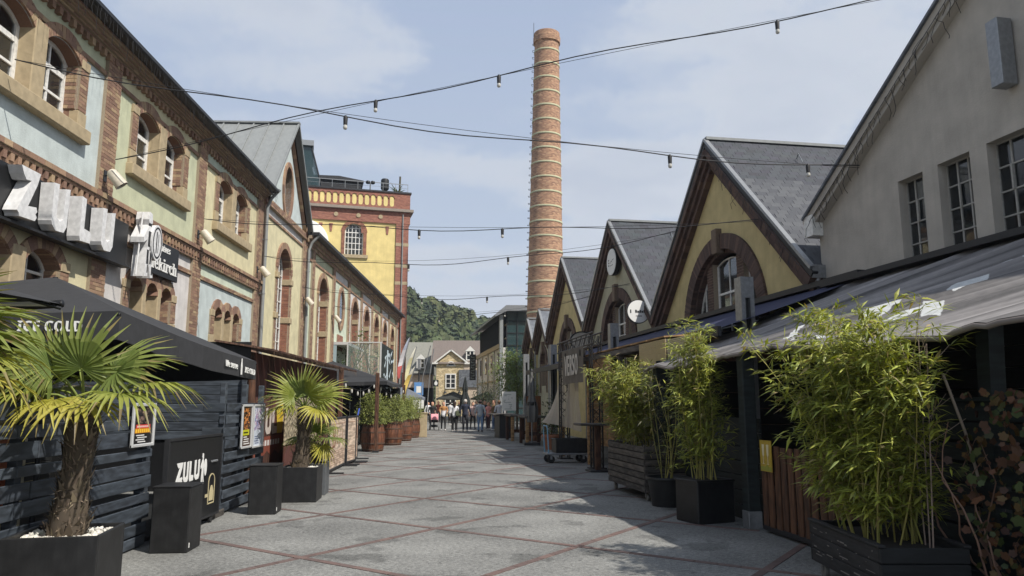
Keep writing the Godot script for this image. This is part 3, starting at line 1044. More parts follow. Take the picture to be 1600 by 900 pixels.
# ---------------------------------------------------------------- left: long wing running to the tower
func long_wing() -> void:
	var D0 := 33.4
	var L := 33.2
	var b := thing("long_building", "long low brewery wing with pastel bays and tall arched brick windows leading to the tower", "building", Vector3(-8, 0, -D0), 88.9)
	var bw := MB.new()
	var E := [0.0, 1.6, 6.2, 10.4, 14.6, 18.8, 23.0, 27.2, 31.6, 33.2]
	var cols := [K.render_mint, K.render_straw, K.render_mint, K.render_pale, K.render_pale, K.render_straw, K.render_pale, K.render_straw, K.render_mint]
	for i in 9:
		var x0: float = E[i]
		var x1: float = E[i + 1]
		var c := (x0 + x1) / 2
		var mb := MB.new()
		var ops := []
		if i == 2: ops = []
		elif i > 0 and i < 8: ops = [[c - 0.95, c + 0.95, 3.55, 6.9, 0.95]]
		bw.col = lin(128, 96, 80)
		wall_open(mb, x0 + 0.25, x1 - 0.25, 0.0, 8.2, -0.05, ops, 0.5, bw)
		part(mb, "wall_panel", cols[i], b)
		mb = MB.new()
		mb.bb(x0 + 0.25, x1 - 0.25, 8.32, 8.75, -0.3, -0.06)
		part(mb, "frieze_panel", K.render_pale if i % 2 == 0 else K.render_sage, b)
		bricks(bw, PAL_L, x0 + 0.25, x1 - 0.25, 8.2, 8.32, -0.3, 0.0, 0.4, 0.12)
		bricks(bw, PAL_L, x0 - 0.25 if i > 0 else x0, x0 + 0.25, 0.0, 8.75, -0.3, 0.04, 0.25, 0.11)
		if ops.size():
			var o: Array = ops[0]
			arch_ring(bw, PAL_L, o[0], o[1], o[3], o[4], 0.26, -0.3, 0.02, 20)
			for e in [[o[0] - 0.24, o[0]], [o[1], o[1] + 0.24]]: bricks(bw, PAL_L, e[0], e[1], 3.6, 6.9, -0.12, 0.0, 0.25, 0.11)
			bw.xf = Transform3D(Basis(Vector3(0, 0, 1), Vector3.UP, Vector3(-1, 0, 0)), Vector3(o[1], 0, -0.5))
			bricks(bw, PAL_T, 0.0, 0.46, 3.6, 6.6, -0.02, 0.02, 0.23, 0.08)
			bw.xf = Transform3D.IDENTITY
			for y in [3.42, 5.1, 6.65]:
				var st := MB.new()
				if y < 4: st.bev(Vector3(c, y, 0.0), Vector3(2.6, 0.25, 0.26), 0.02)
				else: st.bev(Vector3(o[1] - 0.02, y, -0.24), Vector3(0.12, 0.28, 0.5), 0.01)
				part(st, "sill" if y < 4 else "quoin", K.sandstone, b)
			window(b, o[0], o[1], 3.55, 6.9, 0.94, -0.45, 4, [4.1, 4.65, 5.2, 5.75, 6.3, 6.85, 7.35], 0.07, K.white_paint, K.pane, 0.045)
		if i == 2:   # vesica niche with a brick lining and a brick plaque under it
			var ov := PackedVector2Array()
			for k in 20:
				var q := TAU * k / 20
				ov.append(Vector2(c + 0.85 * cos(q), 6.85 + 1.25 * sin(q)))
			for k in 20:
				var p := ov[k]
				var q := ov[(k + 1) % 20]
				var m := Vector2(c, 6.85)
				bw.col = pick(PAL_L)
				bw.prism(PackedVector2Array([p, q, q + (m - q).normalized() * 0.24, p + (m - p).normalized() * 0.24]), -0.05, 0.04)
			var nb := MB.new()
			nb.prism(scaled(ov, Vector2(c, 6.85) * 0.28, Vector2(0.72, 0.72)), -0.05, -0.035)
			var dw := part(nb, "oval_window", K.interior, b)
			nb = MB.new()
			nb.prism(scaled(ov, Vector2(c, 6.85) * 0.3, Vector2(0.7, 0.7)), -0.03, -0.026)
			part(nb, "pane", K.pane, dw)
			bricks(bw, PAL_T, c - 0.75, c + 0.75, 4.5, 5.35, -0.1, 0.0)
	bricks(bw, PAL_L, 0, L, 8.75, 8.9, -0.3, 0.06, 0.4, 0.15)
	bricks(bw, PAL_L, 0, L, 8.9, 9.05, -0.3, 0.16, 0.4, 0.15)
	bricks(bw, PAL_L, 0, L, 9.05, 9.2, -0.3, 0.28, 0.4, 0.15)
	part(bw, "brickwork", K.brick, b, true)
	var r := MB.new()
	r.bb(0, L, 9.2, 9.34, 0.2, 0.6)
	part(r, "gutter", K.dark_metal, b)
	r = MB.new()
	r.quad(Vector3(0, 9.3, 0.55), Vector3(L, 9.3, 0.55), Vector3(L, 10.6, -7), Vector3(0, 10.6, -7))
	part(r, "roof", K.dark_metal, b)
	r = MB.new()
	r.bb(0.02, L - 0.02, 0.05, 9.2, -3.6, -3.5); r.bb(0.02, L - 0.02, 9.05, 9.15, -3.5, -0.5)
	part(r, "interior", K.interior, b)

# ---------------------------------------------------------------- left: yellow tower with a roof terrace
func tower() -> void:
	var W := 12.0
	var b := thing("brewery_tower", "square yellow tower with red brick corner and arcaded parapet behind the long wing", "building", Vector3(-6.75, 0, -67.4), 13.0)
	# local x runs left from the right corner (negative), z out towards the street
	var mb := MB.new()
	wall_open(mb, -W, -1.15, 0.0, 18.0, 0.0, [[-5.75, -4.1, 14.9, 17.0, 0.8]], 0.4)
	part(mb, "front_wall", K.render_yellow, b)
	var br := MB.new()
	br.bb(-1.15, 0.0, 0.0, 18.0, -1.2, 0.12)
	br.bb(-W, 0.12, 18.0, 19.1, -W, 0.14)
	part(br, "corner_pilaster", K.brick_red, b)
	for y in [12.3, 13.9, 15.9]:
		br = MB.new()
		br.bb(-1.16, 0.02, y, y + 0.3, -1.21, 0.135)
		part(br, "stone_band", K.sandstone, b)
	br = MB.new()
	br.bb(-W, 0.0, 0.0, 18.0, -W, -1.2)
	part(br, "side_wall", K.render_yellow, b)
	br = MB.new()
	br.bb(-W - 0.2, 0.4, 19.1, 19.35, -W - 0.2, 0.42)
	part(br, "cornice", mat(Color8(150, 140, 130), 0.9, T.mottle, 1.0), b)
	br = MB.new()
	br.bb(-W, 0.1, 19.35, 20.9, -0.5, 0.1); br.bb(-0.4, 0.1, 19.35, 20.9, -W, -0.5)
	part(br, "parapet", K.brick_red, b)
	br = MB.new()
	br.bb(-W, 0.2, 20.9, 21.05, -0.6, 0.2); br.bb(-0.5, 0.2, 20.9, 21.05, -W, -0.6)
	part(br, "coping", K.dark_metal, b)
	var niche := MB.new()
	var pl := arc(-0.19, 0.19, 0.92, 0.19, 8)
	for q in [[0.19, 0.28], [0.15, 0.16], [0.06, 0.1], [-0.06, 0.1], [-0.15, 0.16], [-0.19, 0.28]]: pl.append(Vector2(q[0], q[1]))
	niche.prism(pl, 0.0, 0.02)
	var hood := MB.new()
	for k in 6:
		var q0 := PI * k / 6
		var q1 := PI * (k + 1) / 6
		hood.prism(PackedVector2Array([Vector2(0.22 * cos(q0), 0.9 + 0.22 * sin(q0)), Vector2(0.22 * cos(q1), 0.9 + 0.22 * sin(q1)), Vector2(0.29 * cos(q1), 0.9 + 0.29 * sin(q1)), Vector2(0.29 * cos(q0), 0.9 + 0.29 * sin(q0))]), 0.0, 0.09)
	var nm := niche.mesh()
	var hm := hood.mesh()
	for k in 18:
		inst(nm, "arcade_panel", K.render_yellow, b, Transform3D(Basis.IDENTITY, Vector3(-1.6 - k * 0.57, 19.5, 0.1)))
		inst(hm, "arcade_hood", K.brick_red, b, Transform3D(Basis.IDENTITY, Vector3(-1.6 - k * 0.57, 19.5, 0.1)))
	for x in [-7.9, -7.0, -4.2, -1.95]:
		var tp := MB.new()
		tp.prism(PackedVector2Array([Vector2(x - 0.16, 17.7), Vector2(x - 0.08, 16.95), Vector2(x + 0.08, 16.95), Vector2(x + 0.16, 17.7)]), 0.0, 0.05)
		part(tp, "brick_plaque", K.brick_red, b)
	for x in [-9.0, -6.6, -4.6, -2.6]:
		var ro := MB.new()
		ro.prism(ell(x, 18.55, 0.2, 0.2, 12), 0.1, 0.2)
		part(ro, "rosette", K.sandstone, b)
	var ar := MB.new()
	ar.col = Color(1, 1, 1)
	arch_ring(ar, PAL_T, -5.75, -4.1, 17.0, 0.79, 0.35, -0.05, 0.06, 16)
	bricks(ar, PAL_T, -6.05, -5.75, 14.9, 17.0, -0.05, 0.06, 0.3, 0.2)
	bricks(ar, PAL_T, -4.1, -3.8, 14.9, 17.0, -0.05, 0.06, 0.3, 0.2)
	part(ar, "window_surround", K.brick, b)
	ar = MB.new()
	ar.bb(-6.2, -3.65, 14.6, 14.9, -0.05, 0.16)
	part(ar, "sill", K.sandstone, b)
	window(b, -5.75, -4.1, 14.9, 17.0, 0.79, -0.3, 5, [15.45, 16.0, 16.55, [17.0, 0.08], 17.4], 0.08, K.white_paint, K.pane, 0.06)
	ar = MB.new()
	ar.bb(-W + 0.1, -0.1, 13.8, 18.6, -2.4, -2.3)
	part(ar, "interior", K.interior, b)
	ar = MB.new()
	ar.tube([Vector3(-0.55, 0, 0.2), Vector3(-0.55, 18.9, 0.2)], 0.06, 8)
	part(ar, "downpipe", K.zinc, b)
	ar = MB.new()
	ar.bb(-W, 0.0, 20.2, 20.3, -W, -0.3)
	part(ar, "terrace_floor", K.dark_metal, b)
	# white round panel on the tower front
	var at := b.global_transform if b.is_inside_tree() else b.transform
	var disc := thing("wall_dish", "big white dish fixed to the yellow tower front beside the long roof", "dish", b.transform * Vector3(-9.3, 15.75, 0.0), 13.0)
	ar = MB.new()
	ar.xf = Transform3D(Basis(Vector3.RIGHT, PI / 2), Vector3.ZERO)
	ar.lathe([[2.15, 0.02], [2.15, 0.16], [2.05, 0.2], [0.4, 0.26], [0.001, 0.27]], 40)
	part(ar, "dish", K.paint_white, disc)
	ar = MB.new()
	ar.bb(-0.08, 0.08, -0.08, 0.08, 0.26, 0.5)
	part(ar, "hub", K.dark_metal, disc)
	# roof terrace
	var rail := thing("roof_railing", "thin metal railing along the tower roof terrace", "railing", b.transform * Vector3(0, 21.05, 0), 13.0)
	ar = MB.new()
	ar.bb(-W, -0.1, 0.78, 0.84, -0.15, -0.11); ar.bb(-W, -0.1, 0.45, 0.47, -0.14, -0.12)
	part(ar, "handrail", K.alu, rail)
	for k in 11:
		ar = MB.new()
		ar.bb(-0.15 - k * 1.15, -0.11 - k * 1.15, 0, 0.8, -0.152, -0.108)
		part(ar, "post", K.alu, rail)
	var ph := thing("glass_penthouse", "dark glazed penthouse with sloping side on top of the tower", "building", b.transform * Vector3(0, 20.3, 0), 13.0)
	ar = MB.new()
	ar.prism(PackedVector2Array([Vector2(-13.6, 0), Vector2(-7.6, 0), Vector2(-9.0, 5.0), Vector2(-13.6, 5.2)]), -8.0, -1.6)
	part(ar, "glazing", K.pane_green, ph)
	ar = MB.new()
	ar.bb(-13.8, -8.8, 5.0, 5.5, -8.2, -1.3)
	part(ar, "roof", K.alu, ph)
	for q in [[-13.4, -13.4], [-12.0, -12.0], [-10.4, -10.4], [-7.6, -9.0]]:
		ar = MB.new()
		ar.tube([Vector3(q[0], 0, -1.56), Vector3(q[1], 5.0, -1.56)], 0.07, 6)
		part(ar, "mullion", K.dark_metal, ph)
	ar = MB.new()
	ar.prism(PackedVector2Array([Vector2(-13.5, 0.02), Vector2(-7.9, 0.02), Vector2(-9.2, 4.9), Vector2(-13.5, 4.9)]), -7.8, -4.0)
	part(ar, "interior", K.interior, ph)
	var pv := thing("terrace_pavilion", "low dark flat-roofed bar pavilion behind the tower railing", "pavilion", b.transform * Vector3(-6.4, 20.3, -2.0), 13.0)
	ar = MB.new()
	ar.prism(PackedVector2Array([Vector2(-2.4, 2.05), Vector2(2.3, 1.95), Vector2(2.3, 2.15), Vector2(0, 2.45), Vector2(-2.4, 2.35)]), -2.6, 0.2)
	part(ar, "roof", K.dark_metal, pv)
	ar = MB.new()
	ar.bb(-2.2, 2.1, 0, 2.0, -2.4, 0.0)
	part(ar, "dark_wall", K.canvas_black, pv)
	var ht := thing("patio_heater", "dark cylinder-topped heater standing on the tower roof near its right corner", "heater", b.transform * Vector3(-2.2, 20.3, -0.8), 13.0)
	ar = MB.new()
	ar.lathe([[0.22, 0.0], [0.22, 0.06], [0.05, 0.1], [0.05, 1.1]], 12)
	part(ar, "stand", K.dark_metal, ht)
	ar = MB.new()
	ar.lathe([[0.3, 1.1], [0.38, 1.2], [0.38, 2.05], [0.3, 2.15]], 14)
	part(ar, "drum", K.black_metal, ht)
	var fp := thing("floodlight_pair", "small dark twin floodlight on the tower railing", "floodlight", b.transform * Vector3(-3.6, 21.7, -0.2), 13.0)
	ar = MB.new()
	for sx in [-0.22, 0.22]: ar.lathe([[0.12, 0.0], [0.2, 0.05], [0.2, 0.24], [0.1, 0.3]], 10, Vector3(sx, 0, 0))
	part(ar, "lamp", K.black_metal, fp)
	ar = MB.new()
	ar.bb(-0.05, 0.05, -0.65, 0.1, -0.05, 0.05)
	part(ar, "post", K.dark_metal, fp)
	var pp := thing("potted_palm", "small palm in a pot at the right corner of the tower roof", "plant", b.transform * Vector3(-1.0, 20.3, -0.9), 0.0)
	ar = MB.new()
	ar.lathe([[0.2, 0.0], [0.28, 0.7]], 10)
	part(ar, "pot", K.planter_grey, pp)
	ar = MB.new()
	ar.col = lin(84, 96, 62)
	for k in 16:
		var q := TAU * k / 16
		var e := Vector3(cos(q), 0, sin(q))
		var l := rng.randf_range(0.7, 1.2)
		var tip := Vector3(0, 1.0 + rng.randf_range(-0.1, 0.9), 0) + e * l
		var sd := e.cross(Vector3.UP) * 0.12
		ar.tri(Vector3(0, 0.9, 0) - sd, Vector3(0, 0.9, 0) + sd, tip)
	part(ar, "fronds", K.leaf, pp)
	part_tube(pp, "stem", [Vector3(0.2, 0.7, 0.1), Vector3(0.24, 2.5, 0.1)], 0.09, K.fibre, lin(84, 80, 64))

func part_tube(parent: Node, called: String, pts: Array, r, m: Material, col := Color(1, 1, 1), sides := 8) -> MeshInstance3D:
	var mb := MB.new()
	mb.col = col
	mb.tube(pts, r, sides)
	return part(mb, called, m, parent)

# ---------------------------------------------------------------- left facade fittings
func left_details() -> void:
	# raised letter sign
	var s := thing("letter_sign", "black fascia with deep white block letters ZULU on the pastel building", "sign", Vector3(-7.97, 0, -9.0), 90)
	var mb := MB.new()
	mb.bev(Vector3(3.75, 5.08, 0.04), Vector3(7.5, 0.95, 0.09), 0.01)
	part(mb, "fascia_board", K.black_metal, s)
	mb = MB.new()
	mb.bb(-0.1, 7.5, 4.56, 4.605, 0.0, 0.2)
	part(mb, "fascia_rail", K.dark_metal, s)
	var x := 3.45
	for e in [["Z", 3.15, 0.56], ["U", 4.12, 0.52], ["L", 5.06, 0.42], ["U", 5.86, 0.5]]:
		mb = MB.new()
		mb.prism(scaled(glyph(e[0]), Vector2(e[1], 4.66), Vector2(e[2], 0.86)), 0.1, 0.34)
		part(mb, "letter", K.letter_white, s)
	# emblem
	var em := thing("emblem_sign", "white cut-out warrior emblem with round shield between the letters and the beer board", "sign", Vector3(-7.97, 4.42, -16.45), 90)
	mb = MB.new()
	mb.prism(scaled(emblem_body(), Vector2(0, 0), Vector2(0.85, 1.5)), 0.12, 0.42)
	part(mb, "figure", K.letter_white, em)
	mb = MB.new()
	mb.prism(ell(0.66, 0.85, 0.27, 0.42), 0.15, 0.47)
	part(mb, "shield", K.letter_white, em)
	mb = MB.new()
	var ring := ell(0.66, 0.85, 0.23, 0.37, 24)
	var ring2 := ell(0.66, 0.85, 0.2, 0.33, 24)
	for i in 24: mb.prism(PackedVector2Array([ring[i], ring[(i + 1) % 24], ring2[(i + 1) % 24], ring2[i]]), 0.469, 0.476)
	for q in [[0.6, 0.6, 0.64, 1.1], [0.7, 0.62, 0.72, 1.06], [0.3, 0.7, 0.42, 1.05], [0.4, 0.62, 0.47, 0.95], [0.28, 0.3, 0.36, 0.62], [0.44, 0.32, 0.5, 0.58], [0.3, 1.18, 0.42, 1.24], [0.33, 0.1, 0.36, 0.28], [0.55, 0.08, 0.6, 0.26]]:
		mb.bb(q[0], q[2], q[1], q[3], 0.41, 0.427 if q[0] < 0.58 else 0.474)
	part(mb, "line_work", K.black_metal, em)
	mb = MB.new()
	mb.tube([Vector3(0.08, 0.0, 0.3), Vector3(0.2, 1.46, 0.3)], 0.02, 6)
	part(mb, "spear", K.letter_white, em)
	# beer board
	var bd := thing("beer_board", "flat black board lettered in white beside the warrior emblem", "sign", Vector3(-7.96, 0, -17.15), 90)
	mb = MB.new()
	mb.bev(Vector3(1.1, 5.12, 0.03), Vector3(2.2, 0.86, 0.06), 0.01)
	part(mb, "board", K.black_metal, bd)
	text("LES BIÈRES", bd, "lettering", K.paint_white, 0.12, 0.02, Transform3D(Basis.IDENTITY, Vector3(1.15, 5.38, 0.068)), "Droid Sans", 700, 1.1)
	text("Diekirch", bd, "lettering", K.paint_white, 0.29, 0.02, Transform3D(Basis.IDENTITY, Vector3(1.2, 4.97, 0.068)), "Droid Serif", 700, 1.0)
	# spotlights on the pilasters
	var n := 0
	for q in [[15.45, 6.35, -8.0, "cream spotlight above the white block letters"], [20.7, 6.3, -8.0, "cream spotlight on the second brick pilaster, before the last window pair"], [26.3, 6.3, -8.0, "cream spotlight beside the grey downpipe at the pastel building's end"], [33.3, 6.2, -8.0, "white spotlight where the long wing begins"], [39.4, 6.1, -7.9, "small spotlight beside the vesica niche of the long wing"]]:
		var l := thing("spotlight", q[3], "lamp", Vector3(q[2], q[1], -q[0]), 0, "spotlights on the left facades")
		mb = MB.new()
		mb.bb(0.0, 0.05, -0.12, 0.12, -0.06, 0.06)
		mb.tube([Vector3(0.04, 0, 0), Vector3(0.3, 0.1, 0.06), Vector3(0.36, 0.02, 0.1)], 0.018, 6)
		part(mb, "bracket", K.dark_metal, l)
		mb = MB.new()
		mb.xf = Transform3D(Basis(Quaternion(Vector3.UP, Vector3(0.55, -0.75, -0.25).normalized())).scaled(Vector3.ONE * 1.25), Vector3(0.34, -0.1, 0.1))
		mb.lathe([[0.05, -0.18], [0.085, -0.14], [0.1, 0.08], [0.11, 0.13], [0.1, 0.131], [0.09, 0.08]], 14)
		part(mb, "housing", K.spot, l)
		mb = MB.new()
		mb.xf = Transform3D(Basis(Quaternion(Vector3.UP, Vector3(0.55, -0.75, -0.25).normalized())).scaled(Vector3.ONE * 1.25), Vector3(0.34, -0.1, 0.1))
		mb.lathe([[0.001, 0.09], [0.095, 0.1]], 14, Vector3.ZERO, false)
		part(mb, "lens", K.black_metal, l)
	icicles("icicle_lights", "thin unlit icicle light strands hanging under the pastel building's eaves", Vector3(-7.47, 9.27, -5.2), Vector3(-7.47, 9.27, -26.6), 170)

func icicles(called: String, label: String, a: Vector3, b: Vector3, n: int) -> void:
	var mb := MB.new()
	mb.tube([Vector3.ZERO, b - a], 0.006, 4)
	var i := 0
	while i < n:
		var p := (b - a) * ((i + rng.randf()) / n)
		var l: float = [0.16, 0.3, 0.5, 0.26, 0.42][i % 5] * rng.randf_range(0.8, 1.2)
		var w := Vector3(rng.randf_range(-0.03, 0.03), 0, rng.randf_range(-0.03, 0.03))
		mb.tube([p, p + Vector3(0, -l * 0.5, 0) + w, p + Vector3(0, -l, 0)], 0.0045, 3, false)
		i += 1
	solo(mb, called, K.wire, label, "light chain", a)

# ---------------------------------------------------------------- right: row of gabled malthouses
func right_row() -> void:
	# s of apex, apex height, half width left (away), half width right (near), render, arch radius
	var G := [
		[18.89, 9.0, 4.72, 4.85, K.render_ochre, 2.33, 3.68, "large ochre gable with brick arch window nearest the white hall, steep slate roof"],
		[28.26, 8.95, 4.35, 4.65, K.render_olive, 2.15, 3.8, "grey-olive gable carrying the oval plaque, second from the white hall, slate roof"],
		[36.6, 9.05, 3.9, 3.98, K.render_ochre, 1.75, 3.95, "narrow ochre gable behind the black truss, third from the white hall, slate roof"],
		[42.5, 7.1, 1.9, 2.0, K.render_olive, 0.9, 3.9, "small low gable second nearest to the chimney, slate roof"],
		[46.1, 6.95, 1.9, 1.7, K.render_ochre, 0.8, 3.9, "smallest low gable right beside the chimney, slate roof"]]
	for gi in G.size():
		var g: Array = G[gi]
		var b := thing("gabled_malthouse", g[7], "building", rw(g[0], 9.0), RA - 90.0, "row of gabled malthouses on the right")
		# local x towards the camera, z out to the street
		var A: float = g[1]
		var xl: float = -g[2]
		var xr: float = g[3]
		var sl := 0.93
		var R: float = g[5]
		var cy: float = g[6]
		var yl: float = A + xl * sl
		var yr: float = A - xr * sl
		# face with a round-arched opening
		var ap := PackedVector2Array()
		for i in 25: ap.append(Vector2(R * cos(PI - PI * i / 24), cy + R * sin(PI * i / 24)))
		var mb := MB.new()
		var lft := PackedVector2Array([Vector2(xl, 0), Vector2(-R, 0)])
		for i in 13: lft.append(ap[i])
		lft.append(Vector2(0, A - 0.1)); lft.append(Vector2(xl, yl - 0.1))
		mb.flat(lft, 0.0)
		var rgt := PackedVector2Array([Vector2(R, 0), Vector2(xr, 0), Vector2(xr, yr - 0.1), Vector2(0, A - 0.1)])
		for i in range(12, 25): rgt.append(ap[i])
		mb.flat(rgt, 0.0)
		mb.quad(Vector3(-R, 0, 0), Vector3(R, 0, 0), Vector3(R, 2.6, 0), Vector3(-R, 2.6, 0))
		part(mb, "gable_wall", g[4], b)
		# brick arch, voussoir by voussoir on the nearest gable
		var ring := MB.new()
		var bw := MB.new()
		var nb := int(PI * R / (0.085 if gi < 2 else 0.12))
		var tk := 0.42 if gi < 3 else 0.25
		var pal_m := []
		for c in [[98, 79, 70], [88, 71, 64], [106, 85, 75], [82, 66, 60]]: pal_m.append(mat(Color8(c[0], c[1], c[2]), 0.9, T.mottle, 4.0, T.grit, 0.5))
		if gi == 0:
			var vs := MB.new()
			var hw := PI * R / nb * 0.5 - 0.004
			vs.prism(PackedVector2Array([Vector2(-hw * (R - tk / 2) / R, -tk / 2), Vector2(hw * (R - tk / 2) / R, -tk / 2), Vector2(hw * (R + tk / 2) / R, tk / 2), Vector2(-hw * (R + tk / 2) / R, tk / 2)]), -0.15, 0.07)
			var vm := vs.mesh()
			for i in nb:
				var q := PI * (i + 0.5) / nb
				inst(vm, "brick", pal_m[rng.randi() % 4], b, Transform3D(Basis(Vector3.BACK, q - PI / 2), Vector3(R * cos(q), cy + R * sin(q), rng.randf_range(-0.004, 0.004))))
		else:
			for i in nb:
				var q0 := PI * i / nb + 0.002
				var q1 := PI * (i + 1) / nb - 0.002
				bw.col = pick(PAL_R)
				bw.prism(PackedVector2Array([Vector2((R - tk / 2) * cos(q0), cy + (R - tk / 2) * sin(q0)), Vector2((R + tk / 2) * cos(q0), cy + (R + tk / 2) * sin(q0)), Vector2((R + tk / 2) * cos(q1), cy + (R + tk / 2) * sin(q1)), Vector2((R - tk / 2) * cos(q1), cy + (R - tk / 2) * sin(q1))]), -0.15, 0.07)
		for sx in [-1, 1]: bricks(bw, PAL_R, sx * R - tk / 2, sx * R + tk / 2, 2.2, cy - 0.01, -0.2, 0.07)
		# inner recessed ring and soffit
		var Ri := R - tk / 2
		for i in nb:
			var q0 := PI * i / nb + 0.002
			var q1 := PI * (i + 1) / nb - 0.002
			bw.col = pick(PAL_R)
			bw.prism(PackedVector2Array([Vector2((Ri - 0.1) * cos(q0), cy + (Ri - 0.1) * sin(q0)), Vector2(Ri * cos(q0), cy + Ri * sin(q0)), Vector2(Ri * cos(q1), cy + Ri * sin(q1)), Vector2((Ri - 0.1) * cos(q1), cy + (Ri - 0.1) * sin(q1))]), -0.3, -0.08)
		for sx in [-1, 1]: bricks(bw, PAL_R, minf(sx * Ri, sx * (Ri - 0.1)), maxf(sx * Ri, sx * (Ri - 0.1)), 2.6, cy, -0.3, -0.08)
		# two brick piers dividing three lights
		var Rw := Ri - 0.1
		var pw := Rw * 0.19
		for sx in [-1, 1]:
			var px: float = sx * Rw * 0.46
			var ptop := cy + sqrt(maxf(0.0, Rw * Rw - px * px)) + 0.05
			if gi == 0:
				brick_parts(b, pal_m, px - pw / 2, px + pw / 2, 3.2, ptop, -0.32, -0.1)
			else:
				bricks(bw, PAL_R, px - pw / 2, px + pw / 2, 2.6, ptop, -0.32, -0.1)
		# lights between the piers
		var e0 := Rw * 0.46 - pw / 2
		var ym := cy + sqrt(Rw * Rw - e0 * e0)
		window(b, -e0 + 0.02, e0 - 0.02, 2.7, ym - 0.12, 0.15, -0.3, 2, [cy - 0.5, cy + 0.0, cy + 0.5, [cy + 0.95, 0.06]], 0.05, K.white_paint, K.pane)
		for sx in [-1.0, 1.0]:
			var i0 := Rw * 0.46 + pw / 2
			mb = MB.new()
			var op := PackedVector2Array()
			for k in 9:
				var xx := i0 + (Rw - 0.02 - i0) * k / 8.0
				op.append(Vector2(xx * sx, cy + sqrt(maxf(0.0, Rw * Rw - xx * xx)) - 0.02))
			for k in 8:
				var p := op[k]
				var q := op[k + 1]
				mb.prism(PackedVector2Array([p, q, q - Vector2(sx * 0.05, 0.05), p - Vector2(sx * 0.0, 0.07)]), -0.3, -0.24)
			var xa := minf(i0 * sx, Rw * sx)
			var xb := maxf(i0 * sx, Rw * sx)
			for xx in [i0 + 0.025, (i0 + Rw) / 2, Rw - 0.03]:
				var yt := cy + sqrt(maxf(0.0, Rw * Rw - xx * xx)) - 0.03
				mb.bb(xx * sx - 0.02, xx * sx + 0.02, 2.7, yt, -0.29, -0.245)
			for yy in [cy - 1.0, cy - 0.5, cy, cy + 0.45]:
				var lim := sqrt(maxf(0.0, Rw * Rw - maxf(0.0, yy - cy) * maxf(0.0, yy - cy)))
				if lim > i0: mb.bb(minf(i0 * sx, lim * sx), maxf(i0 * sx, lim * sx), yy - 0.014, yy + 0.014, -0.288, -0.248)
			var sw := part(mb, "side_window", K.white_paint, b)
			mb = MB.new()
			op.append(Vector2(Rw * sx, 2.7)); op.append(Vector2(i0 * sx, 2.7))
			mb.prism(op, -0.275, -0.269)
			part(mb, "pane", K.pane, sw)
		mb = MB.new()
		mb.bev(Vector3(0, cy + R + 0.02, 0.06), Vector3(0.3, 0.7, 0.24), 0.02)
		part(mb, "keystone", mat(Color8(120, 104, 88), 0.9, T.mottle, 2.0), b)
		# stepped brick verge, three fillets deep
		for sx in [-1.0, 1.0]:
			var xe := xl if sx < 0 else xr
			var len := sqrt(xe * xe * (1 + sl * sl))
			var ang: float = atan(sl) * -sx
			for k in 3:
				var m := int(len / 0.24)
				for j in m:
					var tt := (j + 0.5) / m
					bw.col = pick(PAL_R)
					var cpos := Vector3(xe * tt, A - absf(xe) * tt * sl - 0.36 - k * 0.2, 0.2 - k * 0.09)
					bw.box(cpos, Vector3(len / m - 0.006, 0.15, 0.3), Basis(Vector3.BACK, ang))
		part(bw, "brickwork", K.brick, b, true)
		# roof
		var dep := 11.0
		var rn := Basis(Vector3.BACK, -atan(sl))
		for sx in [-1.0, 1.0]:
			var xe := xl if sx < 0 else xr
			var len := sqrt(xe * xe * (1 + sl * sl)) + (0.1 if sx > 0 else 0.0)
			var dirx := Vector3(sx, -sl, 0).normalized()
			var nr := Vector3(sl * sx, 1, 0).normalized()
			mb = MB.new()
			mb.quad(Vector3(0, A - 0.06, 0.3), Vector3(0, A - 0.06, 0.3) + dirx * len, Vector3(0, A - 0.06, -dep) + dirx * len, Vector3(0, A - 0.06, -dep)) if sx < 0 else mb.quad(Vector3(0, A - 0.06, -dep), Vector3(0, A - 0.06, -dep) + dirx * len, Vector3(0, A - 0.06, 0.3) + dirx * len, Vector3(0, A - 0.06, 0.3))
			part(mb, "roof_deck", K.slate_tex, b)
			# slates on the slope that faces the camera, one by one
			if sx > 0 and gi < 3:
				var ew := 0.27 if gi == 0 else 0.34
				var eh := 0.19 if gi == 0 else 0.24
				var rows := int(len / eh)
				var nc := int(dep / ew)
				var rest := MB.new()
				var cnt := 0
				var um := []
				for c in [[72, 75, 81], [65, 68, 75], [79, 82, 87]]: um.append(mat(Color8(c[0], c[1], c[2]), 0.7, T.mottle, 2.0, T.grit, 0.3))
				var tlt := Basis(dirx, nr, dirx.cross(nr))
				for j in range(rows - 1, -1, -1):
					for i in nc:
						var z := 0.26 - (i + (0.5 if j % 2 else 0.0)) * ew - ew / 2
						if i == 0 and j % 2:
							rest.col = jit(lin(72, 75, 81), 0.16)
							rest.box(Vector3(0, A - 0.032, 0.26 - ew / 4) + dirx * (j + 0.55) * eh, Vector3(eh * 1.22, 0.012, ew / 2 - 0.008), tlt * Basis(Vector3.BACK, -0.05))
						var p := Vector3(0, A - 0.045, z) + dirx * (j + 0.55) * eh
						var bs := tlt * Basis(Vector3.BACK, -0.09) * Basis(Vector3.UP, rng.randf_range(-0.015, 0.015))
						var sz := Vector3(eh * 1.22, 0.012, ew - 0.008)
						var lift := nr * (0.012 + rng.randf() * 0.005)
						if gi == 0 and cnt < 300 and i < 14 and j > rows - 27:
							inst(unit_box, "slate", um[rng.randi() % 3], b, Transform3D(bs * Basis.from_scale(sz), p + lift))
							cnt += 1
						else:
							rest.col = jit(lin(72, 75, 81), 0.16)
							rest.box(p + lift, sz, bs)
				part(rest, "slates", K.slate, b, true)
			# verge boards: pale metal capping
			mb = MB.new()
			mb.box(Vector3(0, A - 0.02, 0.3) + dirx * len / 2, Vector3(len, 0.07, 0.12), Basis(Vector3.BACK, atan(sl) * -sx))
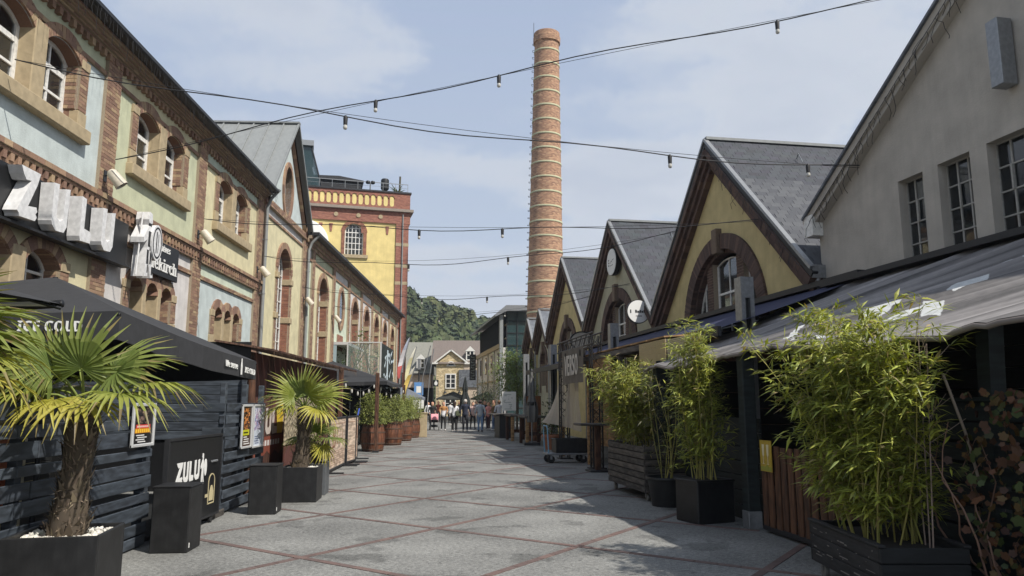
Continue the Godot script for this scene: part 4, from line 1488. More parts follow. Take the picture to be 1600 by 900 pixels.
			part(mb, "verge_capping", K.alu, b)
			mb = MB.new()
			mb.box(Vector3(0, A - 0.16, 0.26) + dirx * len / 2, Vector3(len, 0.12, 0.14), Basis(Vector3.BACK, atan(sl) * -sx))
			part(mb, "verge_board", K.dark_metal, b)
		mb = MB.new()
		mb.bb(-0.1, 0.1, A - 0.03, A + 0.05, -dep, 0.3)
		part(mb, "ridge_cap", K.zinc, b)
		# snow hooks / roof hooks
		if gi < 2:
			for q in [[0.8, -2.0], [0.8, -5.0], [3.4, -4.2]]:
				mb = MB.new()
				var p := Vector3(q[0], A - q[0] * sl + 0.02, q[1])
				mb.tube([p, p + Vector3(0.1, 0.12, 0), p + Vector3(0.28, -0.18, 0)], 0.014, 5)
				part(mb, "roof_hook", K.alu, b)
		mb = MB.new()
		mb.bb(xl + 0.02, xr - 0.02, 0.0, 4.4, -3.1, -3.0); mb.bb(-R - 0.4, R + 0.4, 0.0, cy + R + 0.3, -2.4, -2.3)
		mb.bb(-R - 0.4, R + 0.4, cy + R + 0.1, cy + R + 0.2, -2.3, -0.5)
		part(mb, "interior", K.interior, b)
		# gutter box in the valley on the near side
		mb = MB.new()
		mb.bb(xr - 0.1, xr + 0.08, yr - 0.3, yr - 0.02, 0.0, 0.3)
		mb.tube([Vector3(xr, yr - 0.3, 0.15), Vector3(xr, 0.0, 0.15)], 0.06, 8)
		part(mb, "valley_gutter", K.alu, b)
	# plaque and projecting sign on the second gable
	var op := thing("oval_plaque", "white oval plaque with small black print high on the olive gable", "sign", rw(28.1, 8.92, 7.2), RA - 90.0)
	var mb := MB.new()
	mb.prism(ell(0, 0, 0.62, 0.55, 28), 0.0, 0.18)
	part(mb, "drum", K.black_metal, op)
	mb = MB.new()
	mb.prism(ell(0, 0, 0.6, 0.53, 28), 0.18, 0.2)
	part(mb, "face", K.paint_white, op)
	mb = MB.new()
	for k in 3: mb.bb(-0.36, -0.27, 0.08 - k * 0.11, 0.14 - k * 0.11, 0.2, 0.206)
	for k in 5: mb.box(Vector3(-0.12 + k * 0.1, -0.02 + 0.03 * (k % 2) + k * 0.02, 0.202), Vector3(0.1, 0.02, 0.006), Basis(Vector3.BACK, 0.6 - 0.9 * (k % 2)))
	mb.bb(-0.16, 0.24, -0.15, -0.135, 0.2, 0.206)
	part(mb, "print_marks", K.black_metal, op)
	var ps := thing("projecting_sign", "round white bar sign projecting on a black bracket from the olive gable", "sign", rw(24.25, 8.45, 4.72), RA)
	mb = MB.new()
	mb.prism(ell(0, 0, 0.42, 0.42, 28), -0.05, 0.05)
	part(mb, "rim", K.black_metal, ps)
	mb = MB.new()
	mb.prism(ell(0, 0, 0.39, 0.39, 28), -0.056, 0.056)
	part(mb, "face", K.paint_white, ps)
	mb = MB.new()
	mb.bb(-0.3, -0.26, -0.06, 0.06, 0.056, 0.062)
	for k in 6: mb.bb(-0.12 + k * 0.075, -0.06 + k * 0.075, -0.045, 0.055 - 0.03 * (k % 2), 0.056, 0.062)
	mb.bb(-0.1, 0.12, -0.17, -0.145, 0.056, 0.06)
	part(mb, "print_marks", K.black_metal, ps)
	mb = MB.new()
	for y in [0.14, -0.14]: mb.tube([Vector3(0.38, y, 0), Vector3(0.58, y, 0)], 0.018, 6)
	mb.bb(0.54, 0.58, -0.24, 0.24, -0.04, 0.04)
	part(mb, "bracket", K.black_metal, ps)
	var ps2 := thing("arched_sign", "small round-topped grey sign behind the black truss on the ochre gable", "sign", rw(32.0, 8.5, 4.35), RA)
	mb = MB.new()
	mb.prism(ell(0, 0, 0.55, 0.42, 24), -0.04, 0.04)
	part(mb, "board", K.render_grey, ps2)
	mb = MB.new()
	var r1 := ell(0, 0, 0.56, 0.43, 24)
	var r2 := ell(0, 0, 0.5, 0.37, 24)
	for i in 24: mb.prism(PackedVector2Array([r1[i], r1[(i + 1) % 24], r2[(i + 1) % 24], r2[i]]), -0.05, 0.05)
	part(mb, "rim", K.black_metal, ps2)
	mb = MB.new()
	mb.bb(0.5, 0.62, -0.05, 0.05, -0.03, 0.03)
	part(mb, "bracket", K.black_metal, ps2)
	verge_vine("vine_strand", "bare dangling cable strands along the near slope of the large ochre gable", rw(18.4, 8.6, 8.35), rw(14.3, 8.6, 4.5), 26)

func verge_vine(called: String, label: String, a: Vector3, b: Vector3, n: int) -> void:
	var mb := MB.new()
	mb.tube([Vector3.ZERO, b - a], 0.008, 4)
	for i in n:
		var p := (b - a) * ((i + rng.randf()) / n)
		var pts := [p]
		var q := p
		for k in rng.randi_range(2, 5):
			q += Vector3(rng.randf_range(-0.06, 0.06), -rng.randf_range(0.05, 0.14), rng.randf_range(-0.06, 0.06))
			pts.append(q)
		mb.tube(pts, 0.006, 3, false)
	solo(mb, called, K.wire, label, "cable", a, 0.0, "dangling strands on the right-hand gables")

# ---------------------------------------------------------------- right: white-grey hall
func white_hall() -> void:
	var b := thing("rendered_hall", "large plain grey-white rendered hall with steel-framed windows at the right edge", "building", rw(8.9, 9.0), RA - 90.0)
	var A := 8.75
	var hw := 5.2
	var sl := 0.61
	var ops := [[-2.68, -2.05], [-1.7, -1.0], [-0.66, 0.66], [1.0, 1.7], [2.05, 2.68]]
	var mb := MB.new()
	var x := -hw
	for o in ops:
		mb.quad(Vector3(x, 0, 0), Vector3(o[0], 0, 0), Vector3(o[0], 5.55, 0), Vector3(x, 5.55, 0))
		mb.quad(Vector3(o[0], 0, 0), Vector3(o[1], 0, 0), Vector3(o[1], 4.0, 0), Vector3(o[0], 4.0, 0))
		var zb := -0.22
		mb.quad(Vector3(o[0], 4.0, 0), Vector3(o[0], 4.0, zb), Vector3(o[0], 5.55, zb), Vector3(o[0], 5.55, 0))
		mb.quad(Vector3(o[1], 4.0, zb), Vector3(o[1], 4.0, 0), Vector3(o[1], 5.55, 0), Vector3(o[1], 5.55, zb))
		mb.quad(Vector3(o[0], 4.0, zb), Vector3(o[0], 4.0, 0), Vector3(o[1], 4.0, 0), Vector3(o[1], 4.0, zb))
		mb.quad(Vector3(o[0], 5.55, 0), Vector3(o[0], 5.55, zb), Vector3(o[1], 5.55, zb), Vector3(o[1], 5.55, 0))
		x = o[1]
	mb.quad(Vector3(x, 0, 0), Vector3(hw, 0, 0), Vector3(hw, 5.55, 0), Vector3(x, 5.55, 0))
	mb.flat(PackedVector2Array([Vector2(-hw, 5.55), Vector2(hw, 5.55), Vector2(0, A)]), 0.0)
	mb.quad(Vector3(-hw, 0, -14), Vector3(-hw, 0, 0), Vector3(-hw, 5.5, 0), Vector3(-hw, 5.5, -14))
	mb.quad(Vector3(hw, 0, 0), Vector3(hw, 0, -14), Vector3(hw, 5.5, -14), Vector3(hw, 5.5, 0))
	part(mb, "wall", K.render_grey, b)
	for o in ops:
		mb = MB.new()
		var n := 3 if o[1] - o[0] < 1.0 else 5
		var z := -0.2
		for i in n + 1:
			var xx: float = o[0] + (o[1] - o[0]) * i / n
			mb.bb(maxf(xx - 0.014, o[0]), minf(xx + 0.014, o[1]), 4.0, 5.55, z, z + 0.03)
		for j in 5: mb.bb(o[0], o[1], 4.0 + j * 0.385 - 0.012, 4.0 + j * 0.385 + 0.012, z + 0.003, z + 0.034)
		mb.bb(o[0] + 0.25, o[0] + 0.28, 4.77, 5.15, z + 0.03, z + 0.06)
		var w := part(mb, "window", mat(Color8(168, 166, 160), 0.6, T.mottle, 3.0), b)
		mb = MB.new()
		mb.bb(o[0], o[1], 4.0, 5.55, z + 0.008, z + 0.014)
		part(mb, "pane", K.pane, w)
	# roof with thin white bargeboards
	for sx in [-1.0, 1.0]:
		var dirx := Vector3(sx, -sl, 0).normalized()
		var len := sqrt(hw * hw * (1 + sl * sl)) + 0.25
		mb = MB.new()
		mb.box(Vector3(0, A + 0.06, -6.87) + dirx * len / 2, Vector3(len, 0.05, 14.3), Basis(Vector3.BACK, atan(sl) * -sx))
		part(mb, "roof_slope", K.slate_tex, b)
		mb = MB.new()
		mb.box(Vector3(0, A - 0.06, 0.2) + dirx * len / 2, Vector3(len, 0.18, 0.05), Basis(Vector3.BACK, atan(sl) * -sx))
		part(mb, "bargeboard", K.render_grey, b)
		mb = MB.new()
		mb.box(Vector3(0, A - 0.2, 0.08) + dirx * len / 2, Vector3(len, 0.14, 0.2), Basis(Vector3.BACK, atan(sl) * -sx))
		part(mb, "bargeboard_fillet", K.render_grey, b)
		mb = MB.new()
		mb.bb(sx * (hw + 0.02) - 0.16, sx * (hw + 0.02) + 0.16, 5.1, 5.55, -0.2, 0.24)
		part(mb, "eaves_box", K.white_paint, b)
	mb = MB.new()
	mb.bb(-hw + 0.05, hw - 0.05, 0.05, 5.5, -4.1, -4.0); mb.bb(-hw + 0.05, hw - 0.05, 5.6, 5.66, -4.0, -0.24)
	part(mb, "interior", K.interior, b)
	mb = MB.new()
	mb.prism(PackedVector2Array([Vector2(-4.35, 3.86), Vector2(hw, 3.86), Vector2(hw, 3.96), Vector2(-4.35, 3.96)]), 0.0, 0.62)
	part(mb, "awning_ledge", K.dark_metal, b)
	# box sign of which one upright shows
	var sg := thing("box_letter_sign", "deep grey box letter fixed high on the grey-white hall at the picture's edge", "sign", rw(8.95, 8.98, 6.2), RA - 90.0)
	mb = MB.new()
	mb.bev(Vector3(0.0, 0.52, 0.14), Vector3(0.22, 1.04, 0.26), 0.012)
	part(mb, "upright", K.alu, sg)
	mb = MB.new()
	mb.bb(-0.09, 0.09, 0.02, 1.02, 0.0, 0.02)
	part(mb, "back_plate", K.dark_metal, sg)
	verge_vine("vine_strand", "bare dangling strands along the sloping roof edge of the grey-white hall", rw(9.3, 8.72, 8.3), rw(14.0, 8.72, 5.4), 40)

# ---------------------------------------------------------------- far end of the street
func far_end() -> void:
	# chimney
	var ch := thing("brick_chimney", "tall round brick factory chimney with pale bands", "chimney", rw(57.0, 12.08), 0)
	ch.rotation_degrees = Vector3(0, 0, -0.7)
	var H := 32.3
	var mb := MB.new()
	var prof := []
	for i in 41:
		var y := H * i / 40.0
		prof.append([1.62 - 0.62 * y / H, y])
	mb.lathe(prof, 48, Vector3.ZERO, false)
	for i in mb.t.size(): mb.t[i] = Vector2(mb.t[i].x * 3.0, mb.t[i].y / 2.4)
	var cm := uvmat(T.brick, 0.9, T.brick_n)
	part(mb, "shaft", cm, ch)
	var y := 7.4
	while y < H - 1.0:
		var r := 1.62 - 0.62 * y / H
		mb = MB.new()
		mb.lathe([[r, y - 0.07], [r + 0.04, y - 0.07], [r + 0.04, y + 0.06], [r, y + 0.06]], 48, Vector3.ZERO, false)
		part(mb, "band", mat(Color8(196, 196, 164), 0.9, T.mottle, 2.0), ch)
		y += 1.22
	mb = MB.new()
	mb.lathe([[1.0, H - 0.95], [1.13, H - 0.9], [1.13, H - 0.88], [1.14, H - 0.42], [1.14, H - 0.4], [1.09, H - 0.38], [1.09, H - 0.36], [1.08, H - 0.02], [1.06, H], [0.8, H + 0.02], [0.78, H - 0.6]], 48, Vector3.ZERO, false)
	for i in mb.t.size(): mb.t[i] = Vector2(mb.t[i].x * 3.0, mb.t[i].y / 2.4)
	part(mb, "crown", cm, ch)
	for k in 40:
		mb = MB.new()
		var yy := 8.0 + k * 0.6
		var r := 1.62 - 0.62 * yy / H
		mb.xf = Transform3D(Basis(Vector3.UP, deg_to_rad(172)), Vector3.ZERO)
		mb.tube([Vector3(r - 0.02, yy, -0.15), Vector3(r + 0.16, yy, -0.15), Vector3(r + 0.16, yy, 0.15), Vector3(r - 0.02, yy, 0.15)], 0.018, 4)
		part(mb, "rung", K.dark_metal, ch)
	part_tube(ch, "lightning_rod", [Vector3(-1.1, H - 0.8, 0), Vector3(-1.1, H + 1.0, 0)], 0.02, K.dark_metal)
	# rendered house with a glazed stair tower and a timber upper storey
	var g := thing("glazed_house", "pale rendered house with dark timber loggia and green glass stair tower behind the tree", "building", rw(65.0, 10.2), RA)
	# local x across (t), z towards the camera (-s)
	mb = MB.new()
	mb.bb(-0.2, 6.0, 0, 6.5, -19, -3.2)
	mb.bb(-0.2, 0.15, 0, 6.5, -3.2, 0)
	part(mb, "lower_wall", K.render_pale, g)
	for k in 4:
		for q in [[4.75, 6.3], ]:
			mb = MB.new()
			var z := -2.8 - k * 4.2
			mb.bb(-0.24, -0.16, 4.5, 6.2, z - 0.5, z + 0.5)
			var w := part(mb, "window", K.maroon, g)
			mb = MB.new()
			mb.bb(-0.255, -0.25, 4.6, 6.1, z - 0.4, z + 0.4)
			part(mb, "pane", K.pane, w)
	for k in 5:
		mb = MB.new()
		mb.bb(-0.34, -0.2, 0, 6.5, -0.4 - k * 4.4 - 0.3, -0.4 - k * 4.4)
		part(mb, "pilaster", K.render_grey, g)
	mb = MB.new()
	mb.bb(-0.4, -0.19, 6.5, 6.9, -19, 0.0); mb.bb(-0.3, -0.19, 3.6, 3.75, -19, 0.0)
	part(mb, "cornice", K.sandstone, g)
	for k in 26:
		mb = MB.new()
		mb.bb(-0.12, -0.02, 6.9, 9.3, -0.9 - k * 0.65, -0.75 - k * 0.65)
		part(mb, "louvre", K.wood_black, g)
	mb = MB.new()
	mb.bb(0.1, 6.0, 6.9, 9.3, -19, -3.3)
	part(mb, "loggia", K.interior, g)
	mb = MB.new()
	mb.prism(PackedVector2Array([Vector2(-1.0, 9.15), Vector2(0.1, 9.7), Vector2(6.0, 9.8), Vector2(6.0, 10.3), Vector2(0.0, 10.2), Vector2(-1.0, 9.35)]), -19.5, 0.8)
	part(mb, "roof", K.alu, g)
	mb = MB.new()
	mb.bb(0.16, 4.0, 0.0, 9.7, -0.04, 0.0)
	part(mb, "stair_glazing", K.pane_green, g)
	for k in 5:
		mb = MB.new()
		mb.bb(0.16 + k * 0.95 - 0.04, 0.16 + k * 0.95 + 0.04, 0, 9.7, 0.0, 0.08)
		part(mb, "glazing_bar", K.dark_metal, g)
	for k in 8:
		mb = MB.new()
		mb.bb(0.16, 4.0, 1.2 + k * 1.1 - 0.03, 1.2 + k * 1.1 + 0.03, 0.002, 0.06)
		part(mb, "transom", K.dark_metal, g)
	for k in 7:
		mb = MB.new()
		mb.bb(0.4, 3.8, 1.2 + k * 1.25, 1.32 + k * 1.25, -2.8, -0.3)
		part(mb, "stair_landing", K.render_grey, g)
	mb = MB.new()
	mb.bb(-0.5, -0.2, 0, 9.4, -0.2, 0.3)
	part(mb, "corner_post", K.zinc, g)
	var vs := thing("vertical_sign", "narrow dark vertical sign with pale lettering between stone house and rendered house", "sign", Vector3(-0.85, 5.6, -84.0), 0)
	mb = MB.new()
	mb.bb(-0.35, 0.35, -1.45, 1.45, -0.1, 0.1)
	part(mb, "board", K.black_metal, vs)
	mb = MB.new()
	for i in 9:
		mb.bb(-0.2, 0.2, 1.1 - i * 0.3, 1.16 - i * 0.3, 0.1, 0.12)
		mb.bb(-0.2 + 0.3 * (i % 2), -0.1 + 0.3 * (i % 2), 1.16 - i * 0.3, 1.28 - i * 0.3, 0.1, 0.12)
	part(mb, "lettering", mat(Color8(120, 130, 130), 0.6), vs)
	mb = MB.new()
	mb.bb(0.35, 1.2, -0.06, 0.06, -0.04, 0.04)
	part(mb, "bracket", K.black_metal, vs)
	# stone house across the end
	var h := thing("stone_house", "yellow stone house with white-trimmed gable and slate roof closing the street", "building", Vector3(-3.69, 0, -94), 0)
	h.scale = Vector3.ONE * 1.07
	mb = MB.new()
	mb.prism(PackedVector2Array([Vector2(-1.7, 0), Vector2(5.0, 0), Vector2(5.0, 6.2), Vector2(1.75, 6.2), Vector2(0, 7.55), Vector2(-1.7, 6.2)]), -8, 0)
	part(mb, "stone_wall", mat(Color(1, 1, 1), 0.9, T.stone, 0.8, T.stone_n, 0.4), h)
	mb = MB.new()
	mb.bb(-1.76, -1.7, 0, 6.2, -8, -0.02)
	part(mb, "side_wall", K.render_grey, h)
	mb = MB.new()
	mb.quad(Vector3(-2.4, 6.1, 0.3), Vector3(6, 6.1, 0.3), Vector3(6, 9.2, -4.2), Vector3(-2.4, 9.2, -4.2))
	mb.quad(Vector3(-2.4, 6.1, -9), Vector3(-2.4, 9.2, -4.2), Vector3(6, 9.2, -4.2), Vector3(6, 6.1, -9))
	mb.tri(Vector3(-2.4, 6.1, 0.3), Vector3(-2.4, 9.2, -4.2), Vector3(-2.4, 6.1, -9))
	part(mb, "roof", mat(Color8(120, 110, 104), 0.8, T.render, 0.5, T.slate_n, 0.4), h)
	mb = MB.new()
	for sx in [-1.0, 1.0]: mb.box(Vector3(sx * 0.95, 6.98, 0.12), Vector3(2.5, 0.16, 0.3), Basis(Vector3.BACK, -sx * 0.66))
	mb.bb(-2.3, -1.55, 6.05, 6.22, -0.1, 0.3); mb.bb(1.6, 2.3, 6.05, 6.22, -0.1, 0.3)
	part(mb, "white_trim", K.white_paint, h)
	mb = MB.new()
	mb.quad(Vector3(-2.0, 6.1, 0.25), Vector3(-2.0, 6.1, -3), Vector3(0, 7.68, -3), Vector3(0, 7.68, 0.25))
	mb.quad(Vector3(2.0, 6.1, -3), Vector3(2.0, 6.1, 0.25), Vector3(0, 7.68, 0.25), Vector3(0, 7.68, -3))
	part(mb, "gable_roof", K.slate_tex, h)
	for w in [[-0.02, 3.3, 1.0, 1.5], [-0.02, 0.6, 1.1, 1.3]]:
		mb = MB.new()
		mb.bb(w[0] - w[2] / 2 - 0.12, w[0] + w[2] / 2 + 0.12, w[1] - 0.12, w[1], 0, 0.1)
		mb.bb(w[0] - w[2] / 2 - 0.12, w[0] + w[2] / 2 + 0.12, w[1] + w[3], w[1] + w[3] + 0.14, 0, 0.1)
		for sx in [-1, 1]: mb.bb(w[0] + sx * (w[2] / 2 + 0.06) - 0.06, w[0] + sx * (w[2] / 2 + 0.06) + 0.06, w[1], w[1] + w[3], 0, 0.1)
		mb.bb(w[0] - 0.06, w[0] + 0.06, w[1], w[1] + w[3], 0.005, 0.09)
		for k in 2: mb.bb(w[0] - w[2] / 2, w[0] + w[2] / 2, w[1] + w[3] * (k + 1) / 3 - 0.03, w[1] + w[3] * (k + 1) / 3 + 0.03, 0.008, 0.085)
		var win := part(mb, "window", K.white_paint, h)
		mb = MB.new()
		mb.bb(w[0] - w[2] / 2, w[0] + w[2] / 2, w[1], w[1] + w[3], 0.003, 0.02)
		part(mb, "pane", mat(Color8(40, 42, 44), 0.15), win)
	mb = MB.new()
	var lu := arc(-0.5, 0.5, 5.9, 0.5, 12)
	var li := arc(-0.32, 0.32, 5.98, 0.32, 12)
	for i in 12: mb.prism(PackedVector2Array([lu[i], lu[i + 1], li[i + 1], li[i]]), 0, 0.1)
	mb.bb(-0.55, 0.55, 5.8, 5.9, 0, 0.11)
	var lw := part(mb, "lunette_window", K.white_paint, h)
	mb = MB.new()
	li.append(Vector2(0.32, 5.9)); li.append(Vector2(-0.32, 5.9))
	mb.prism(li, 0.002, 0.02)
	part(mb, "pane", mat(Color8(40, 42, 44), 0.15), lw)
	mb = MB.new()
	mb.bb(1.5, 5.02, 0.0, 6.1, 0.0, 0.06)
	part(mb, "rendered_wall", mat(Color8(200, 184, 166), 0.9, T.render, 0.6), h)
	mb = MB.new()
	mb.bb(0.95, 3.6, 3.35, 5.4, 0.0, 0.25)
	part(mb, "slate_hanging", K.slate_tex, h)
	dormer(h, Vector3(2.25, 6.5, -0.5))
	# lamps and hanging sign at its foot
	var hs := thing("hanging_sign", "square black sign with white bottle shape on the stone house corner", "sign", Vector3(-5.5, 4.1, -92.4), 0)
	mb = MB.new()
	mb.bb(-0.35, 0.35, -0.45, 0.35, -0.06, 0.06)
	part(mb, "board", K.black_metal, hs)
	mb = MB.new()
	mb.prism(ell(0.05, -0.08, 0.2, 0.25, 14), 0.06, 0.08); mb.bb(-0.02, 0.12, 0.1, 0.26, 0.06, 0.075)
	part(mb, "bottle_shape", K.paint_white, hs)
	mb = MB.new()
	mb.bb(0.3, 0.36, -4.0, -0.45, -0.03, 0.03)
	part(mb, "post", K.alu, hs)
	for q in [[-4.1, "left"], [-2.4, "right"]]:
		var lp := thing("wall_lamp", "small dark wall lamp %s of the white window on the stone house" % ["left below" if q[1] == "left" else "right below"], "lamp", Vector3(q[0] * 1.07, 2.9, -93.98), 0, "wall lamps on the stone house")
		mb = MB.new()
		mb.bb(-0.04, 0.04, 0.1, 0.3, 0.0, 0.2)
		part(mb, "bracket", K.black_metal, lp)
		mb = MB.new()
		mb.lathe([[0.16, -0.1], [0.2, 0.0], [0.08, 0.16]], 10, Vector3(0, 0, 0.25))
		part(mb, "lantern", K.black_metal, lp)
	# low house left of it with a passage under it
	var l := thing("passage_house", "low house with grey roof, white dormer and dark passage, left of the stone house", "building", Vector3(-9.6, 0, -98.4), 0)
	l.scale = Vector3.ONE * 1.07
	mb = MB.new()
	mb.bb(-6, 2.9, 3.4, 5.2, -6, 0); mb.bb(-6, -2.4, 0, 3.4, -6, 0)
	part(mb, "wall", mat(Color8(206, 186, 168), 0.9, T.mottle, 0.6), l)
	mb = MB.new()
	mb.bb(-2.4, 2.9, 0, 3.4, -6.2, -4.0)
	part(mb, "passage", K.interior, l)
	mb = MB.new()
	mb.quad(Vector3(-6, 5.1, 0.4), Vector3(3.0, 5.1, 0.4), Vector3(3.0, 9.3, -4.2), Vector3(-6, 9.3, -4.2))
	mb.quad(Vector3(-6, 5.1, -9), Vector3(-6, 9.3, -4.2), Vector3(3.0, 9.3, -4.2), Vector3(3.0, 5.1, -9))
	mb.tri(Vector3(3.0, 5.1, -9), Vector3(3.0, 9.3, -4.2), Vector3(3.0, 5.1, 0.4))
	part(mb, "roof", mat(Color8(138, 138, 130), 0.8, T.render, 0.45, T.slate_n, 0.4), l)
	mb = MB.new()
	mb.bb(-6, 3.0, 4.95, 5.12, 0.0, 0.5)
	part(mb, "gutter", K.dark_metal, l)
	dormer(l, Vector3(1.65, 5.75, 0.0))
	hill()

func dormer(parent: Node, at: Vector3) -> void:
	var mb := MB.new()
	var o := at
	mb.bb(o.x - 0.5, o.x - 0.38, o.y, o.y + 1.1, o.z, o.z + 0.3); mb.bb(o.x + 0.38, o.x + 0.5, o.y, o.y + 1.1, o.z, o.z + 0.3)
	mb.bb(o.x - 0.38, o.x + 0.38, o.y, o.y + 0.12, o.z, o.z + 0.3)
	mb.prism(PackedVector2Array([Vector2(o.x - 0.6, o.y + 1.1), Vector2(o.x + 0.6, o.y + 1.1), Vector2(o.x, o.y + 1.7)]), o.z - 1.2, o.z + 0.35)
	mb.bb(o.x - 0.05, o.x + 0.05, o.y + 0.12, o.y + 1.1, o.z, o.z + 0.28)
	mb.bb(o.x - 0.38, o.x + 0.38, o.y + 0.6, o.y + 0.67, o.z, o.z + 0.27)
	mb.bb(o.x - 0.49, o.x + 0.49, o.y, o.y + 1.1, o.z - 1.2, o.z - 0.1)
	var d := part(mb, "dormer", K.white_paint, parent)
	mb = MB.new()
	mb.bb(o.x - 0.38, o.x + 0.38, o.y + 0.12, o.y + 1.1, o.z + 0.02, o.z + 0.05)
	part(mb, "pane", mat(Color8(40, 42, 44), 0.15), d)

func hill_h(x: float, z: float) -> float:
	var t := clampf((-z - 135.0) / 150.0, 0.0, 1.0)
	var top := 29.0 - 0.28 * x
	if x > 20.0: top = 23.4 - 0.14 * (x - 20.0)
	if x < -80.0: top = 51.4 - 0.05 * (-80.0 - x)
	return top * (t * t * (3 - 2 * t)) - 0.5 + 2.0 * sin(x * 0.06 + z * 0.03) * t

func hill() -> void:
	var mb := MB.new()
	mb.col = lin(72, 84, 46)
	var N := 30
	for i in N:
		for j in 16:
			var x0 := -260.0 + 520.0 * i / N
			var x1 := -260.0 + 520.0 * (i + 1) / N
			var z0 := -130.0 - 190.0 * j / 16
			var z1 := -130.0 - 190.0 * (j + 1) / 16
			mb.quad(Vector3(x0, hill_h(x0, z0), z0), Vector3(x1, hill_h(x1, z0), z0), Vector3(x1, hill_h(x1, z1), z1), Vector3(x0, hill_h(x0, z1), z1))
	var h := part(mb, "hill", K.leaf_far, self)
	h.set_meta("kind", "structure")
	# the wood on it: crowns of many leaf clumps
	var protos := []
	for v in 1:
		var c := MB.new()
		for k in 260:
			var d := Vector3(rng.randfn(), rng.randfn(), rng.randfn()).normalized()
			if d.y < -0.35: d.y = -d.y
			var lob := 1.0 + 0.28 * sin(d.x * 4.0 + v) * cos(d.z * 5.0 + v * 2.0)
			var p := Vector3(d.x, d.y * 0.95, d.z) * lob * rng.randf_range(0.72, 1.04)
			var nn := (d + Vector3(rng.randfn(), rng.randfn(), rng.randfn()) * 0.45).normalized()
			var a := nn.cross(Vector3(rng.randfn(), rng.randfn(), rng.randfn())).normalized()
			var bq := nn.cross(a)
			var r := rng.randf_range(0.12, 0.26)
			c.col = jit(Color(1, 1, 1), 0.3)
			c.quad(p - a * r - bq * r * 0.5, p + a * r * 0.6 - bq * r, p + a * r + bq * r * 0.6, p - a * r * 0.5 + bq * r)
		protos.append(c.mesh())
	var mm := MultiMesh.new()
	mm.transform_format = MultiMesh.TRANSFORM_3D
	mm.use_colors = true
	mm.mesh = protos[0]
	mm.instance_count = 5200
	for i in 5200:
		var x := rng.randf_range(-170, 120)
		var z := rng.randf_range(-318, -138)
		var s := 1.3 + 2.4 * pow(rng.randf(), 1.6)
		mm.set_instance_transform(i, Transform3D(Basis.from_euler(Vector3(rng.randf_range(-0.3, 0.3), rng.randf() * TAU, rng.randf_range(-0.3, 0.3))).scaled(Vector3(s * rng.randf_range(0.8, 1.25), s * rng.randf_range(0.9, 1.5), s)), Vector3(x, hill_h(x, z) + s * 0.9, z)))
		var g := rng.randf()
		var c := Color(0.05, 0.072, 0.024).lerp(Color(0.105, 0.12, 0.036), g * g)
		if rng.randf() < 0.12: c = Color(0.04, 0.062, 0.028)
		mm.set_instance_color(i, jit(c, 0.2))
	var o := MultiMeshInstance3D.new()
	o.name = "hillside_wood"
	o.multimesh = mm
	o.material_override = K.leaf_far
	add_child(o)
	o.set_meta("kind", "stuff")
	tag(o, "dense green wood covering the hill behind the stone house", "wood")

# ---------------------------------------------------------------- left terrace
func plank(parent: Node, called: String, a: Vector3, b: Vector3, h: float, th: float, m: Material) -> MeshInstance3D:
	# a board from a to b, h tall
	var d := b - a
	var mb := MB.new()
	var bs := Basis(d.normalized(), Vector3.UP, d.normalized().cross(Vector3.UP))
	mb.bev((a + b) / 2, Vector3(d.length(), h, th), 0.006, bs)
	return part(mb, called, m, parent)

func canopy(called: String, label: String, c: Vector3, hx: float, hz: float, edge: Array, peak: float, val: float, group: String, mt: Material) -> Node3D:
	# square parasol: four sloping gores with valance; edge = heights at (-x,+z), (+x,+z), (+x,-z), (-x,-z)
	var p := thing(called, label, "parasol", c, 0, group)
	var cs := [Vector3(-hx, edge[0], hz), Vector3(hx, edge[1], hz), Vector3(hx, edge[2], -hz), Vector3(-hx, edge[3], -hz)]
	var top := Vector3(0, peak, 0)
	for i in 4:
		var a: Vector3 = cs[i]
		var b: Vector3 = cs[(i + 1) % 4]
		var mb := MB.new()
		var N := 10
		for j in N:          # cloth sags a little between the ribs
			for k in N:
				var P := func(u: float, v: float) -> Vector3:
					var e := a.lerp(b, u)
					var q := e.lerp(top, v)
					return q - Vector3(0, 0.14 * sin(PI * u) * (1 - v) * (0.35 + v), 0)
				var u0 := float(j) / N
				var u1 := float(j + 1) / N
				var v0 := float(k) / N
				var v1 := float(k + 1) / N
				mb.quad(P.call(u0, v0), P.call(u1, v0), P.call(u1, v1), P.call(u0, v1))
		part(mb, "gore", mt, p)
		if val > 0.0:
			mb = MB.new()
			var outn := ((a + b) / 2 * Vector3(1, 0, 1)).normalized()
			for j in 12:
				var u0 := j / 12.0
				var u1 := (j + 1) / 12.0
				var q0 := a.lerp(b, u0) - Vector3(0, 0.05 * sin(PI * u0), 0)
				var q1 := a.lerp(b, u1) - Vector3(0, 0.05 * sin(PI * u1), 0)
				var w0 := outn * 0.02 * sin(u0 * 19.0)
				var w1 := outn * 0.02 * sin(u1 * 19.0)
				mb.quad(q0 + w0 - Vector3(0, val, 0), q1 + w1 - Vector3(0, val, 0), q1, q0)
				mb.quad(q1 + w1 * 0.5 - Vector3(0, val, 0) - outn * 0.012, q0 + w0 * 0.5 - Vector3(0, val, 0) - outn * 0.012, q0 - outn * 0.012, q1 - outn * 0.012)
			part(mb, "valance", mt, p)
	for i in 4: part_tube(p, "rib", [top - Vector3(0, 0.06, 0), cs[i] - Vector3(0, 0.04, 0)], 0.018, K.black_metal, Color(1, 1, 1), 5)
	part_tube(p, "pole", [Vector3(0, 0, 0), top], 0.035, K.black_metal)
	var fb := MB.new()
	fb.bev(Vector3(0, 0.04, 0), Vector3(0.7, 0.08, 0.7), 0.01)
	part(fb, "base_plate", K.black_metal, p)
	return p

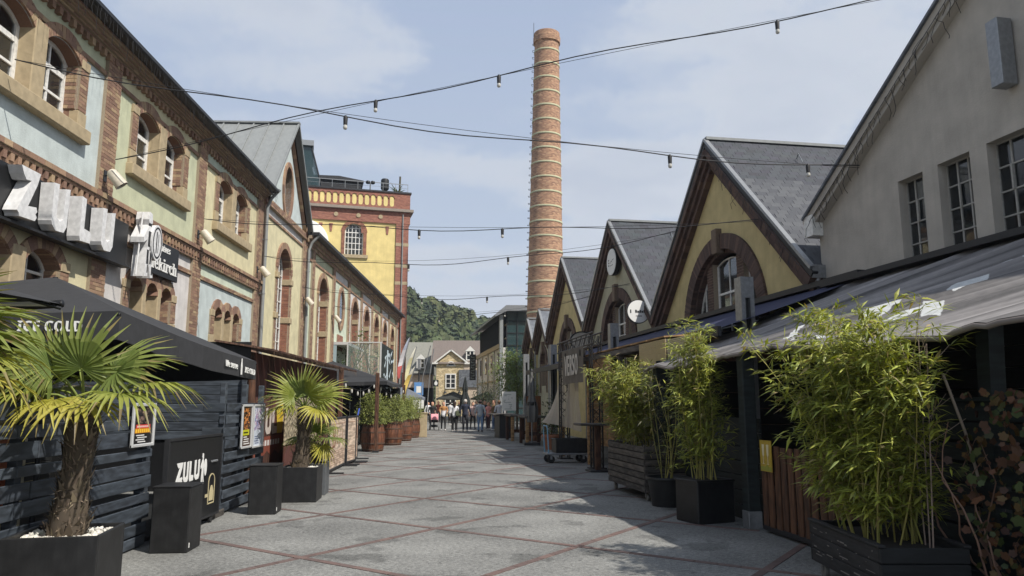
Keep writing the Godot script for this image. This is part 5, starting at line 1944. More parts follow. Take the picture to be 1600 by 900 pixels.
func left_terrace() -> void:
	# slate-blue plank fence
	var f := thing("plank_fence", "slate-blue plank fence behind the large palm in the near left", "fence", Vector3(-3.82, 0, -4.0), 0)
	var rows := [[1.61, 1.46], [1.42, 1.31], [1.28, 1.13], [1.08, 0.99], [0.94, 0.80], [0.785, 0.65], [0.59, 0.49], [0.46, 0.31], [0.27, 0.15], [0.13, 0.02]]
	var ms := [K.wood_blue, K.wood_blue2, K.wood_blue3]
	for i in rows.size():
		var y: float = (rows[i][0] + rows[i][1]) / 2
		var h: float = rows[i][0] - rows[i][1]
		var cut := 2.42 + rng.randf_range(-0.05, 0.05) + (0.0 if i % 2 else 0.25)
		var end := 4.95 + rng.randf_range(-0.04, 0.03)
		plank(f, "plank", Vector3(0, y, 0), Vector3(0, y, -cut), h, 0.026, ms[rng.randi() % 3])
		plank(f, "plank", Vector3(0.004, y, -cut - 0.008), Vector3(0.004, y, -end), h, 0.026, ms[rng.randi() % 3])
	for z in [0.1, 1.3, 2.5, 3.7, 4.85]:
		var mb := MB.new()
		mb.bev(Vector3(-0.06, 0.8, -z), Vector3(0.08, 1.62, 0.09), 0.006)
		part(mb, "post", K.wood_blue3, f)
	# crate seen through the gaps
	for q in [[-4.3, -6.75, "orange and cream crate glimpsed through the fence gaps left of the palm"], [-4.35, -5.6, "cream crate glimpsed through the fence gaps at the picture's left edge"]]:
		var cr := thing("stacked_crate", q[2], "crate", Vector3(q[0], 0, q[1]), 0, "crates behind the blue fence")
		for k in 5:
			var mb := MB.new()
			mb.bev(Vector3(0, 0.17 + k * 0.34, 0), Vector3(0.4, 0.32, 0.26), 0.01)
			part(mb, "crate_tier", mat([Color8(190, 110, 76), Color8(206, 194, 160), Color8(180, 96, 66)][k % 3] if q[1] < -6 else Color8(200, 188, 156), 0.7), cr)
			mb = MB.new()
			mb.bev(Vector3(0, 0.17 + k * 0.34, -0.22), Vector3(0.38, 0.3, 0.16), 0.01)
			part(mb, "crate_end", mat(Color8(214, 206, 180), 0.7), cr)
	# far end wall of the terrace, planks facing the camera
	var w := thing("plank_wall", "slate-blue plank wall closing the terrace behind the large palm, facing the camera", "wall", Vector3(-4.35, 0, -14.2), 0)
	for k in 7:
		var y := 0.93 + k * 0.165
		plank(w, "plank", Vector3(-4.0, y + 0.08, 0), Vector3(-2.1 + 0.1 * (k % 2), y + 0.08, 0), 0.158, 0.026, ms[k % 3])
		plank(w, "plank", Vector3(-2.09 + 0.1 * (k % 2), y + 0.08, 0.003), Vector3(0, y + 0.08, 0.003), 0.158, 0.026, ms[(k + 1) % 3])
	var bm := MB.new()
	bm.bb(-4.0, 0.0, 0.0, 0.92, -0.06, -0.02)
	part(bm, "base_panel", K.black_metal, w)
	for x in [-3.9, -1.75, -0.05]:
		bm = MB.new()
		bm.bev(Vector3(x, 1.05, 0.06), Vector3(0.1, 2.1, 0.08), 0.008)
		part(bm, "post", K.wood_blue3, w)
	bm = MB.new()
	bm.bb(-4.0, 0.0, 2.1, 2.75, -0.06, -0.02)
	part(bm, "upper_panel", K.black_metal, w)
	# short fence with jagged plank ends, carrying poster frames
	var s := thing("plank_fence", "short slate-blue plank fence with stepped board ends carrying two poster frames", "fence", Vector3(-3.74, 0, -11.25), 0)
	for k in 9:
		var y := 0.1 + k * 0.18
		var st := 0.0 if k % 2 == 0 else 0.22
		plank(s, "plank", Vector3(0, y, st * 0.0 + (0.1 if k % 3 == 0 else 0.0)), Vector3(0, y, -1.95), 0.125, 0.026, ms[k % 3])
		plank(s, "board_end", Vector3(-0.02 - (0.3 if k % 2 == 0 else 0.06), y, 0.06), Vector3(0.0, y, 0.06), 0.125, 0.03, ms[(k + 1) % 3])
	for z in [0.0, -1.0, -1.9]:
		bm = MB.new()
		bm.bev(Vector3(-0.06, 0.95, z), Vector3(0.08, 1.9, 0.09), 0.006)
		part(bm, "post", K.wood_blue2, s)
	part_tube(self_thing("rough_post", "rough bark-covered timber post at the canopy's far corner", "post", Vector3(-3.95, 0, -13.05)), "trunk", [Vector3(0, 0, 0), Vector3(0.01, 1.1, 0), Vector3(0, 2.25, 0)], [0.085, 0.08, 0.07], K.wood_post)
	poster("poster_frame", "framed black concert poster on the fence right of the large palm", Vector3(-3.79, 0, -8.3), 0.55, 1.12, 1.6, 0)
	poster("poster_frame", "framed orange and black poster, left of the pair on the short fence", Vector3(-3.7, 0, -11.75), 0.52, 0.9, 1.58, 1)
	poster("poster_frame", "framed pale blue and pink poster, right of the pair on the short fence", Vector3(-3.7, 0, -12.32), 0.6, 0.88, 1.58, 2)
	# black rolling gate with the painted name
	var g := thing("sign_gate", "low black gate panel with white painted ZULU lettering on the left terrace", "gate", Vector3(-3.66, 0, -9.02), 90)
	bm = MB.new()
	bm.bev(Vector3(0.9, 0.62, 0), Vector3(1.8, 1.06, 0.04), 0.008)
	part(bm, "panel", mat(Color8(30, 31, 33), 0.38, T.mottle, 1.5, T.lumps, 0.1), g)
	bm = MB.new()
	for q in [[0.0, 1.8, 0.09, 0.12], [0.0, 1.8, 1.15, 1.18]]: bm.bb(q[0], q[1], q[2], q[3], -0.03, 0.03)
	bm.bb(-0.02, 0.02, 0.1, 1.17, -0.028, 0.028); bm.bb(1.78, 1.82, 0.1, 1.17, -0.028, 0.028)
	part(bm, "frame", K.dark_metal, g)
	var x := 0.24
	for e in [["Z", 0.25, 0.2], ["U", 0.47, 0.16], ["L", 0.66, 0.14], ["U", 0.83, 0.17]]:
		bm = MB.new()
		bm.prism(scaled(glyph(e[0]), Vector2(e[1], 0.63), Vector2(e[2], 0.25)), 0.02, 0.025)
		part(bm, "letter", K.paint_white, g)
	bm = MB.new()
	bm.prism(scaled(emblem_body(), Vector2(1.02, 0.55), Vector2(0.2, 0.4)), 0.02, 0.025)
	part(bm, "emblem", K.paint_white, g)
	bm = MB.new()
	bm.prism(ell(1.21, 0.76, 0.045, 0.11, 14), 0.02, 0.026)
	part(bm, "emblem_shield", K.paint_white, g)
	bm = MB.new()
	var au := arc(1.36, 1.6, 0.52, 0.14, 10)
	var ai := arc(1.375, 1.585, 0.52, 0.125, 10)
	for i in 10: bm.prism(PackedVector2Array([au[i], au[i + 1], ai[i + 1], ai[i]]), 0.02, 0.025)
	bm.bb(1.36, 1.375, 0.27, 0.52, 0.02, 0.025); bm.bb(1.585, 1.6, 0.27, 0.52, 0.02, 0.025); bm.bb(1.36, 1.6, 0.26, 0.275, 0.02, 0.025)
	bm.prism(PackedVector2Array([Vector2(1.41, 0.3), Vector2(1.55, 0.3), Vector2(1.56, 0.42), Vector2(1.51, 0.5), Vector2(1.47, 0.5), Vector2(1.42, 0.42)]), 0.02, 0.024)
	bm.bb(1.26, 1.34, 0.36, 0.4, 0.02, 0.025)
	part(bm, "badge", mat(Color8(190, 178, 140), 0.6), g)
	bm = MB.new()
	bm.bev(Vector3(1.5, 0.82, 0.035), Vector3(0.22, 0.03, 0.03), 0.008)
	part(bm, "handle", K.alu, g)
	for xx in [0.25, 1.55]:
		bm = MB.new()
		bm.xf = Transform3D(Basis(Vector3.RIGHT, PI / 2), Vector3(xx, 0.05, 0.0))
		bm.lathe([[0.05, -0.02], [0.05, 0.02]], 12)
		part(bm, "wheel", K.rubber, g)
	# doorstep
	bm = MB.new()
	bm.bev(Vector3(0, 0.045, 0), Vector3(0.7, 0.09, 0.55), 0.01)
	solo(bm, "doorstep", K.wood_grey2, "low grey step in the dark terrace entrance beside the black gate", "step", Vector3(-4.05, 0, -11.0))
	# black wall added to keep the terrace interior dark, and the deck
	var bar := thing("dark_wall", "black boards added to darken the space deep under the left canopy", "wall", Vector3(-7.6, 0, -8.5), 0)
	for k in 9:
		bm = MB.new()
		bm.bev(Vector3(0, 0.15 + k * 0.3, 0), Vector3(0.05, 0.29, 10.5), 0.008)
		part(bm, "board", K.wood_black, bar)
	bm = MB.new()
	bm.bev(Vector3(0, 0.03, 0), Vector3(4.0, 0.06, 10.4), 0.01)
	solo(bm, "terrace_deck", K.wood_black, "black timber deck of the left terrace under the canopy", "deck", Vector3(-5.9, 0, -8.1))
	var c2 := canopy("square_parasol", "large square black parasol lettered ICE COLD over the left terrace", Vector3(-5.8, 0, -10.2), 2.05, 2.4, [2.55, 2.55, 2.29, 2.3], 3.3, 0.3, "black parasols on the left", K.canvas_black)
	text("We serve", c2, "lettering", K.paint_white, 0.09, 0.008, Transform3D(Basis(Vector3(0, -0.05, -1).normalized(), Vector3.UP, Vector3(1, 0, 0)), Vector3(2.08, 2.17, -1.1)))
	text("ICE COLD", c2, "lettering", K.paint_white, 0.085, 0.008, Transform3D(Basis(Vector3(0, -0.05, -1).normalized(), Vector3.UP, Vector3(1, 0, 0)), Vector3(2.08, 2.11, -2.0)))
	bm = MB.new()
	bm.prism(PackedVector2Array([Vector2(-0.028, -0.12), Vector2(0.028, -0.12), Vector2(0.03, 0.02), Vector2(0.014, 0.07), Vector2(0.012, 0.13), Vector2(-0.012, 0.13), Vector2(-0.014, 0.07), Vector2(-0.03, 0.02)]), -0.004, 0.004)
	var bt := part(bm, "bottle_mark", K.paint_white, c2)
	bt.transform = Transform3D(Basis(Vector3(0, 0, -1), Vector3.UP, Vector3(1, 0, 0)), Vector3(2.08, 2.16, -1.56))
	text("ICE COLD", c2, "lettering", K.paint_white, 0.105, 0.008, Transform3D(Basis.IDENTITY, Vector3(1.38, 2.38, 2.44)))
	var c1 := canopy("square_parasol", "black parasol with rolled edge cut off by the left picture border", Vector3(-5.9, 0, -4.5), 2.05, 2.4, [2.5, 2.5, 2.5, 2.5], 3.15, 0.0, "black parasols on the left", K.canvas_black)
	bm = MB.new()
	var rp := []
	var rr := []
	for i in 16:
		var u := i / 15.0
		rp.append(Vector3(-2.05 + 4.1 * u, 2.5 - 0.06 * sin(PI * u) + 0.01 * sin(u * 40), -2.42))
		rr.append(0.035 + 0.008 * sin(u * 57.0))
	bm.tube(rp, rr, 8)
	part(bm, "rolled_edge", K.black_metal, c1)
	bm = MB.new()
	bm.bev(Vector3(1.72, 2.5, -2.36), Vector3(0.5, 0.05, 0.06), 0.01)
	part(bm, "white_clip", K.paint_white, c1)
	# pedestals
	for q in [[-3.36, -8.67, 3.0, "tall black box pedestal in front of the black gate"], [-3.17, -11.45, 4.0, "tall black box pedestal beside the planted palm tub"]]:
		var p := thing("box_pedestal", q[3], "pedestal", Vector3(q[0], 0, q[1]), q[2], "black box pedestals on the left")
		bm = MB.new()
		bm.bev(Vector3(0, 0.345, 0), Vector3(0.4, 0.69, 0.44), 0.012)
		part(bm, "box", K.plastic_black, p)
		bm = MB.new()
		bm.bev(Vector3(0, 0.697, 0), Vector3(0.41, 0.016, 0.45), 0.004)
		part(bm, "lid", K.plastic_black, p)
		bm = MB.new()
		bm.bb(0.201, 0.206, 0.05, 0.1, 0.17, 0.185)
		part(bm, "scuff_mark", K.paint_white, p)
	planter("square_planter", "large black planter with white gravel holding the biggest palm", Vector3(-3.42, 0, -6.52), 9.0, 0.7, 0.56, true)
	planter("square_planter", "black planter with white gravel cut off by the left picture border", Vector3(-3.75, 0, -4.95), 9.0, 0.7, 0.56, true)
	planter("square_planter", "black planter with white gravel holding the second palm beside the banners", Vector3(-2.98, 0, -12.86), 3.0, 0.6, 0.56, true)
	var gp := planter("square_planter", "small light-grey planter behind the second palm", Vector3(-2.98, 0, -13.75), 4.0, 0.5, 0.55, false)

func self_thing(called: String, label: String, cat: String, at: Vector3, turn := 0.0, group := "") -> Node3D:
	return thing(called, label, cat, at, turn, group)

func planter(called: String, label: String, at: Vector3, turn: float, w: float, h: float, black: bool) -> Node3D:
	var p := thing(called, label, "planter", at, turn, "square planters on the left")
	var m: Material = K.plastic_black if black else K.planter_grey
	var t := 0.025
	var mb := MB.new()
	mb.bev(Vector3(0, h / 2, w / 2 - t / 2), Vector3(w, h, t), 0.006); mb.bev(Vector3(0, h / 2, -w / 2 + t / 2), Vector3(w, h, t), 0.006)
	mb.bev(Vector3(w / 2 - t / 2, h / 2, 0), Vector3(t, h - 0.002, w - 2 * t), 0.006); mb.bev(Vector3(-w / 2 + t / 2, h / 2, 0), Vector3(t, h - 0.002, w - 2 * t), 0.006)
	mb.bb(-w / 2 + t, w / 2 - t, 0.02, h - 0.06, -w / 2 + t, w / 2 - t)
	part(mb, "tub", m, p)
	if black:
		var g := MB.new()
		for i in 420:
			var x := rng.randf_range(-w / 2 + 0.04, w / 2 - 0.04)
			var z := rng.randf_range(-w / 2 + 0.04, w / 2 - 0.04)
			var r := rng.randf_range(0.012, 0.024)
			g.col = jit(lin(214, 210, 200), 0.15)
			g.box(Vector3(x, h - 0.05 + rng.randf_range(0, 0.015), z), Vector3(r * 1.6, r, r * 1.3), Basis.from_euler(Vector3(rng.randf(), rng.randf() * 6, rng.randf())))
		part(g, "gravel", K.pebble, p, true)
	else:
		var g := MB.new()
		g.bb(-w / 2 + t, w / 2 - t, h - 0.07, h - 0.05, -w / 2 + t, w / 2 - t)
		part(g, "soil", K.interior, p)
	return p

func poster(called: String, label: String, at: Vector3, w: float, y0: float, y1: float, kind: int) -> void:
	var p := thing(called, label, "poster", at, 90, "framed posters on the blue fences")
	var mb := MB.new()
	var f := 0.035
	mb.bev(Vector3(w / 2, y0 + f / 2, 0.03), Vector3(w, f, 0.03), 0.006); mb.bev(Vector3(w / 2, y1 - f / 2, 0.03), Vector3(w, f, 0.03), 0.006)
	mb.bev(Vector3(f / 2, (y0 + y1) / 2, 0.032), Vector3(f, y1 - y0, 0.03), 0.006); mb.bev(Vector3(w - f / 2, (y0 + y1) / 2, 0.032), Vector3(f, y1 - y0, 0.03), 0.006)
	part(mb, "frame", K.alu_frame, p)
	# print
	var W := 96
	var H := 144
	var im := Image.create(W, H, false, Image.FORMAT_RGB8)
	var r := RandomNumberGenerator.new()
	r.seed = 40 + kind
	im.fill([Color8(24, 22, 24), Color8(60, 36, 22), Color8(196, 204, 216)][kind])
	for k in 240:
		var c: Color = [Color8(40, 36, 40), Color8(170, 100, 50), Color8(190, 150, 176)][kind]
		c = c.lerp([Color8(160, 130, 110), Color8(220, 150, 80), Color8(120, 130, 170)][kind], r.randf())
		im.fill_rect(Rect2i(r.randi_range(14, W - 26), r.randi_range(6, 78), r.randi_range(3, 14), r.randi_range(3, 12)), c if r.randf() < 0.55 else [Color8(20, 20, 22), Color8(40, 26, 18), Color8(206, 208, 218)][kind])
	if kind == 0:
		im.fill_rect(Rect2i(14, 70, 70, 14), Color8(196, 62, 56))
		for k in 12: im.fill_rect(Rect2i(20 + k * 5, 74, 3, 7), Color8(240, 220, 215))
		im.fill_rect(Rect2i(10, 84, 76, 18), Color8(190, 120, 26))
		for k in 7: im.fill_rect(Rect2i(14 + k * 10, 87, 7, 13), Color8(240, 190, 60))
	if kind == 1:
		im.fill_rect(Rect2i(14, 84, 66, 20), Color8(188, 190, 40))
		im.fill_rect(Rect2i(22, 92, 46, 5), Color8(40, 44, 20))
	for k in 4: im.fill_rect(Rect2i(16 + r.randi_range(0, 10), 108 + k * 8, 50 + r.randi_range(-14, 10), 4), Color8(224, 224, 222) if kind < 2 else Color8(110, 120, 150))
	mb = MB.new()
	mb.quad(Vector3(f * 0.8, y0 + f * 0.8, 0.027), Vector3(w - f * 0.8, y0 + f * 0.8, 0.027), Vector3(w - f * 0.8, y1 - f * 0.8, 0.027), Vector3(f * 0.8, y1 - f * 0.8, 0.027))
	part(mb, "print", uvmat(ImageTexture.create_from_image(im), 0.4), p)
	mb = MB.new()
	mb.bb(0.002, w - 0.002, y0 + 0.002, y1 - 0.002, 0.012, 0.024)
	part(mb, "back_panel", K.dark_metal, p)

# ---------------------------------------------------------------- left, farther along
func left_far() -> void:
	# maroon timber kiosk
	var h := thing("timber_kiosk", "maroon timber kiosk with ribbed roof edge and painted ZULU mural behind the second palm", "kiosk", Vector3(-4.5, 0, -14.4), 90)
	for k in 18:
		var mb := MB.new()
		mb.bev(Vector3(0.25 + k * 0.5, 1.3, 0), Vector3(0.492, 2.6, 0.04), 0.006)
		part(mb, "board", K.maroon if k % 3 else K.wood_brown, h)
	for k in 22:
		var mb := MB.new()
		mb.box(Vector3(-0.1 + k * 0.44, 2.68, 0.05), Vector3(0.4, 0.035, 1.1), Basis(Vector3.RIGHT, 0.16))
		part(mb, "roof_strip", K.wood_brown if k % 2 else mat(Color8(112, 84, 70), 0.8, T.wood_v, 1.0), h)
	var mb := MB.new()
	mb.bb(0, 9.2, 0, 2.6, -2.6, -2.5); mb.bb(9.15, 9.2, 0, 2.6, -2.6, 0); mb.bb(0, 0.04, 0, 2.6, -2.5, -0.02)
	part(mb, "back_wall", K.wood_black, h)
	mb = MB.new()
	var fr := MB.new()
	for k in 120:      # frayed reed fringe under the roof edge
		fr.col = jit(lin(96, 78, 60), 0.3)
		var x := rng.randf_range(-0.2, 9.3)
		var l := rng.randf_range(0.08, 0.24)
		fr.tri(Vector3(x, 2.62, 0.58), Vector3(x + 0.03, 2.62, 0.58), Vector3(x + rng.randf_range(-0.05, 0.05), 2.62 - l, 0.6))
	part(fr, "reed_fringe", K.fibre, h, true)
	# mural
	var mx := 0.9
	for e in [["Z", mx, 0.5], ["U", mx + 0.6, 0.42], ["L", mx + 1.1, 0.4], ["U", mx + 1.6, 0.42]]:
		mb = MB.new()
		mb.prism(scaled(glyph(e[0]), Vector2(e[1], 0.95), Vector2(e[2], 0.55)), 0.022, 0.03)
		part(mb, "mural_letter", mat(Color8(190, 180, 172), 0.8), h)
	mb = MB.new()
	mb.prism(PackedVector2Array([Vector2(mx + 1.5, 0.95), Vector2(mx + 1.4, 1.45), Vector2(mx + 1.7, 1.75), Vector2(mx + 2.0, 1.45), Vector2(mx + 1.9, 0.95)]), 0.0305, 0.034)
	part(mb, "mural_shield", mat(Color8(206, 178, 50), 0.8), h)
	mb = MB.new()
	var rp := PackedVector2Array([Vector2(mx - 0.1, 0.9), Vector2(mx + 2.4, 0.92), Vector2(mx + 2.4, 0.6)])
	for k in 9: rp.append(Vector2(mx + 2.3 - k * 0.3, 0.52 + (0.09 if k % 2 else -0.02)))
	mb.prism(rp, 0.0215, 0.024)
	part(mb, "mural_ribbon", mat(Color8(122, 64, 48), 0.8), h)
	for k in 9:
		mb = MB.new()
		mb.bb(mx + k * 0.2, mx + k * 0.2 + 0.12, 0.72, 0.83, 0.0245, 0.029)
		part(mb, "caption_letter", K.render_pale, h)
	# pale printed board with a faded scene
	var pb := thing("printed_board", "pale board with faded fine-line print beside the palm and the banners", "board", Vector3(-4.1, 0, -15.9), 90)
	mb = MB.new()
	mb.bev(Vector3(1.6, 1.22, 0), Vector3(3.0, 1.0, 0.04), 0.008)
	part(mb, "panel", mat(Color8(190, 176, 146), 0.8, T.mottle_strong, 2.2), pb)
	mb = MB.new()
	mb.bev(Vector3(1.6, 0.36, 0.02), Vector3(3.1, 0.68, 0.05), 0.01)
	part(mb, "base_board", K.maroon, pb)
	mb = MB.new()
	for k in 46:
		var x := rng.randf_range(0.2, 2.9)
		var y := rng.randf_range(0.85, 1.6)
		mb.box(Vector3(x, y, 0.022), Vector3(rng.randf_range(0.05, 0.35), 0.012, 0.004), Basis(Vector3.BACK, rng.randf_range(-1.2, 1.2)))
	part(mb, "print_lines", mat(Color8(110, 96, 74), 0.8), pb)
	# folding banners
	var n := 0
	for q in [[-3.45, -17.4, 2.3, 91.0, "pale printed banner panel with large letter B nearest the palms"], [-3.5, -19.95, 0.9, 84.0, "narrow pale banner panel half in shade, middle of the three"], [-3.42, -20.9, 1.3, 97.0, "pale printed banner panel nearest the barrels"]]:
		var b := thing("banner_panel", q[4], "banner", Vector3(q[0], 0, q[1]), q[3], "banner panels along the left terrace")
		var w: float = q[2]
		mb = MB.new()
		mb.bev(Vector3(0.03, 0.64, 0), Vector3(0.06, 1.24, 0.05), 0.008); mb.bev(Vector3(w - 0.03, 0.64, 0), Vector3(0.06, 1.24, 0.05), 0.008)
		mb.bev(Vector3(w / 2, 1.24, 0), Vector3(w, 0.05, 0.046), 0.008); mb.bev(Vector3(w / 2, 0.07, 0), Vector3(w, 0.05, 0.046), 0.008)
		part(mb, "frame", K.dark_metal, b)
		mb = MB.new()
		mb.bb(0.06, w - 0.06, 0.095, 1.215, -0.01, 0.01)
		part(mb, "banner_cloth", mat(Color8(212, 192, 174), 0.85, T.wood_h, 0.8), b)
		mb = MB.new()
		for k in 7: mb.bb(0.14, w - 0.14, 0.16 + k * 0.05, 0.17 + k * 0.05, 0.01, 0.014)
		mb.bb(0.12, w - 0.12, 1.1, 1.115, 0.01, 0.014)
		for k in 3:
			var lx := w * (0.45 + 0.16 * k)
			if n != 1:
				mb.bb(lx, lx + 0.05, 0.62, 0.98, 0.01, 0.014); mb.bb(lx + 0.05, lx + 0.14, 0.62, 0.66, 0.01, 0.014)
		part(mb, "print_lines", mat(Color8(150, 118, 98), 0.8), b)
		if n != 1: text("B", b, "lettering", mat(Color8(120, 84, 60), 0.8), 0.5, 0.006, Transform3D(Basis.IDENTITY, Vector3(w * 0.26, 0.8, 0.014)), "Droid Serif", 700)
		mb = MB.new()
		mb.bev(Vector3(0.1, 0.02, 0.1), Vector3(0.08, 0.03, 0.5), 0.006); mb.bev(Vector3(w - 0.1, 0.02, 0.1), Vector3(0.08, 0.03, 0.5), 0.006)
		part(mb, "foot", K.dark_metal, b)
		n += 1
	# blue-handled thing leaning: a squeegee stick
	part_tube(self_thing("blue_stick", "short bright blue stick standing behind the banners", "stick", Vector3(-3.75, 0, -21.6)), "handle", [Vector3(0, 0, 0), Vector3(0.25, 1.45, -0.3)], 0.022, mat(Color8(70, 96, 190), 0.4))
	# posts and second parasol
	n = 0
	for q in [[-3.92, -21.2, 2.55, "rusty brown timber post nearest the kiosk, left end of the bulb string"], [-3.42, -25.0, 2.6, "rusty brown timber post in front of the first barrel, right end of the bulb string"], [-3.35, -33.0, 2.4, "rusty brown timber post beyond the barrels"]]:
		var p := thing("timber_post", q[3], "post", Vector3(q[0], 0, q[1]), 0, "timber posts along the left terrace")
		mb = MB.new()
		mb.bev(Vector3(0, q[2] / 2, 0), Vector3(0.12, q[2], 0.12), 0.012)
		part(mb, "post", K.wood_post, p)
		mb = MB.new()
		mb.bev(Vector3(0, 0.03, 0), Vector3(0.2, 0.06, 0.2), 0.008)
		part(mb, "foot", K.dark_metal, p)
	canopy("square_parasol", "square black parasol with bulb string behind the banners and barrels", Vector3(-5.5, 0, -28.0), 2.3, 2.3, [2.35, 2.35, 2.35, 2.35], 3.15, 0.12, "black parasols on the left", K.canvas_black)
	var dk := thing("dark_screen", "dark boarded screen under the second parasol", "screen", Vector3(-6.6, 0, -30.2), 0)
	for k in 12:
		mb = MB.new()
		mb.bev(Vector3(-1.2 + k * 0.4, 1.1, 0), Vector3(0.39, 2.2, 0.04), 0.006)
		part(mb, "board", K.wood_black, dk)
	bulb_string("bulb_string", "short string of white bulbs sagging between the two brown posts", Vector3(-3.9, 2.3, -21.3), Vector3(-3.45, 2.35, -25.0), 0.34, 6, 0.03)
	bulb_string("bulb_string", "short string of white bulbs beyond the second brown post", Vector3(-3.42, 2.3, -25.2), Vector3(-3.3, 2.3, -33.0), 0.35, 6, 0.03)
	# barrels
	n = 0
	for q in [[-3.62, -25.7, "old wine barrel planted with a bush, nearest one"], [-3.4, -29.4, "old wine barrel planted with a bush, second from the banners"], [-3.3, -32.6, "old wine barrel planted with a bush, third from the banners"], [-3.22, -35.6, "old wine barrel planted with a bush, beside the pale stone block"]]:
		var b := thing("wine_barrel", q[2], "barrel", Vector3(q[0], 0, q[1]), rng.randf() * 360, "planted barrels on the left")
		for k in 20:
			mb = MB.new()
			var a0 := TAU * k / 20 + 0.008
			var a1 := TAU * (k + 1) / 20 - 0.008
			var prev := []
			for j in 7:
				var y := j * 0.15
				var r := 0.34 + 0.075 * sin(PI * j / 6.0)
				var cur := [Vector3(cos(a0) * r, y, sin(a0) * r), Vector3(cos(a1) * r, y, sin(a1) * r), Vector3(cos(a1) * (r - 0.03), y, sin(a1) * (r - 0.03)), Vector3(cos(a0) * (r - 0.03), y, sin(a0) * (r - 0.03))]
				if j > 0:
					mb.quad(prev[1], prev[0], cur[0], cur[1]); mb.quad(prev[3], prev[2], cur[2], cur[3])
					mb.quad(prev[0], prev[3], cur[3], cur[0]); mb.quad(prev[2], prev[1], cur[1], cur[2])
				prev = cur
			mb.quad(prev[1], prev[0], prev[3], prev[2])
			part(mb, "stave", K.barrel if (k + n) % 3 else K.barrel2, b)
		for y in [0.07, 0.27, 0.63, 0.83]:
			var r := 0.343 + 0.075 * sin(PI * y / 0.9)
			mb = MB.new()
			mb.lathe([[r, y - 0.025], [r + 0.006, y - 0.025], [r + 0.006, y + 0.025], [r, y + 0.025]], 28, Vector3.ZERO, false)
			part(mb, "hoop", mat(Color8(86, 66, 54), 0.6, T.mottle, 3.0), b)
		mb = MB.new()
		mb.lathe([[0.001, 0.8], [0.31, 0.8]], 18, Vector3.ZERO, false)
		part(mb, "soil", K.interior, b)
		var bu := thing("barrel_bush", ["feathery green bush overflowing the nearest barrel", "feathery green bush overflowing the second barrel", "feathery green bush overflowing the third barrel", "feathery green bush in the barrel beside the pale stone block"][n], "bush", Vector3(q[0], 0.8, q[1]), 0, "bushes in the barrels")
		var fm := MB.new()
		for k in 3400:
			var d := Vector3(rng.randfn(), rng.randfn(), rng.randfn()).normalized()
			if d.y < -0.55: d.y = -d.y
			var lob := 0.85 + 0.22 * sin(d.x * 6 + n) * sin(d.z * 5 + n * 2) + 0.12 * sin(d.y * 9)
			var p := Vector3(d.x * 0.62, 0.5 + d.y * 0.62, d.z * 0.62) * Vector3(lob, 1, lob) * rng.randf_range(0.5, 1.05)
			leaf(fm, p, (d + Vector3(rng.randfn(), rng.randfn() - 0.3, rng.randfn()) * 0.6).normalized(), rng.randf_range(0.05, 0.1), 0.014, jit(Color(0.3, 0.32, 0.08).lerp(Color(0.15, 0.19, 0.05), rng.randf()), 0.25))
		part(fm, "foliage", K.leaf, bu, true)
		for k in 6: part_tube(bu, "stem", [Vector3(rng.randf_range(-0.1, 0.1), 0, rng.randf_range(-0.1, 0.1)), Vector3(rng.randf_range(-0.4, 0.4), 0.7, rng.randf_range(-0.4, 0.4))], 0.008, K.cane, lin(110, 100, 60), 4)
		n += 1
	mb = MB.new()
	mb.bev(Vector3(0, 0.55, 0), Vector3(0.62, 1.1, 0.6), 0.02)
	var bk := thing("stone_block", "pale yellowish stone bollard block past the barrels", "bollard", Vector3(-2.86, 0, -36.2), 8)
	part(mb, "block", K.sandstone, bk)
	mb = MB.new()
	mb.bev(Vector3(0, 1.13, 0), Vector3(0.68, 0.06, 0.66), 0.015)
	part(mb, "cap", K.sandstone, bk)
	# glass pavilion on the long wing
	var gl := thing("glass_pavilion", "glass-walled balcony box with dark tree mural on its end, against the long wing", "pavilion", Vector3(-8.0, 0, -40), 0)
	mb = MB.new()
	mb.bb(0.9, 2.66, 0.1, 4.8, -0.03, 0.0)
	part(mb, "front_pane", K.pane_clear, gl)
	mb = MB.new()
	mb.bb(2.66, 2.7, 0.1, 4.8, -5.5, -0.04)
	var mural := part(mb, "mural_panel", mat(Color8(34, 48, 40), 0.6, T.mottle_strong, 0.8), gl)
	mb = MB.new()
	var rr := RandomNumberGenerator.new()
	rr.seed = 5
	for k in 16:
		var z := -0.4 - rr.randf() * 4.8
		var y := rr.randf_range(2.2, 4.4)
		mb.xf = Transform3D(Basis(Vector3(0, 0, -1), Vector3.UP, Vector3(1, 0, 0)), Vector3(2.701, y, z))
		mb.prism(PackedVector2Array([Vector2(0, 0), Vector2(0.3, 0.12), Vector2(0.9, 0.5 * rr.randf_range(-1, 1)), Vector2(0.28, -0.1)]), 0, 0.006)
	mb.xf = Transform3D.IDENTITY
	mb.bb(2.702, 2.708, 0.2, 4.6, -2.9, -2.4)
	part(mb, "mural_branches", mat(Color8(186, 200, 206), 0.7), mural)
	mb = MB.new()
	mb.bb(0.0, 0.9, 4.7, 4.85, -5.5, 0.02); mb.bb(0.9, 2.72, 4.8, 4.86, -0.06, 0.03); mb.bb(0.86, 0.92, 0, 4.8, -0.06, 0.03); mb.bb(2.62, 2.7, 0, 4.8, -0.035, 0.03)
	part(mb, "frame", K.alu_frame, gl)
	mb = MB.new()
	mb.bb(0.05, 0.3, 0, 4.7, -0.05, 0.0)
	part(mb, "side_panel", mat(Color8(150, 168, 172), 0.5), gl)
	mb = MB.new()
	mb.bb(0.0, 2.62, 2.2, 2.3, -5.4, -0.1)
	part(mb, "floor_slab", K.render_grey, gl)
	var vine := thing("balcony_plants", "tangled green plants growing inside and above the glass pavilion", "plant", Vector3(-7.0, 2.3, -42.0), 0)
	mb = MB.new()
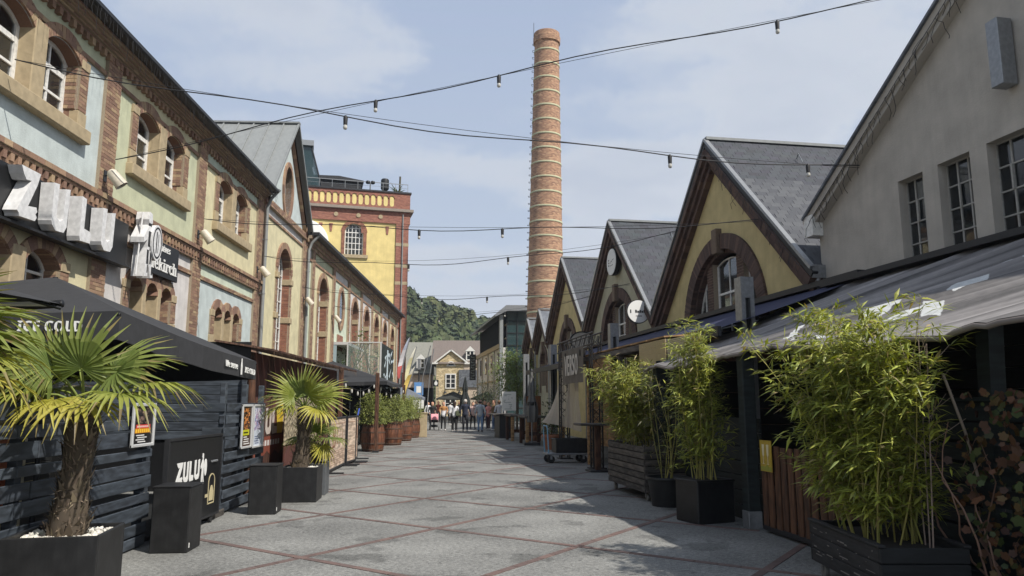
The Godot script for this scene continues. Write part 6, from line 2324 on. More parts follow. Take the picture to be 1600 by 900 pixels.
	for k in 900:
		var p := Vector3(rng.randf_range(-0.9, 1.4), rng.randf_range(0.0, 3.4), rng.randf_range(-1.5, 1.6))
		if p.y > 2.4 and (absf(p.x - 0.3) > 0.7 - (p.y - 2.4) * 0.4): continue
		leaf(mb, p, Vector3(rng.randfn(), rng.randfn(), rng.randfn()).normalized(), rng.randf_range(0.1, 0.2), 0.05, jit(Color(0.08, 0.12, 0.04), 0.4))
	part(mb, "foliage", K.leaf, vine, true)
	for k in 7: part_tube(vine, "stem", [Vector3(rng.randf_range(-0.8, 1.2), 0, rng.randf_range(-1, 1)), Vector3(rng.randf_range(-0.8, 1.2), 2.6, rng.randf_range(-1, 1))], 0.03, K.cane, lin(80, 70, 54), 5)
	# flags
	n = 0
	for q in [[-5.5, -50.0, 6.0, Color8(206, 92, 86), "feather flag in red, white and blue leaning before the tower corner"], [-5.3, -53.0, 5.6, Color8(206, 200, 160), "pale feather flag beside the red one before the tower corner"], [-4.9, -48.0, 4.0, Color8(206, 178, 96), "short yellow feather flag before the red brick corner"], [-4.5, -56.0, 5.9, Color8(150, 152, 150), "grey empty flagpole pair beside the feather flags"]]:
		var f := thing("feather_flag" if n < 3 else "flagpole_pair", q[4], "flag" if n < 3 else "flagpole", Vector3(q[0], 0, q[1]), 0, "feather flags before the tower")
		var H: float = q[2]
		part_tube(f, "pole", [Vector3(0, 0, 0), Vector3(0.2, H * 0.6, 0), Vector3(0.75, H, 0)], 0.035, K.alu)
		if n < 3:
			mb = MB.new()
			var prev := []
			for k in 11:
				var t := 0.55 + 0.45 * k / 10.0
				var px := 0.2 * t / 0.6 if t < 0.6 else 0.2 + 0.55 * (t - 0.6) / 0.4
				var w := 0.3 * sin(PI * clampf((t - 0.5) / 0.52, 0, 1)) + 0.05
				var y := H * t
				var c := Color(1, 1, 1)
				if n == 0: c = lin(186, 92, 88) if k < 4 else (lin(206, 204, 206) if k < 8 else lin(170, 176, 192))
				else: c = Color(q[3]).srgb_to_linear() if k < 8 else lin(222, 218, 200)
				var cur := [Vector3(px - w, y - 0.1, 0.1 * sin(k * 0.9)), Vector3(px, y, 0)]
				mb.col = c
				if k > 0:
					mb.quad(prev[0], prev[1], cur[1], cur[0])
					mb.quad(prev[1] - Vector3(0, 0, 0.008), prev[0] - Vector3(0, 0, 0.008), cur[0] - Vector3(0, 0, 0.008), cur[1] - Vector3(0, 0, 0.008))
				prev = cur
			part(mb, "cloth", K.cloth, f)
		else:
			part_tube(f, "pole", [Vector3(0.5, 0, 0), Vector3(0.7, H * 0.6, 0), Vector3(1.0, H * 0.96, 0)], 0.035, K.alu)
		mb = MB.new()
		mb.bev(Vector3(0, 0.04, 0), Vector3(0.6, 0.08, 0.6), 0.01)
		part(mb, "base", K.dark_metal, f)
		n += 1
	for q in [[-5.3, -52.0, 2.2, "low grey parasol under the flags, nearer one"], [-5.9, -60.0, 2.4, "low grey parasol by the dark passage, farther one"]]:
		canopy("square_parasol", q[3], Vector3(q[0], 0, q[1]), 1.4, 1.4, [2.0, 2.0, 2.0, 2.0], 2.75, 0.15, "grey parasols under the flags", mat(Color8(110, 116, 126), 0.85, T.mottle, 1.2))
	var ts := thing("blue_sign", "blue and white sign board on a post before the dark passage", "sign", Vector3(-4.75, 0, -58.0), 0)
	mb = MB.new()
	mb.bb(-0.35, 0.35, 2.2, 3.2, -0.03, 0.03)
	part(mb, "blue_board", mat(Color8(96, 142, 196), 0.5), ts)
	mb = MB.new()
	mb.bb(-0.42, 0.42, 1.2, 2.0, -0.03, 0.03); mb.bb(-0.18, 0.18, 2.4, 2.9, 0.031, 0.036)
	part(mb, "white_board", K.paint_white, ts)
	part_tube(ts, "post", [Vector3(0, 0, -0.05), Vector3(0, 3.3, -0.05)], 0.04, K.alu)
	n = 0
	for q in [[-6.0, -57.0, 4.8, "tall slim dark lamp column left of the blue sign"], [-5.0, -61.0, 5.2, "tall slim grey lamp column behind the blue sign"]]:
		var l := thing("lamp_column", q[3], "lamp post", Vector3(q[0], 0, q[1]), 0, "slim lamp columns")
		part_tube(l, "pole", [Vector3(0, 0, 0), Vector3(0, q[2] - 0.9, 0)], 0.06, K.dark_metal)
		mb = MB.new()
		mb.bev(Vector3(0, q[2] - 0.45, 0), Vector3(0.24, 0.9, 0.24), 0.02)
		part(mb, "lamp_head", K.alu, l)

func bulb_string(called: String, label: String, a: Vector3, b: Vector3, sag: float, n: int, r := 0.04) -> void:
	var o := thing(called, label, "light string", a, 0, "short bulb strings on the left terrace")
	var pts := []
	for i in 17:
		var t := i / 16.0
		pts.append((b - a) * t - Vector3(0, sag * 4 * t * (1 - t), 0))
	part_tube(o, "cable", pts, 0.008, K.wire, Color(1, 1, 1), 4)
	for i in n:
		var t := (i + 0.5) / n
		var p := (b - a) * t - Vector3(0, sag * 4 * t * (1 - t), 0)
		var mb := MB.new()
		mb.lathe([[0.001, -0.17], [r * 0.8, -0.15], [r, -0.1], [r * 0.6, -0.04]], 10, p)
		var bl := part(mb, "bulb", K.bulb, o)
		mb = MB.new()
		mb.lathe([[r * 0.55, -0.045], [r * 0.55, 0.0]], 8, p)
		part(mb, "socket", K.wire, bl)

func leaf(mb: MB, p: Vector3, d: Vector3, l: float, w: float, c: Color) -> void:
	# folded lance-shaped leaf, four triangles
	mb.col = c
	var sd := d.cross(Vector3(0.3, 1, 0.2)).normalized()
	var up := sd.cross(d).normalized()
	var m := p + d * l * 0.42 + up * w * 0.35
	var e := p + d * l - Vector3(0, l * 0.16, 0)
	mb.tri(p, m + sd * w - up * w * 0.35, m); mb.tri(m + sd * w - up * w * 0.35, e, m)
	mb.tri(p, m, m - sd * w - up * w * 0.35); mb.tri(m, e, m - sd * w - up * w * 0.35)

# ---------------------------------------------------------------- right terrace
func awning_tex() -> ImageTexture:
	# u: s from 14 down to 2, v: t from 4.4 to 9.0; faded cloth, fold light and shade painted in as streaks, remains of white lettering
	var W := 1024
	var H := 512
	var im := Image.create(W, H, false, Image.FORMAT_RGB8)
	var f := FastNoiseLite.new()
	f.seed = 4; f.frequency = 0.02; f.fractal_octaves = 4
	for y in H:
		for x in W:
			var ss := 14.0 - x * 12.0 / W
			var tt := 4.4 + y * 4.6 / H
			var al := -0.77 * ss + 0.64 * tt
			var pe := 0.64 * ss + 0.77 * tt
			var a := f.get_noise_2d(pe * 150.0, al * 6.0)
			a = 0.6 * a + 0.7 * f.get_noise_2d(pe * 60.0 + 90.0, al * 5.0)
			var b := f.get_noise_2d(x * 3.0, y * 3.0)
			var k := 0.44 + 0.3 * a + 0.03 * b  # pale and dark streaks stand for light and shade on the folds
			im.set_pixel(x, y, Color(k * 1.01, k * 0.98, k * 0.96))
	var polys := [
		[[7.73, 6.2], [7.33, 6.16], [6.47, 5.37], [6.82, 5.42]],
		[[8.69, 6.13], [8.33, 6.39], [8.09, 6.13], [7.75, 5.42], [7.95, 5.5]],
		[[7.55, 5.51], [7.6, 6.1], [7.24, 5.9], [7.2, 5.4]],
		[[7.83, 6.61], [7.87, 7.04], [7.56, 6.98], [7.41, 6.8], [7.5, 6.42]],
		[[8.77, 6.72], [7.92, 7.56], [7.5, 7.5], [7.5, 7.44], [7.92, 7.48], [8.77, 6.66]],
		[[8.5, 4.98], [9.19, 5.48], [9.76, 6.35], [9.82, 6.33], [9.3, 5.46], [8.62, 4.9], [8.4, 4.92]],
		[[8.4, 4.92], [7.21, 4.98], [6.68, 5.04], [6.68, 5.0], [7.21, 4.93], [8.4, 4.86]],
		[[7.1, 5.3], [6.2, 5.9], [6.05, 6.5], [6.0, 6.5], [6.1, 5.85], [7.0, 5.25]]]
	for pl in polys:
		var pp := PackedVector2Array()
		var lo := Vector2(9999, 9999)
		var hi := Vector2.ZERO
		for q in pl:
			var v := Vector2((14.0 - q[0]) / 12.0 * W, (q[1] - 4.4) / 4.6 * H)
			pp.append(v)
			lo = lo.min(v); hi = hi.max(v)
		for y in range(int(lo.y), int(hi.y) + 1):
			for x in range(int(lo.x), int(hi.x) + 1):
				if Geometry2D.is_point_in_polygon(Vector2(x, y), pp):
					var k := 0.76 + 0.07 * f.get_noise_2d(x * 5.0, y * 5.0)
					im.set_pixel(x, y, Color(k * 0.99, k, k * 0.985))
	return ImageTexture.create_from_image(im)

func right_terrace() -> void:
	# big grey awning
	var a := thing("terrace_awning", "large faded grey awning with painted fold shading, remains of white lettering over the right terrace", "awning", rw(8.0, 4.6), RA)
	# local x across the street (t), z towards the camera
	var mb := MB.new()
	var NS := 90
	var NT := 44
	var f := FastNoiseLite.new()
	f.seed = 12; f.frequency = 0.5; f.fractal_octaves = 3
	var grid := []
	for i in NS + 1:
		var row := []
		for j in NT + 1:
			var v := float(j) / NT
			var u := float(i) / NS
			var s0 := 12.9 + 1.3 * v
			var s := s0 + (2.2 - s0) * u
			var t := 4.6 + 4.3 * v
			var wr := f.get_noise_2d((s * 0.8 + t * 1.0) * 3.2, (s * 0.6 - t * 0.8) * 0.28)
			var y := 2.25 + 1.75 * v + 0.085 * wr - 0.12 * sin(PI * v) - 0.05 * sin(u * PI * 4.0) * (1 - v)
			row.append([Vector3(t - 4.6, y, -(s - 8.0)), Vector2((14.0 - s) / 12.0, (t - 4.4) / 4.6)])
		grid.append(row)
	for i in NS:
		for j in NT:
			var q0: Array = grid[i][j]
			var q1: Array = grid[i + 1][j]
			var q2: Array = grid[i + 1][j + 1]
			var q3: Array = grid[i][j + 1]
			mb.quad(q0[0], q1[0], q2[0], q3[0])
			var k := mb.t.size()
			mb.t[k - 4] = q0[1]; mb.t[k - 3] = q1[1]; mb.t[k - 2] = q2[1]; mb.t[k - 1] = q3[1]
	part(mb, "cloth", uvmat(awning_tex(), 0.9), a)
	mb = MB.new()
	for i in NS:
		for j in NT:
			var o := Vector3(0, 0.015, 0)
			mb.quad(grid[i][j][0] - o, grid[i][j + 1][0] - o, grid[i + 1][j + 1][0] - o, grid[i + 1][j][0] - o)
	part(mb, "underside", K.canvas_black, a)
	var ep := []
	for i in range(0, NS + 1): ep.append(grid[i][0][0] - Vector3(0.0, 0.03, 0))
	part_tube(a, "front_hem", ep, 0.025, mat(Color8(120, 112, 106), 0.9), Color(1, 1, 1), 6)
	# posts under it
	for q in [[9.3, 4.72, 2.2, 0.0, "dark blue-black post with grey steel foot beside the brown gate"], [12.6, 4.75, 2.2, 0.0, "dark post at the far end of the grey awning behind the bamboo"]]:
		var p := thing("awning_post", q[4], "post", rw(q[0], q[1]), RA, "posts of the right terrace")
		mb = MB.new()
		mb.bev(Vector3(0, q[2] / 2 + 0.1, 0), Vector3(0.17, q[2] - 0.05, 0.17), 0.01)
		part(mb, "post", K.wood_green, p)
		mb = MB.new()
		mb.bev(Vector3(0, 0.11, 0), Vector3(0.19, 0.22, 0.19), 0.008)
		part(mb, "steel_foot", K.alu, p)
	var lp := thing("awning_post", "dark slanting post under the awning on the far right", "post", rw(5.65, 4.95), RA, "posts of the right terrace")
	mb = MB.new()
	mb.box(Vector3(0.1, 1.15, 0.05), Vector3(0.15, 2.35, 0.14), Basis(Vector3.BACK, -0.06))
	part(mb, "post", K.wood_green, lp)
	# gate of upright brown slats
	var g := thing("slat_gate", "brown upright-slat gate with yellow drinks placard, right of the dark post", "gate", rw(9.0, 4.72), RA + 90.0)
	# local x runs towards the camera? turned so x follows -s
	for k in 14:
		mb = MB.new()
		mb.bev(Vector3(-0.08 - k * 0.158, 0.58, rng.randf_range(-0.004, 0.004)), Vector3(0.115, 0.98 + rng.randf_range(-0.01, 0.01), 0.024), 0.006)
		part(mb, "slat", K.wood_gate if k % 3 else K.wood_gate2, g)
	for y in [0.14, 0.95]:
		mb = MB.new()
		mb.bev(Vector3(-1.1, y, 0.035), Vector3(2.2, 0.09, 0.04), 0.006)
		part(mb, "rail", K.wood_gate2, g)
	mb = MB.new()
	mb.bev(Vector3(-1.1, 0.06, 0.02), Vector3(2.2, 0.06, 0.06), 0.006)
	part(mb, "bottom_bar", K.dark_metal, g)
	g.rotation_degrees.y = RA - 90.0
	for ch in g.get_children():
		ch.transform = Transform3D(Basis(Vector3.UP, PI), Vector3.ZERO) * ch.transform
	var pl := thing("drinks_placard", "small yellow placard with two glasses hung on the brown slat gate", "sign", rw(8.78, 4.68, 0.76), RA - 90.0)
	mb = MB.new()
	mb.bb(-0.14, 0.14, 0, 0.38, 0, 0.008)
	part(mb, "board", mat(Color8(190, 160, 54), 0.6, T.mottle, 4.0), pl)
	mb = MB.new()
	for sx in [-0.06, 0.05]:
		mb.prism(PackedVector2Array([Vector2(sx - 0.03, 0.33), Vector2(sx + 0.03, 0.33), Vector2(sx + 0.02, 0.2), Vector2(sx + 0.005, 0.18), Vector2(sx + 0.005, 0.1), Vector2(sx + 0.03, 0.09), Vector2(sx - 0.03, 0.09), Vector2(sx - 0.005, 0.1), Vector2(sx - 0.005, 0.18), Vector2(sx - 0.02, 0.2)]), 0.008, 0.01)
	part(mb, "glass_picture", mat(Color8(216, 206, 170), 0.6), pl)
	mb = MB.new()
	mb.bb(-0.13, 0.13, 0.01, 0.06, 0.0085, 0.0105); mb.prism(ell(0.03, 0.05, 0.035, 0.035, 12), 0.011, 0.013)
	part(mb, "caption_strip", mat(Color8(150, 150, 60), 0.6), pl)
	# dark plank fence in the near right
	var fe := thing("plank_fence", "dark green-black plank fence in deep shade at the right edge", "fence", rw(6.7, 5.0), RA - 90.0)
	for k in 9:
		var y := 0.11 + k * 0.178
		mb = MB.new()
		mb.bev(Vector3(1.3 + 0.05 * (k % 2), y, 0), Vector3(2.6, 0.15 if k != 8 else 0.17, 0.028), 0.006)
		part(mb, "plank", K.wood_green, fe)
		mb = MB.new()
		mb.bev(Vector3(3.6 + 0.05 * (k % 2), y, 0.002), Vector3(1.98, 0.15, 0.028), 0.006)
		part(mb, "plank", K.wood_black, fe)
	for x in [0.05, 1.6, 3.1, 4.4]:
		mb = MB.new()
		mb.bev(Vector3(x, 0.8, -0.06), Vector3(0.1, 1.6, 0.08), 0.006)
		part(mb, "post", K.wood_green, fe)
	mb = MB.new()
	mb.bev(Vector3(2.3, 1.63, -0.05), Vector3(4.6, 0.035, 0.22), 0.006)
	part(mb, "top_rail", K.wood_green, fe)
	# closed sides and dark boarded back, added to keep the terrace interior dark
	var bk := thing("boarded_wall", "black boarded wall added to darken the back of the right terrace under the awning", "wall", rw(8.0, 8.6), RA - 90.0)
	for k in 11:
		mb = MB.new()
		mb.bev(Vector3(0.0, 0.15 + k * 0.3, 0), Vector3(11.6, 0.29, 0.05), 0.008)
		part(mb, "board", K.wood_black, bk)
	var sd := thing("boarded_wall", "black boarded side wall added to darken the far end under the grey awning", "wall", rw(13.4, 6.8), RA)  # side closure added for darkness under the awning
	for k in 8:
		mb = MB.new()
		mb.bev(Vector3(0, 0.15 + k * 0.3, 0), Vector3(3.6, 0.29, 0.05), 0.008)
		part(mb, "board", K.wood_black, sd)
	var fw := thing("boarded_wall", "dark boarded front between the bamboo planter and the dark post", "wall", rw(11.0, 4.95), RA - 90.0)
	for k in 7:
		mb = MB.new()
		mb.bev(Vector3(0.0, 0.1 + k * 0.2, 0), Vector3(3.2, 0.19, 0.03), 0.006)
		part(mb, "board", K.wood_green, fw)
	mb = MB.new()
	mb.bev(Vector3(0, 0.03, 0), Vector3(3.6, 0.06, 11.4), 0.01)
	solo(mb, "terrace_deck", K.wood_black, "black deck added to darken the right terrace under the grey awning", "deck", rw(8.0, 6.85), RA)  # near-black floor added so the terrace stays dark
	var la := thing("pendant_lamp", "big dark dome lamp hanging under the awning at the far right", "lamp", rw(5.4, 5.75, 2.05), RA)
	mb = MB.new()
	mb.lathe([[0.28, -0.12], [0.31, 0.0], [0.29, 0.18], [0.18, 0.32], [0.05, 0.36]], 20)
	part(mb, "shade", K.black_metal, la)
	part_tube(la, "cord", [Vector3(0, 0.36, 0), Vector3(0, 0.62, 0)], 0.01, K.wire)
	part_tube(self_thing("bare_stick", "bare pale stick leaning against the dark fence beside the vine", "stick", rw(5.55, 4.75)), "stick", [Vector3(0.08, 0.95, 0), Vector3(0.0, 1.35, 0.0), Vector3(-0.12, 1.85, -0.05)], 0.012, K.cane, lin(150, 136, 120))
	# blue awning along the gables
	var ba := thing("blue_awning", "narrow dark blue awning running along the gables above the timber pergola", "awning", rw(12.5, 8.9), RA)
	mb = MB.new()
	for i in 19:
		var z0 := -float(i)
		var z1 := -float(i + 1) + 0.0
		for j in 4:
			var x0 := -3.0 + j * 0.75
			var y0 := 2.95 + j * 0.26 - 0.03 * sin(PI * j / 4.0)
			var y1 := 2.95 + (j + 1) * 0.26 - 0.03 * sin(PI * (j + 1) / 4.0)
			mb.quad(Vector3(x0, y0, z0), Vector3(x0 + 0.75, y1, z0), Vector3(x0 + 0.75, y1, z1), Vector3(x0, y0, z1))
	part(mb, "cloth", K.canvas_blue, ba)
	mb = MB.new()
	mb.bb(-0.2, 0.05, 3.98, 4.1, -19, 0)
	part(mb, "cassette", K.dark_metal, ba)
	for i in 5: part_tube(ba, "arm", [Vector3(0, 3.2, -1.0 - i * 4.2), Vector3(-2.95, 2.9, -1.0 - i * 4.2)], 0.025, K.dark_metal, Color(1, 1, 1), 6)
	mb = MB.new()
	mb.bb(-3.05, -2.98, 2.8, 2.98, -19, 0)
	part(mb, "front_bar", K.dark_metal, ba)
	# timber pergola / bar hut beneath it
	var h := thing("timber_pergola", "timber bar hut with pale boards and bamboo blinds behind the near bamboo", "hut", rw(13.6, 5.25), RA)
	mb = MB.new()
	mb.bev(Vector3(0.02, 2.76, -4.5), Vector3(0.12, 0.12, 9.2), 0.01)
	part(mb, "eaves_beam", K.wood_grey, h)
	for z in [0.0, -3.0, -5.8, -8.9]:
		mb = MB.new()
		mb.bev(Vector3(0.08, 1.36, z), Vector3(0.11, 2.72, 0.11), 0.008)
		part(mb, "post", K.wood_pale if z < -5 else K.wood_grey, h)
	for k in 9:
		mb = MB.new()
		mb.box(Vector3(1.3, 2.86 + 0.12, -0.5 - k * 1.0), Vector3(2.6, 0.03, 0.97), Basis(Vector3.BACK, 0.08))
		part(mb, "roof_board", K.wood_pale, h)
	for k in 6:
		mb = MB.new()
		mb.bev(Vector3(0.0, 2.42 + 0.055 * k, -4.6), Vector3(0.03, 0.05, 2.2), 0.006)
		part(mb, "fascia_board", K.wood_pale, h)
	for k in 12:
		mb = MB.new()
		mb.bev(Vector3(2.6, 0.12 + k * 0.22, -4.5), Vector3(0.04, 0.21, 9.0), 0.006)
		part(mb, "back_board", K.wood_brown, h)
	for k in 14:
		mb = MB.new()
		mb.bev(Vector3(0.5, 0.55 + k * 0.16, -6.2), Vector3(0.04, 0.15, 2.6), 0.006)
		part(mb, "side_board", K.wood_pale, h)
	mb = MB.new()
	for k in 24: mb.box(Vector3(-0.05, 2.3 + k * 0.022, -0.55), Vector3(0.012, 0.016, 1.5), Basis.IDENTITY)
	part(mb, "bamboo_blind", mat(Color8(196, 176, 132), 0.8), h)
	mb = MB.new()
	for k in 16: mb.bev(Vector3(-0.06, 2.32 + k * 0.03, 1.1), Vector3(0.012, 0.024, 1.5), 0.003)
	part(mb, "bamboo_blind", mat(Color8(190, 178, 148), 0.8), h)
	mb = MB.new()
	for k in 3: mb.bev(Vector3(-0.08, 1.95 + k * 0.16, -0.6), Vector3(0.03, 0.14, 1.3), 0.006)
	part(mb, "sign_boards", mat(Color8(150, 146, 136), 0.85, T.wood_h, 1.0), h)
	mb = MB.new()
	mb.bb(0.2, 0.5, 2.3, 2.72, -0.2, -0.16)
	part(mb, "dark_panel", K.interior, h)
	# plastic curtain blown outwards
	var pc := thing("plastic_curtain", "clear plastic rain curtain blown outwards at the far corner of the timber hut", "curtain", rw(22.7, 5.25), RA)
	mb = MB.new()
	for i in 12:
		for j in 14:
			var P := func(u: float, v: float) -> Vector3:
				var o := v * v
				return Vector3(-0.55 * o * (1 - u) * (1 - u) + 0.04 * sin(u * 17 + v * 3), 2.62 - 1.8 * v + 0.2 * o * (1 - u), 2.6 * u + 0.04 * sin(v * 9))
			mb.quad(P.call(i / 12.0, (j + 1) / 14.0), P.call((i + 1) / 12.0, (j + 1) / 14.0), P.call((i + 1) / 12.0, j / 14.0), P.call(i / 12.0, j / 14.0))
	var pm := glass(Color8(168, 160, 150), 0.72)
	pm.roughness = 0.35
	part(mb, "sheet", pm, pc)
	part_tube(pc, "top_rod", [Vector3(0, 2.63, -0.1), Vector3(0, 2.63, 2.7)], 0.02, K.alu)
	# black lattice truss gate with the grey banner
	var tr := thing("truss_gantry", "black lattice truss gantry with grey VERSO banner in front of the timber hut", "gantry", rw(18.1, 5.15), RA)
	var post := func(x: float, z: float, hgt: float) -> void:
		var m := MB.new()
		var w := 0.12
		for cx in [-w, w]:
			for cz in [-w, w]: m.tube([Vector3(x + cx, 0.03, z + cz), Vector3(x + cx, hgt, z + cz)], 0.022, 6)
		var k := 0
		var y := 0.1
		while y < hgt - 0.2:
			for s4 in [[-w, -w, w, -w], [w, -w, w, w], [w, w, -w, w], [-w, w, -w, -w]]:
				if k % 2 == 0: m.tube([Vector3(x + s4[0], y, z + s4[1]), Vector3(x + s4[2], y + 0.24, z + s4[3])], 0.009, 4, false)
				else: m.tube([Vector3(x + s4[2], y, z + s4[3]), Vector3(x + s4[0], y + 0.24, z + s4[1])], 0.009, 4, false)
			y += 0.24; k += 1
		m.bb(x - 0.2, x + 0.2, 0, 0.03, z - 0.2, z + 0.2)
		part(m, "truss_post", K.black_metal, tr)
	post.call(0.0, 0.0, 3.3)
	post.call(0.0, -3.4, 3.3)
	mb = MB.new()
	for cx in [-0.12, 0.12]:
		for cy in [3.08, 3.36]: mb.tube([Vector3(cx, cy, 0.2), Vector3(cx, cy, -3.7)], 0.022, 6)
	for k in 15:
		var z := 0.1 - k * 0.25
		mb.tube([Vector3(-0.12, 3.08 if k % 2 else 3.36, z), Vector3(-0.12, 3.36 if k % 2 else 3.08, z - 0.25)], 0.009, 4, false)
		mb.tube([Vector3(0.12, 3.08 if k % 2 else 3.36, z), Vector3(0.12, 3.36 if k % 2 else 3.08, z - 0.25)], 0.009, 4, false)
	part(mb, "truss_beam", K.black_metal, tr)
	mb = MB.new()
	for k in 24:
		var z := -0.55 - k * 0.1
		mb.quad(Vector3(-0.16 + 0.015 * sin(k * 0.9), 2.14, z - 0.1), Vector3(-0.16 + 0.015 * sin((k - 1) * 0.9), 2.14, z), Vector3(-0.16, 3.08, z), Vector3(-0.16, 3.08, z - 0.1))
	part(mb, "banner", mat(Color8(104, 98, 90), 0.85, T.mottle, 1.5), tr)
	text("VERSO", tr, "lettering", mat(Color8(206, 200, 190), 0.8), 0.36, 0.008, Transform3D(Basis(Vector3(0, 0, 1), Vector3.UP, Vector3(-1, 0, 0)) * Basis.from_scale(Vector3(0.95, 1.5, 1)), Vector3(-0.185, 2.62, -1.8)))
	for z in [-0.9, -2.5]:
		mb = MB.new()
		mb.lathe([[0.05, 0.0], [0.09, 0.06], [0.09, 0.2]], 10, Vector3(-0.1, 2.8, z))
		part(mb, "spotlight", K.black_metal, tr)
	# platform trolley with black tub and blue bow handle
	var ct := thing("platform_trolley", "platform trolley with light-blue bow handle standing before the truss", "trolley", rw(20.2, 4.85), RA - 90.0)
	mb = MB.new()
	mb.bev(Vector3(0.0, 0.24, 0.0), Vector3(0.62, 0.05, 1.15), 0.012)
	part(mb, "platform", K.alu, ct)
	for q in [[-0.24, 0.45], [0.24, 0.45], [-0.24, -0.45], [0.24, -0.45]]:
		mb = MB.new()
		mb.xf = Transform3D(Basis(Vector3.BACK, PI / 2), Vector3(q[0], 0.1, q[1]))
		mb.lathe([[0.06, -0.025], [0.1, -0.02], [0.1, 0.02], [0.06, 0.025]], 16)
		var wl := part(mb, "wheel", K.rubber, ct)
		mb = MB.new()
		mb.bb(q[0] - 0.035, q[0] - 0.028, 0.1, 0.22, q[1] - 0.03, q[1] + 0.03); mb.bb(q[0] + 0.028, q[0] + 0.035, 0.1, 0.22, q[1] - 0.03, q[1] + 0.03)
		part(mb, "fork", K.alu, wl)
	part_tube(ct, "handle", [Vector3(-0.26, 0.26, 0.52), Vector3(-0.26, 0.9, 0.55), Vector3(-0.2, 0.99, 0.56), Vector3(0.2, 0.99, 0.56), Vector3(0.26, 0.9, 0.55), Vector3(0.26, 0.26, 0.52)], 0.017, mat(Color8(120, 166, 190), 0.4))
	var tb := thing("black_crate", "black plastic crate riding on the platform trolley", "crate", rw(20.2, 4.98, 0.27), RA - 90.0)
	mb = MB.new()
	for q in [[0.0, 0.44, 0.56, 0.02], [0.0, -0.44, 0.56, 0.02]]: mb.bev(Vector3(q[0], 0.18, q[1]), Vector3(q[2], 0.36, q[3]), 0.005)
	for q in [-0.28, 0.28]: mb.bev(Vector3(q, 0.18, 0), Vector3(0.02, 0.36, 0.88), 0.005)
	mb.bb(-0.28, 0.28, 0.0, 0.02, -0.44, 0.44)
	part(mb, "tub", K.plastic_black, tb)
	mb = MB.new()
	mb.bev(Vector3(-0.285, 0.36, 0), Vector3(0.05, 0.025, 0.94), 0.004); mb.bev(Vector3(0.285, 0.36, 0), Vector3(0.05, 0.025, 0.94), 0.004)
	mb.bev(Vector3(0, 0.361, 0.45), Vector3(0.6, 0.025, 0.05), 0.004); mb.bev(Vector3(0, 0.361, -0.45), Vector3(0.6, 0.025, 0.05), 0.004)
	part(mb, "rim", K.plastic_black, tb)
	# tall bar table and stool
	var bt := thing("bar_table", "tall narrow bar table with single timber leg right of the trolley", "table", rw(17.4, 4.95), RA)
	mb = MB.new()
	mb.bev(Vector3(0.12, 1.1, 0), Vector3(1.2, 0.05, 0.7), 0.012)
	part(mb, "tabletop", K.wood_grey2, bt)
	mb = MB.new()
	mb.bev(Vector3(0.02, 0.54, 0), Vector3(0.13, 1.08, 0.13), 0.01)
	part(mb, "leg", K.wood_post, bt)
	mb = MB.new()
	mb.bev(Vector3(0.02, 0.02, 0), Vector3(0.5, 0.04, 0.5), 0.01)
	part(mb, "foot_plate", K.dark_metal, bt)
	var sl := thing("bar_stool", "dark bar stool with pale back pad beside the tall bar table", "stool", rw(16.45, 5.2), RA)
	for q in [[-0.17, -0.17], [0.17, -0.17], [-0.17, 0.17], [0.17, 0.17]]: part_tube(sl, "leg", [Vector3(q[0] * 1.15, 0, q[1] * 1.15), Vector3(q[0], 0.72, q[1])], 0.018, K.black_metal)
	mb = MB.new()
	mb.bev(Vector3(0, 0.745, 0), Vector3(0.4, 0.05, 0.4), 0.015)
	part(mb, "seat", K.wood_black, sl)
	for y in [0.25, 0.5]:
		for z in [-0.178, 0.178]:
			mb = MB.new()
			mb.bb(-0.19, 0.19, y, y + 0.025, z - 0.012, z + 0.012)
			part(mb, "stretcher", K.black_metal, sl)
	mb = MB.new()
	mb.bev(Vector3(0.02, 0.97, -0.19), Vector3(0.34, 0.3, 0.03), 0.01)
	part(mb, "back_pad", K.wood_pale, sl)
	# slatted crate planter on castors
	var cp := thing("crate_planter", "weathered slatted timber planter on castors holding the farther bamboo", "planter", rw(13.0, 4.62), RA)
	for side in [-1, 1]:
		for k in 7:
			mb = MB.new()
			mb.bev(Vector3(side * 0.4, 0.19 + k * 0.108, 0), Vector3(0.025, 0.09, 2.05), 0.005)
			part(mb, "slat", K.wood_grey if k % 2 else K.wood_grey2, cp)
			mb = MB.new()
			mb.bev(Vector3(0, 0.19 + k * 0.108, side * 1.02), Vector3(0.78, 0.09, 0.025), 0.005)
			part(mb, "slat", K.wood_grey2 if k % 2 else K.wood_grey, cp)
	for q in [[-0.37, -0.98], [0.37, -0.98], [-0.37, 0.98], [0.37, 0.98], [-0.37, 0.0]]:
		mb = MB.new()
		mb.bev(Vector3(q[0], 0.52, q[1]), Vector3(0.05, 0.78, 0.07), 0.006)
		part(mb, "corner_batten", K.wood_grey2, cp)
	mb = MB.new()
	mb.bb(-0.38, 0.38, 0.14, 0.8, -1.0, 1.0)
	part(mb, "soil_liner", K.interior, cp)
	castors(cp, [[-0.32, 0.9], [-0.32, -0.85], [0.32, 0.9], [0.32, -0.85]])
	# round tub
	var rt := thing("round_tub", "black round plastic tub between the slatted planter and the black box planter", "planter", rw(11.5, 4.42), RA)
	mb = MB.new()
	mb.lathe([[0.25, 0.0], [0.31, 0.4], [0.34, 0.4], [0.34, 0.45], [0.31, 0.45], [0.29, 0.38], [0.001, 0.36]], 24)
	part(mb, "tub", K.plastic_black, rt)
	# black box planter
	var bp := thing("box_planter", "black box planter with the upright bamboo, left of the dark post", "planter", rw(9.95, 4.36), RA + 14.0)
	mb = MB.new()
	mb.bev(Vector3(0, 0.28, 0), Vector3(0.62, 0.56, 0.5), 0.015)
	part(mb, "tub", K.plastic_black, bp)
	mb = MB.new()
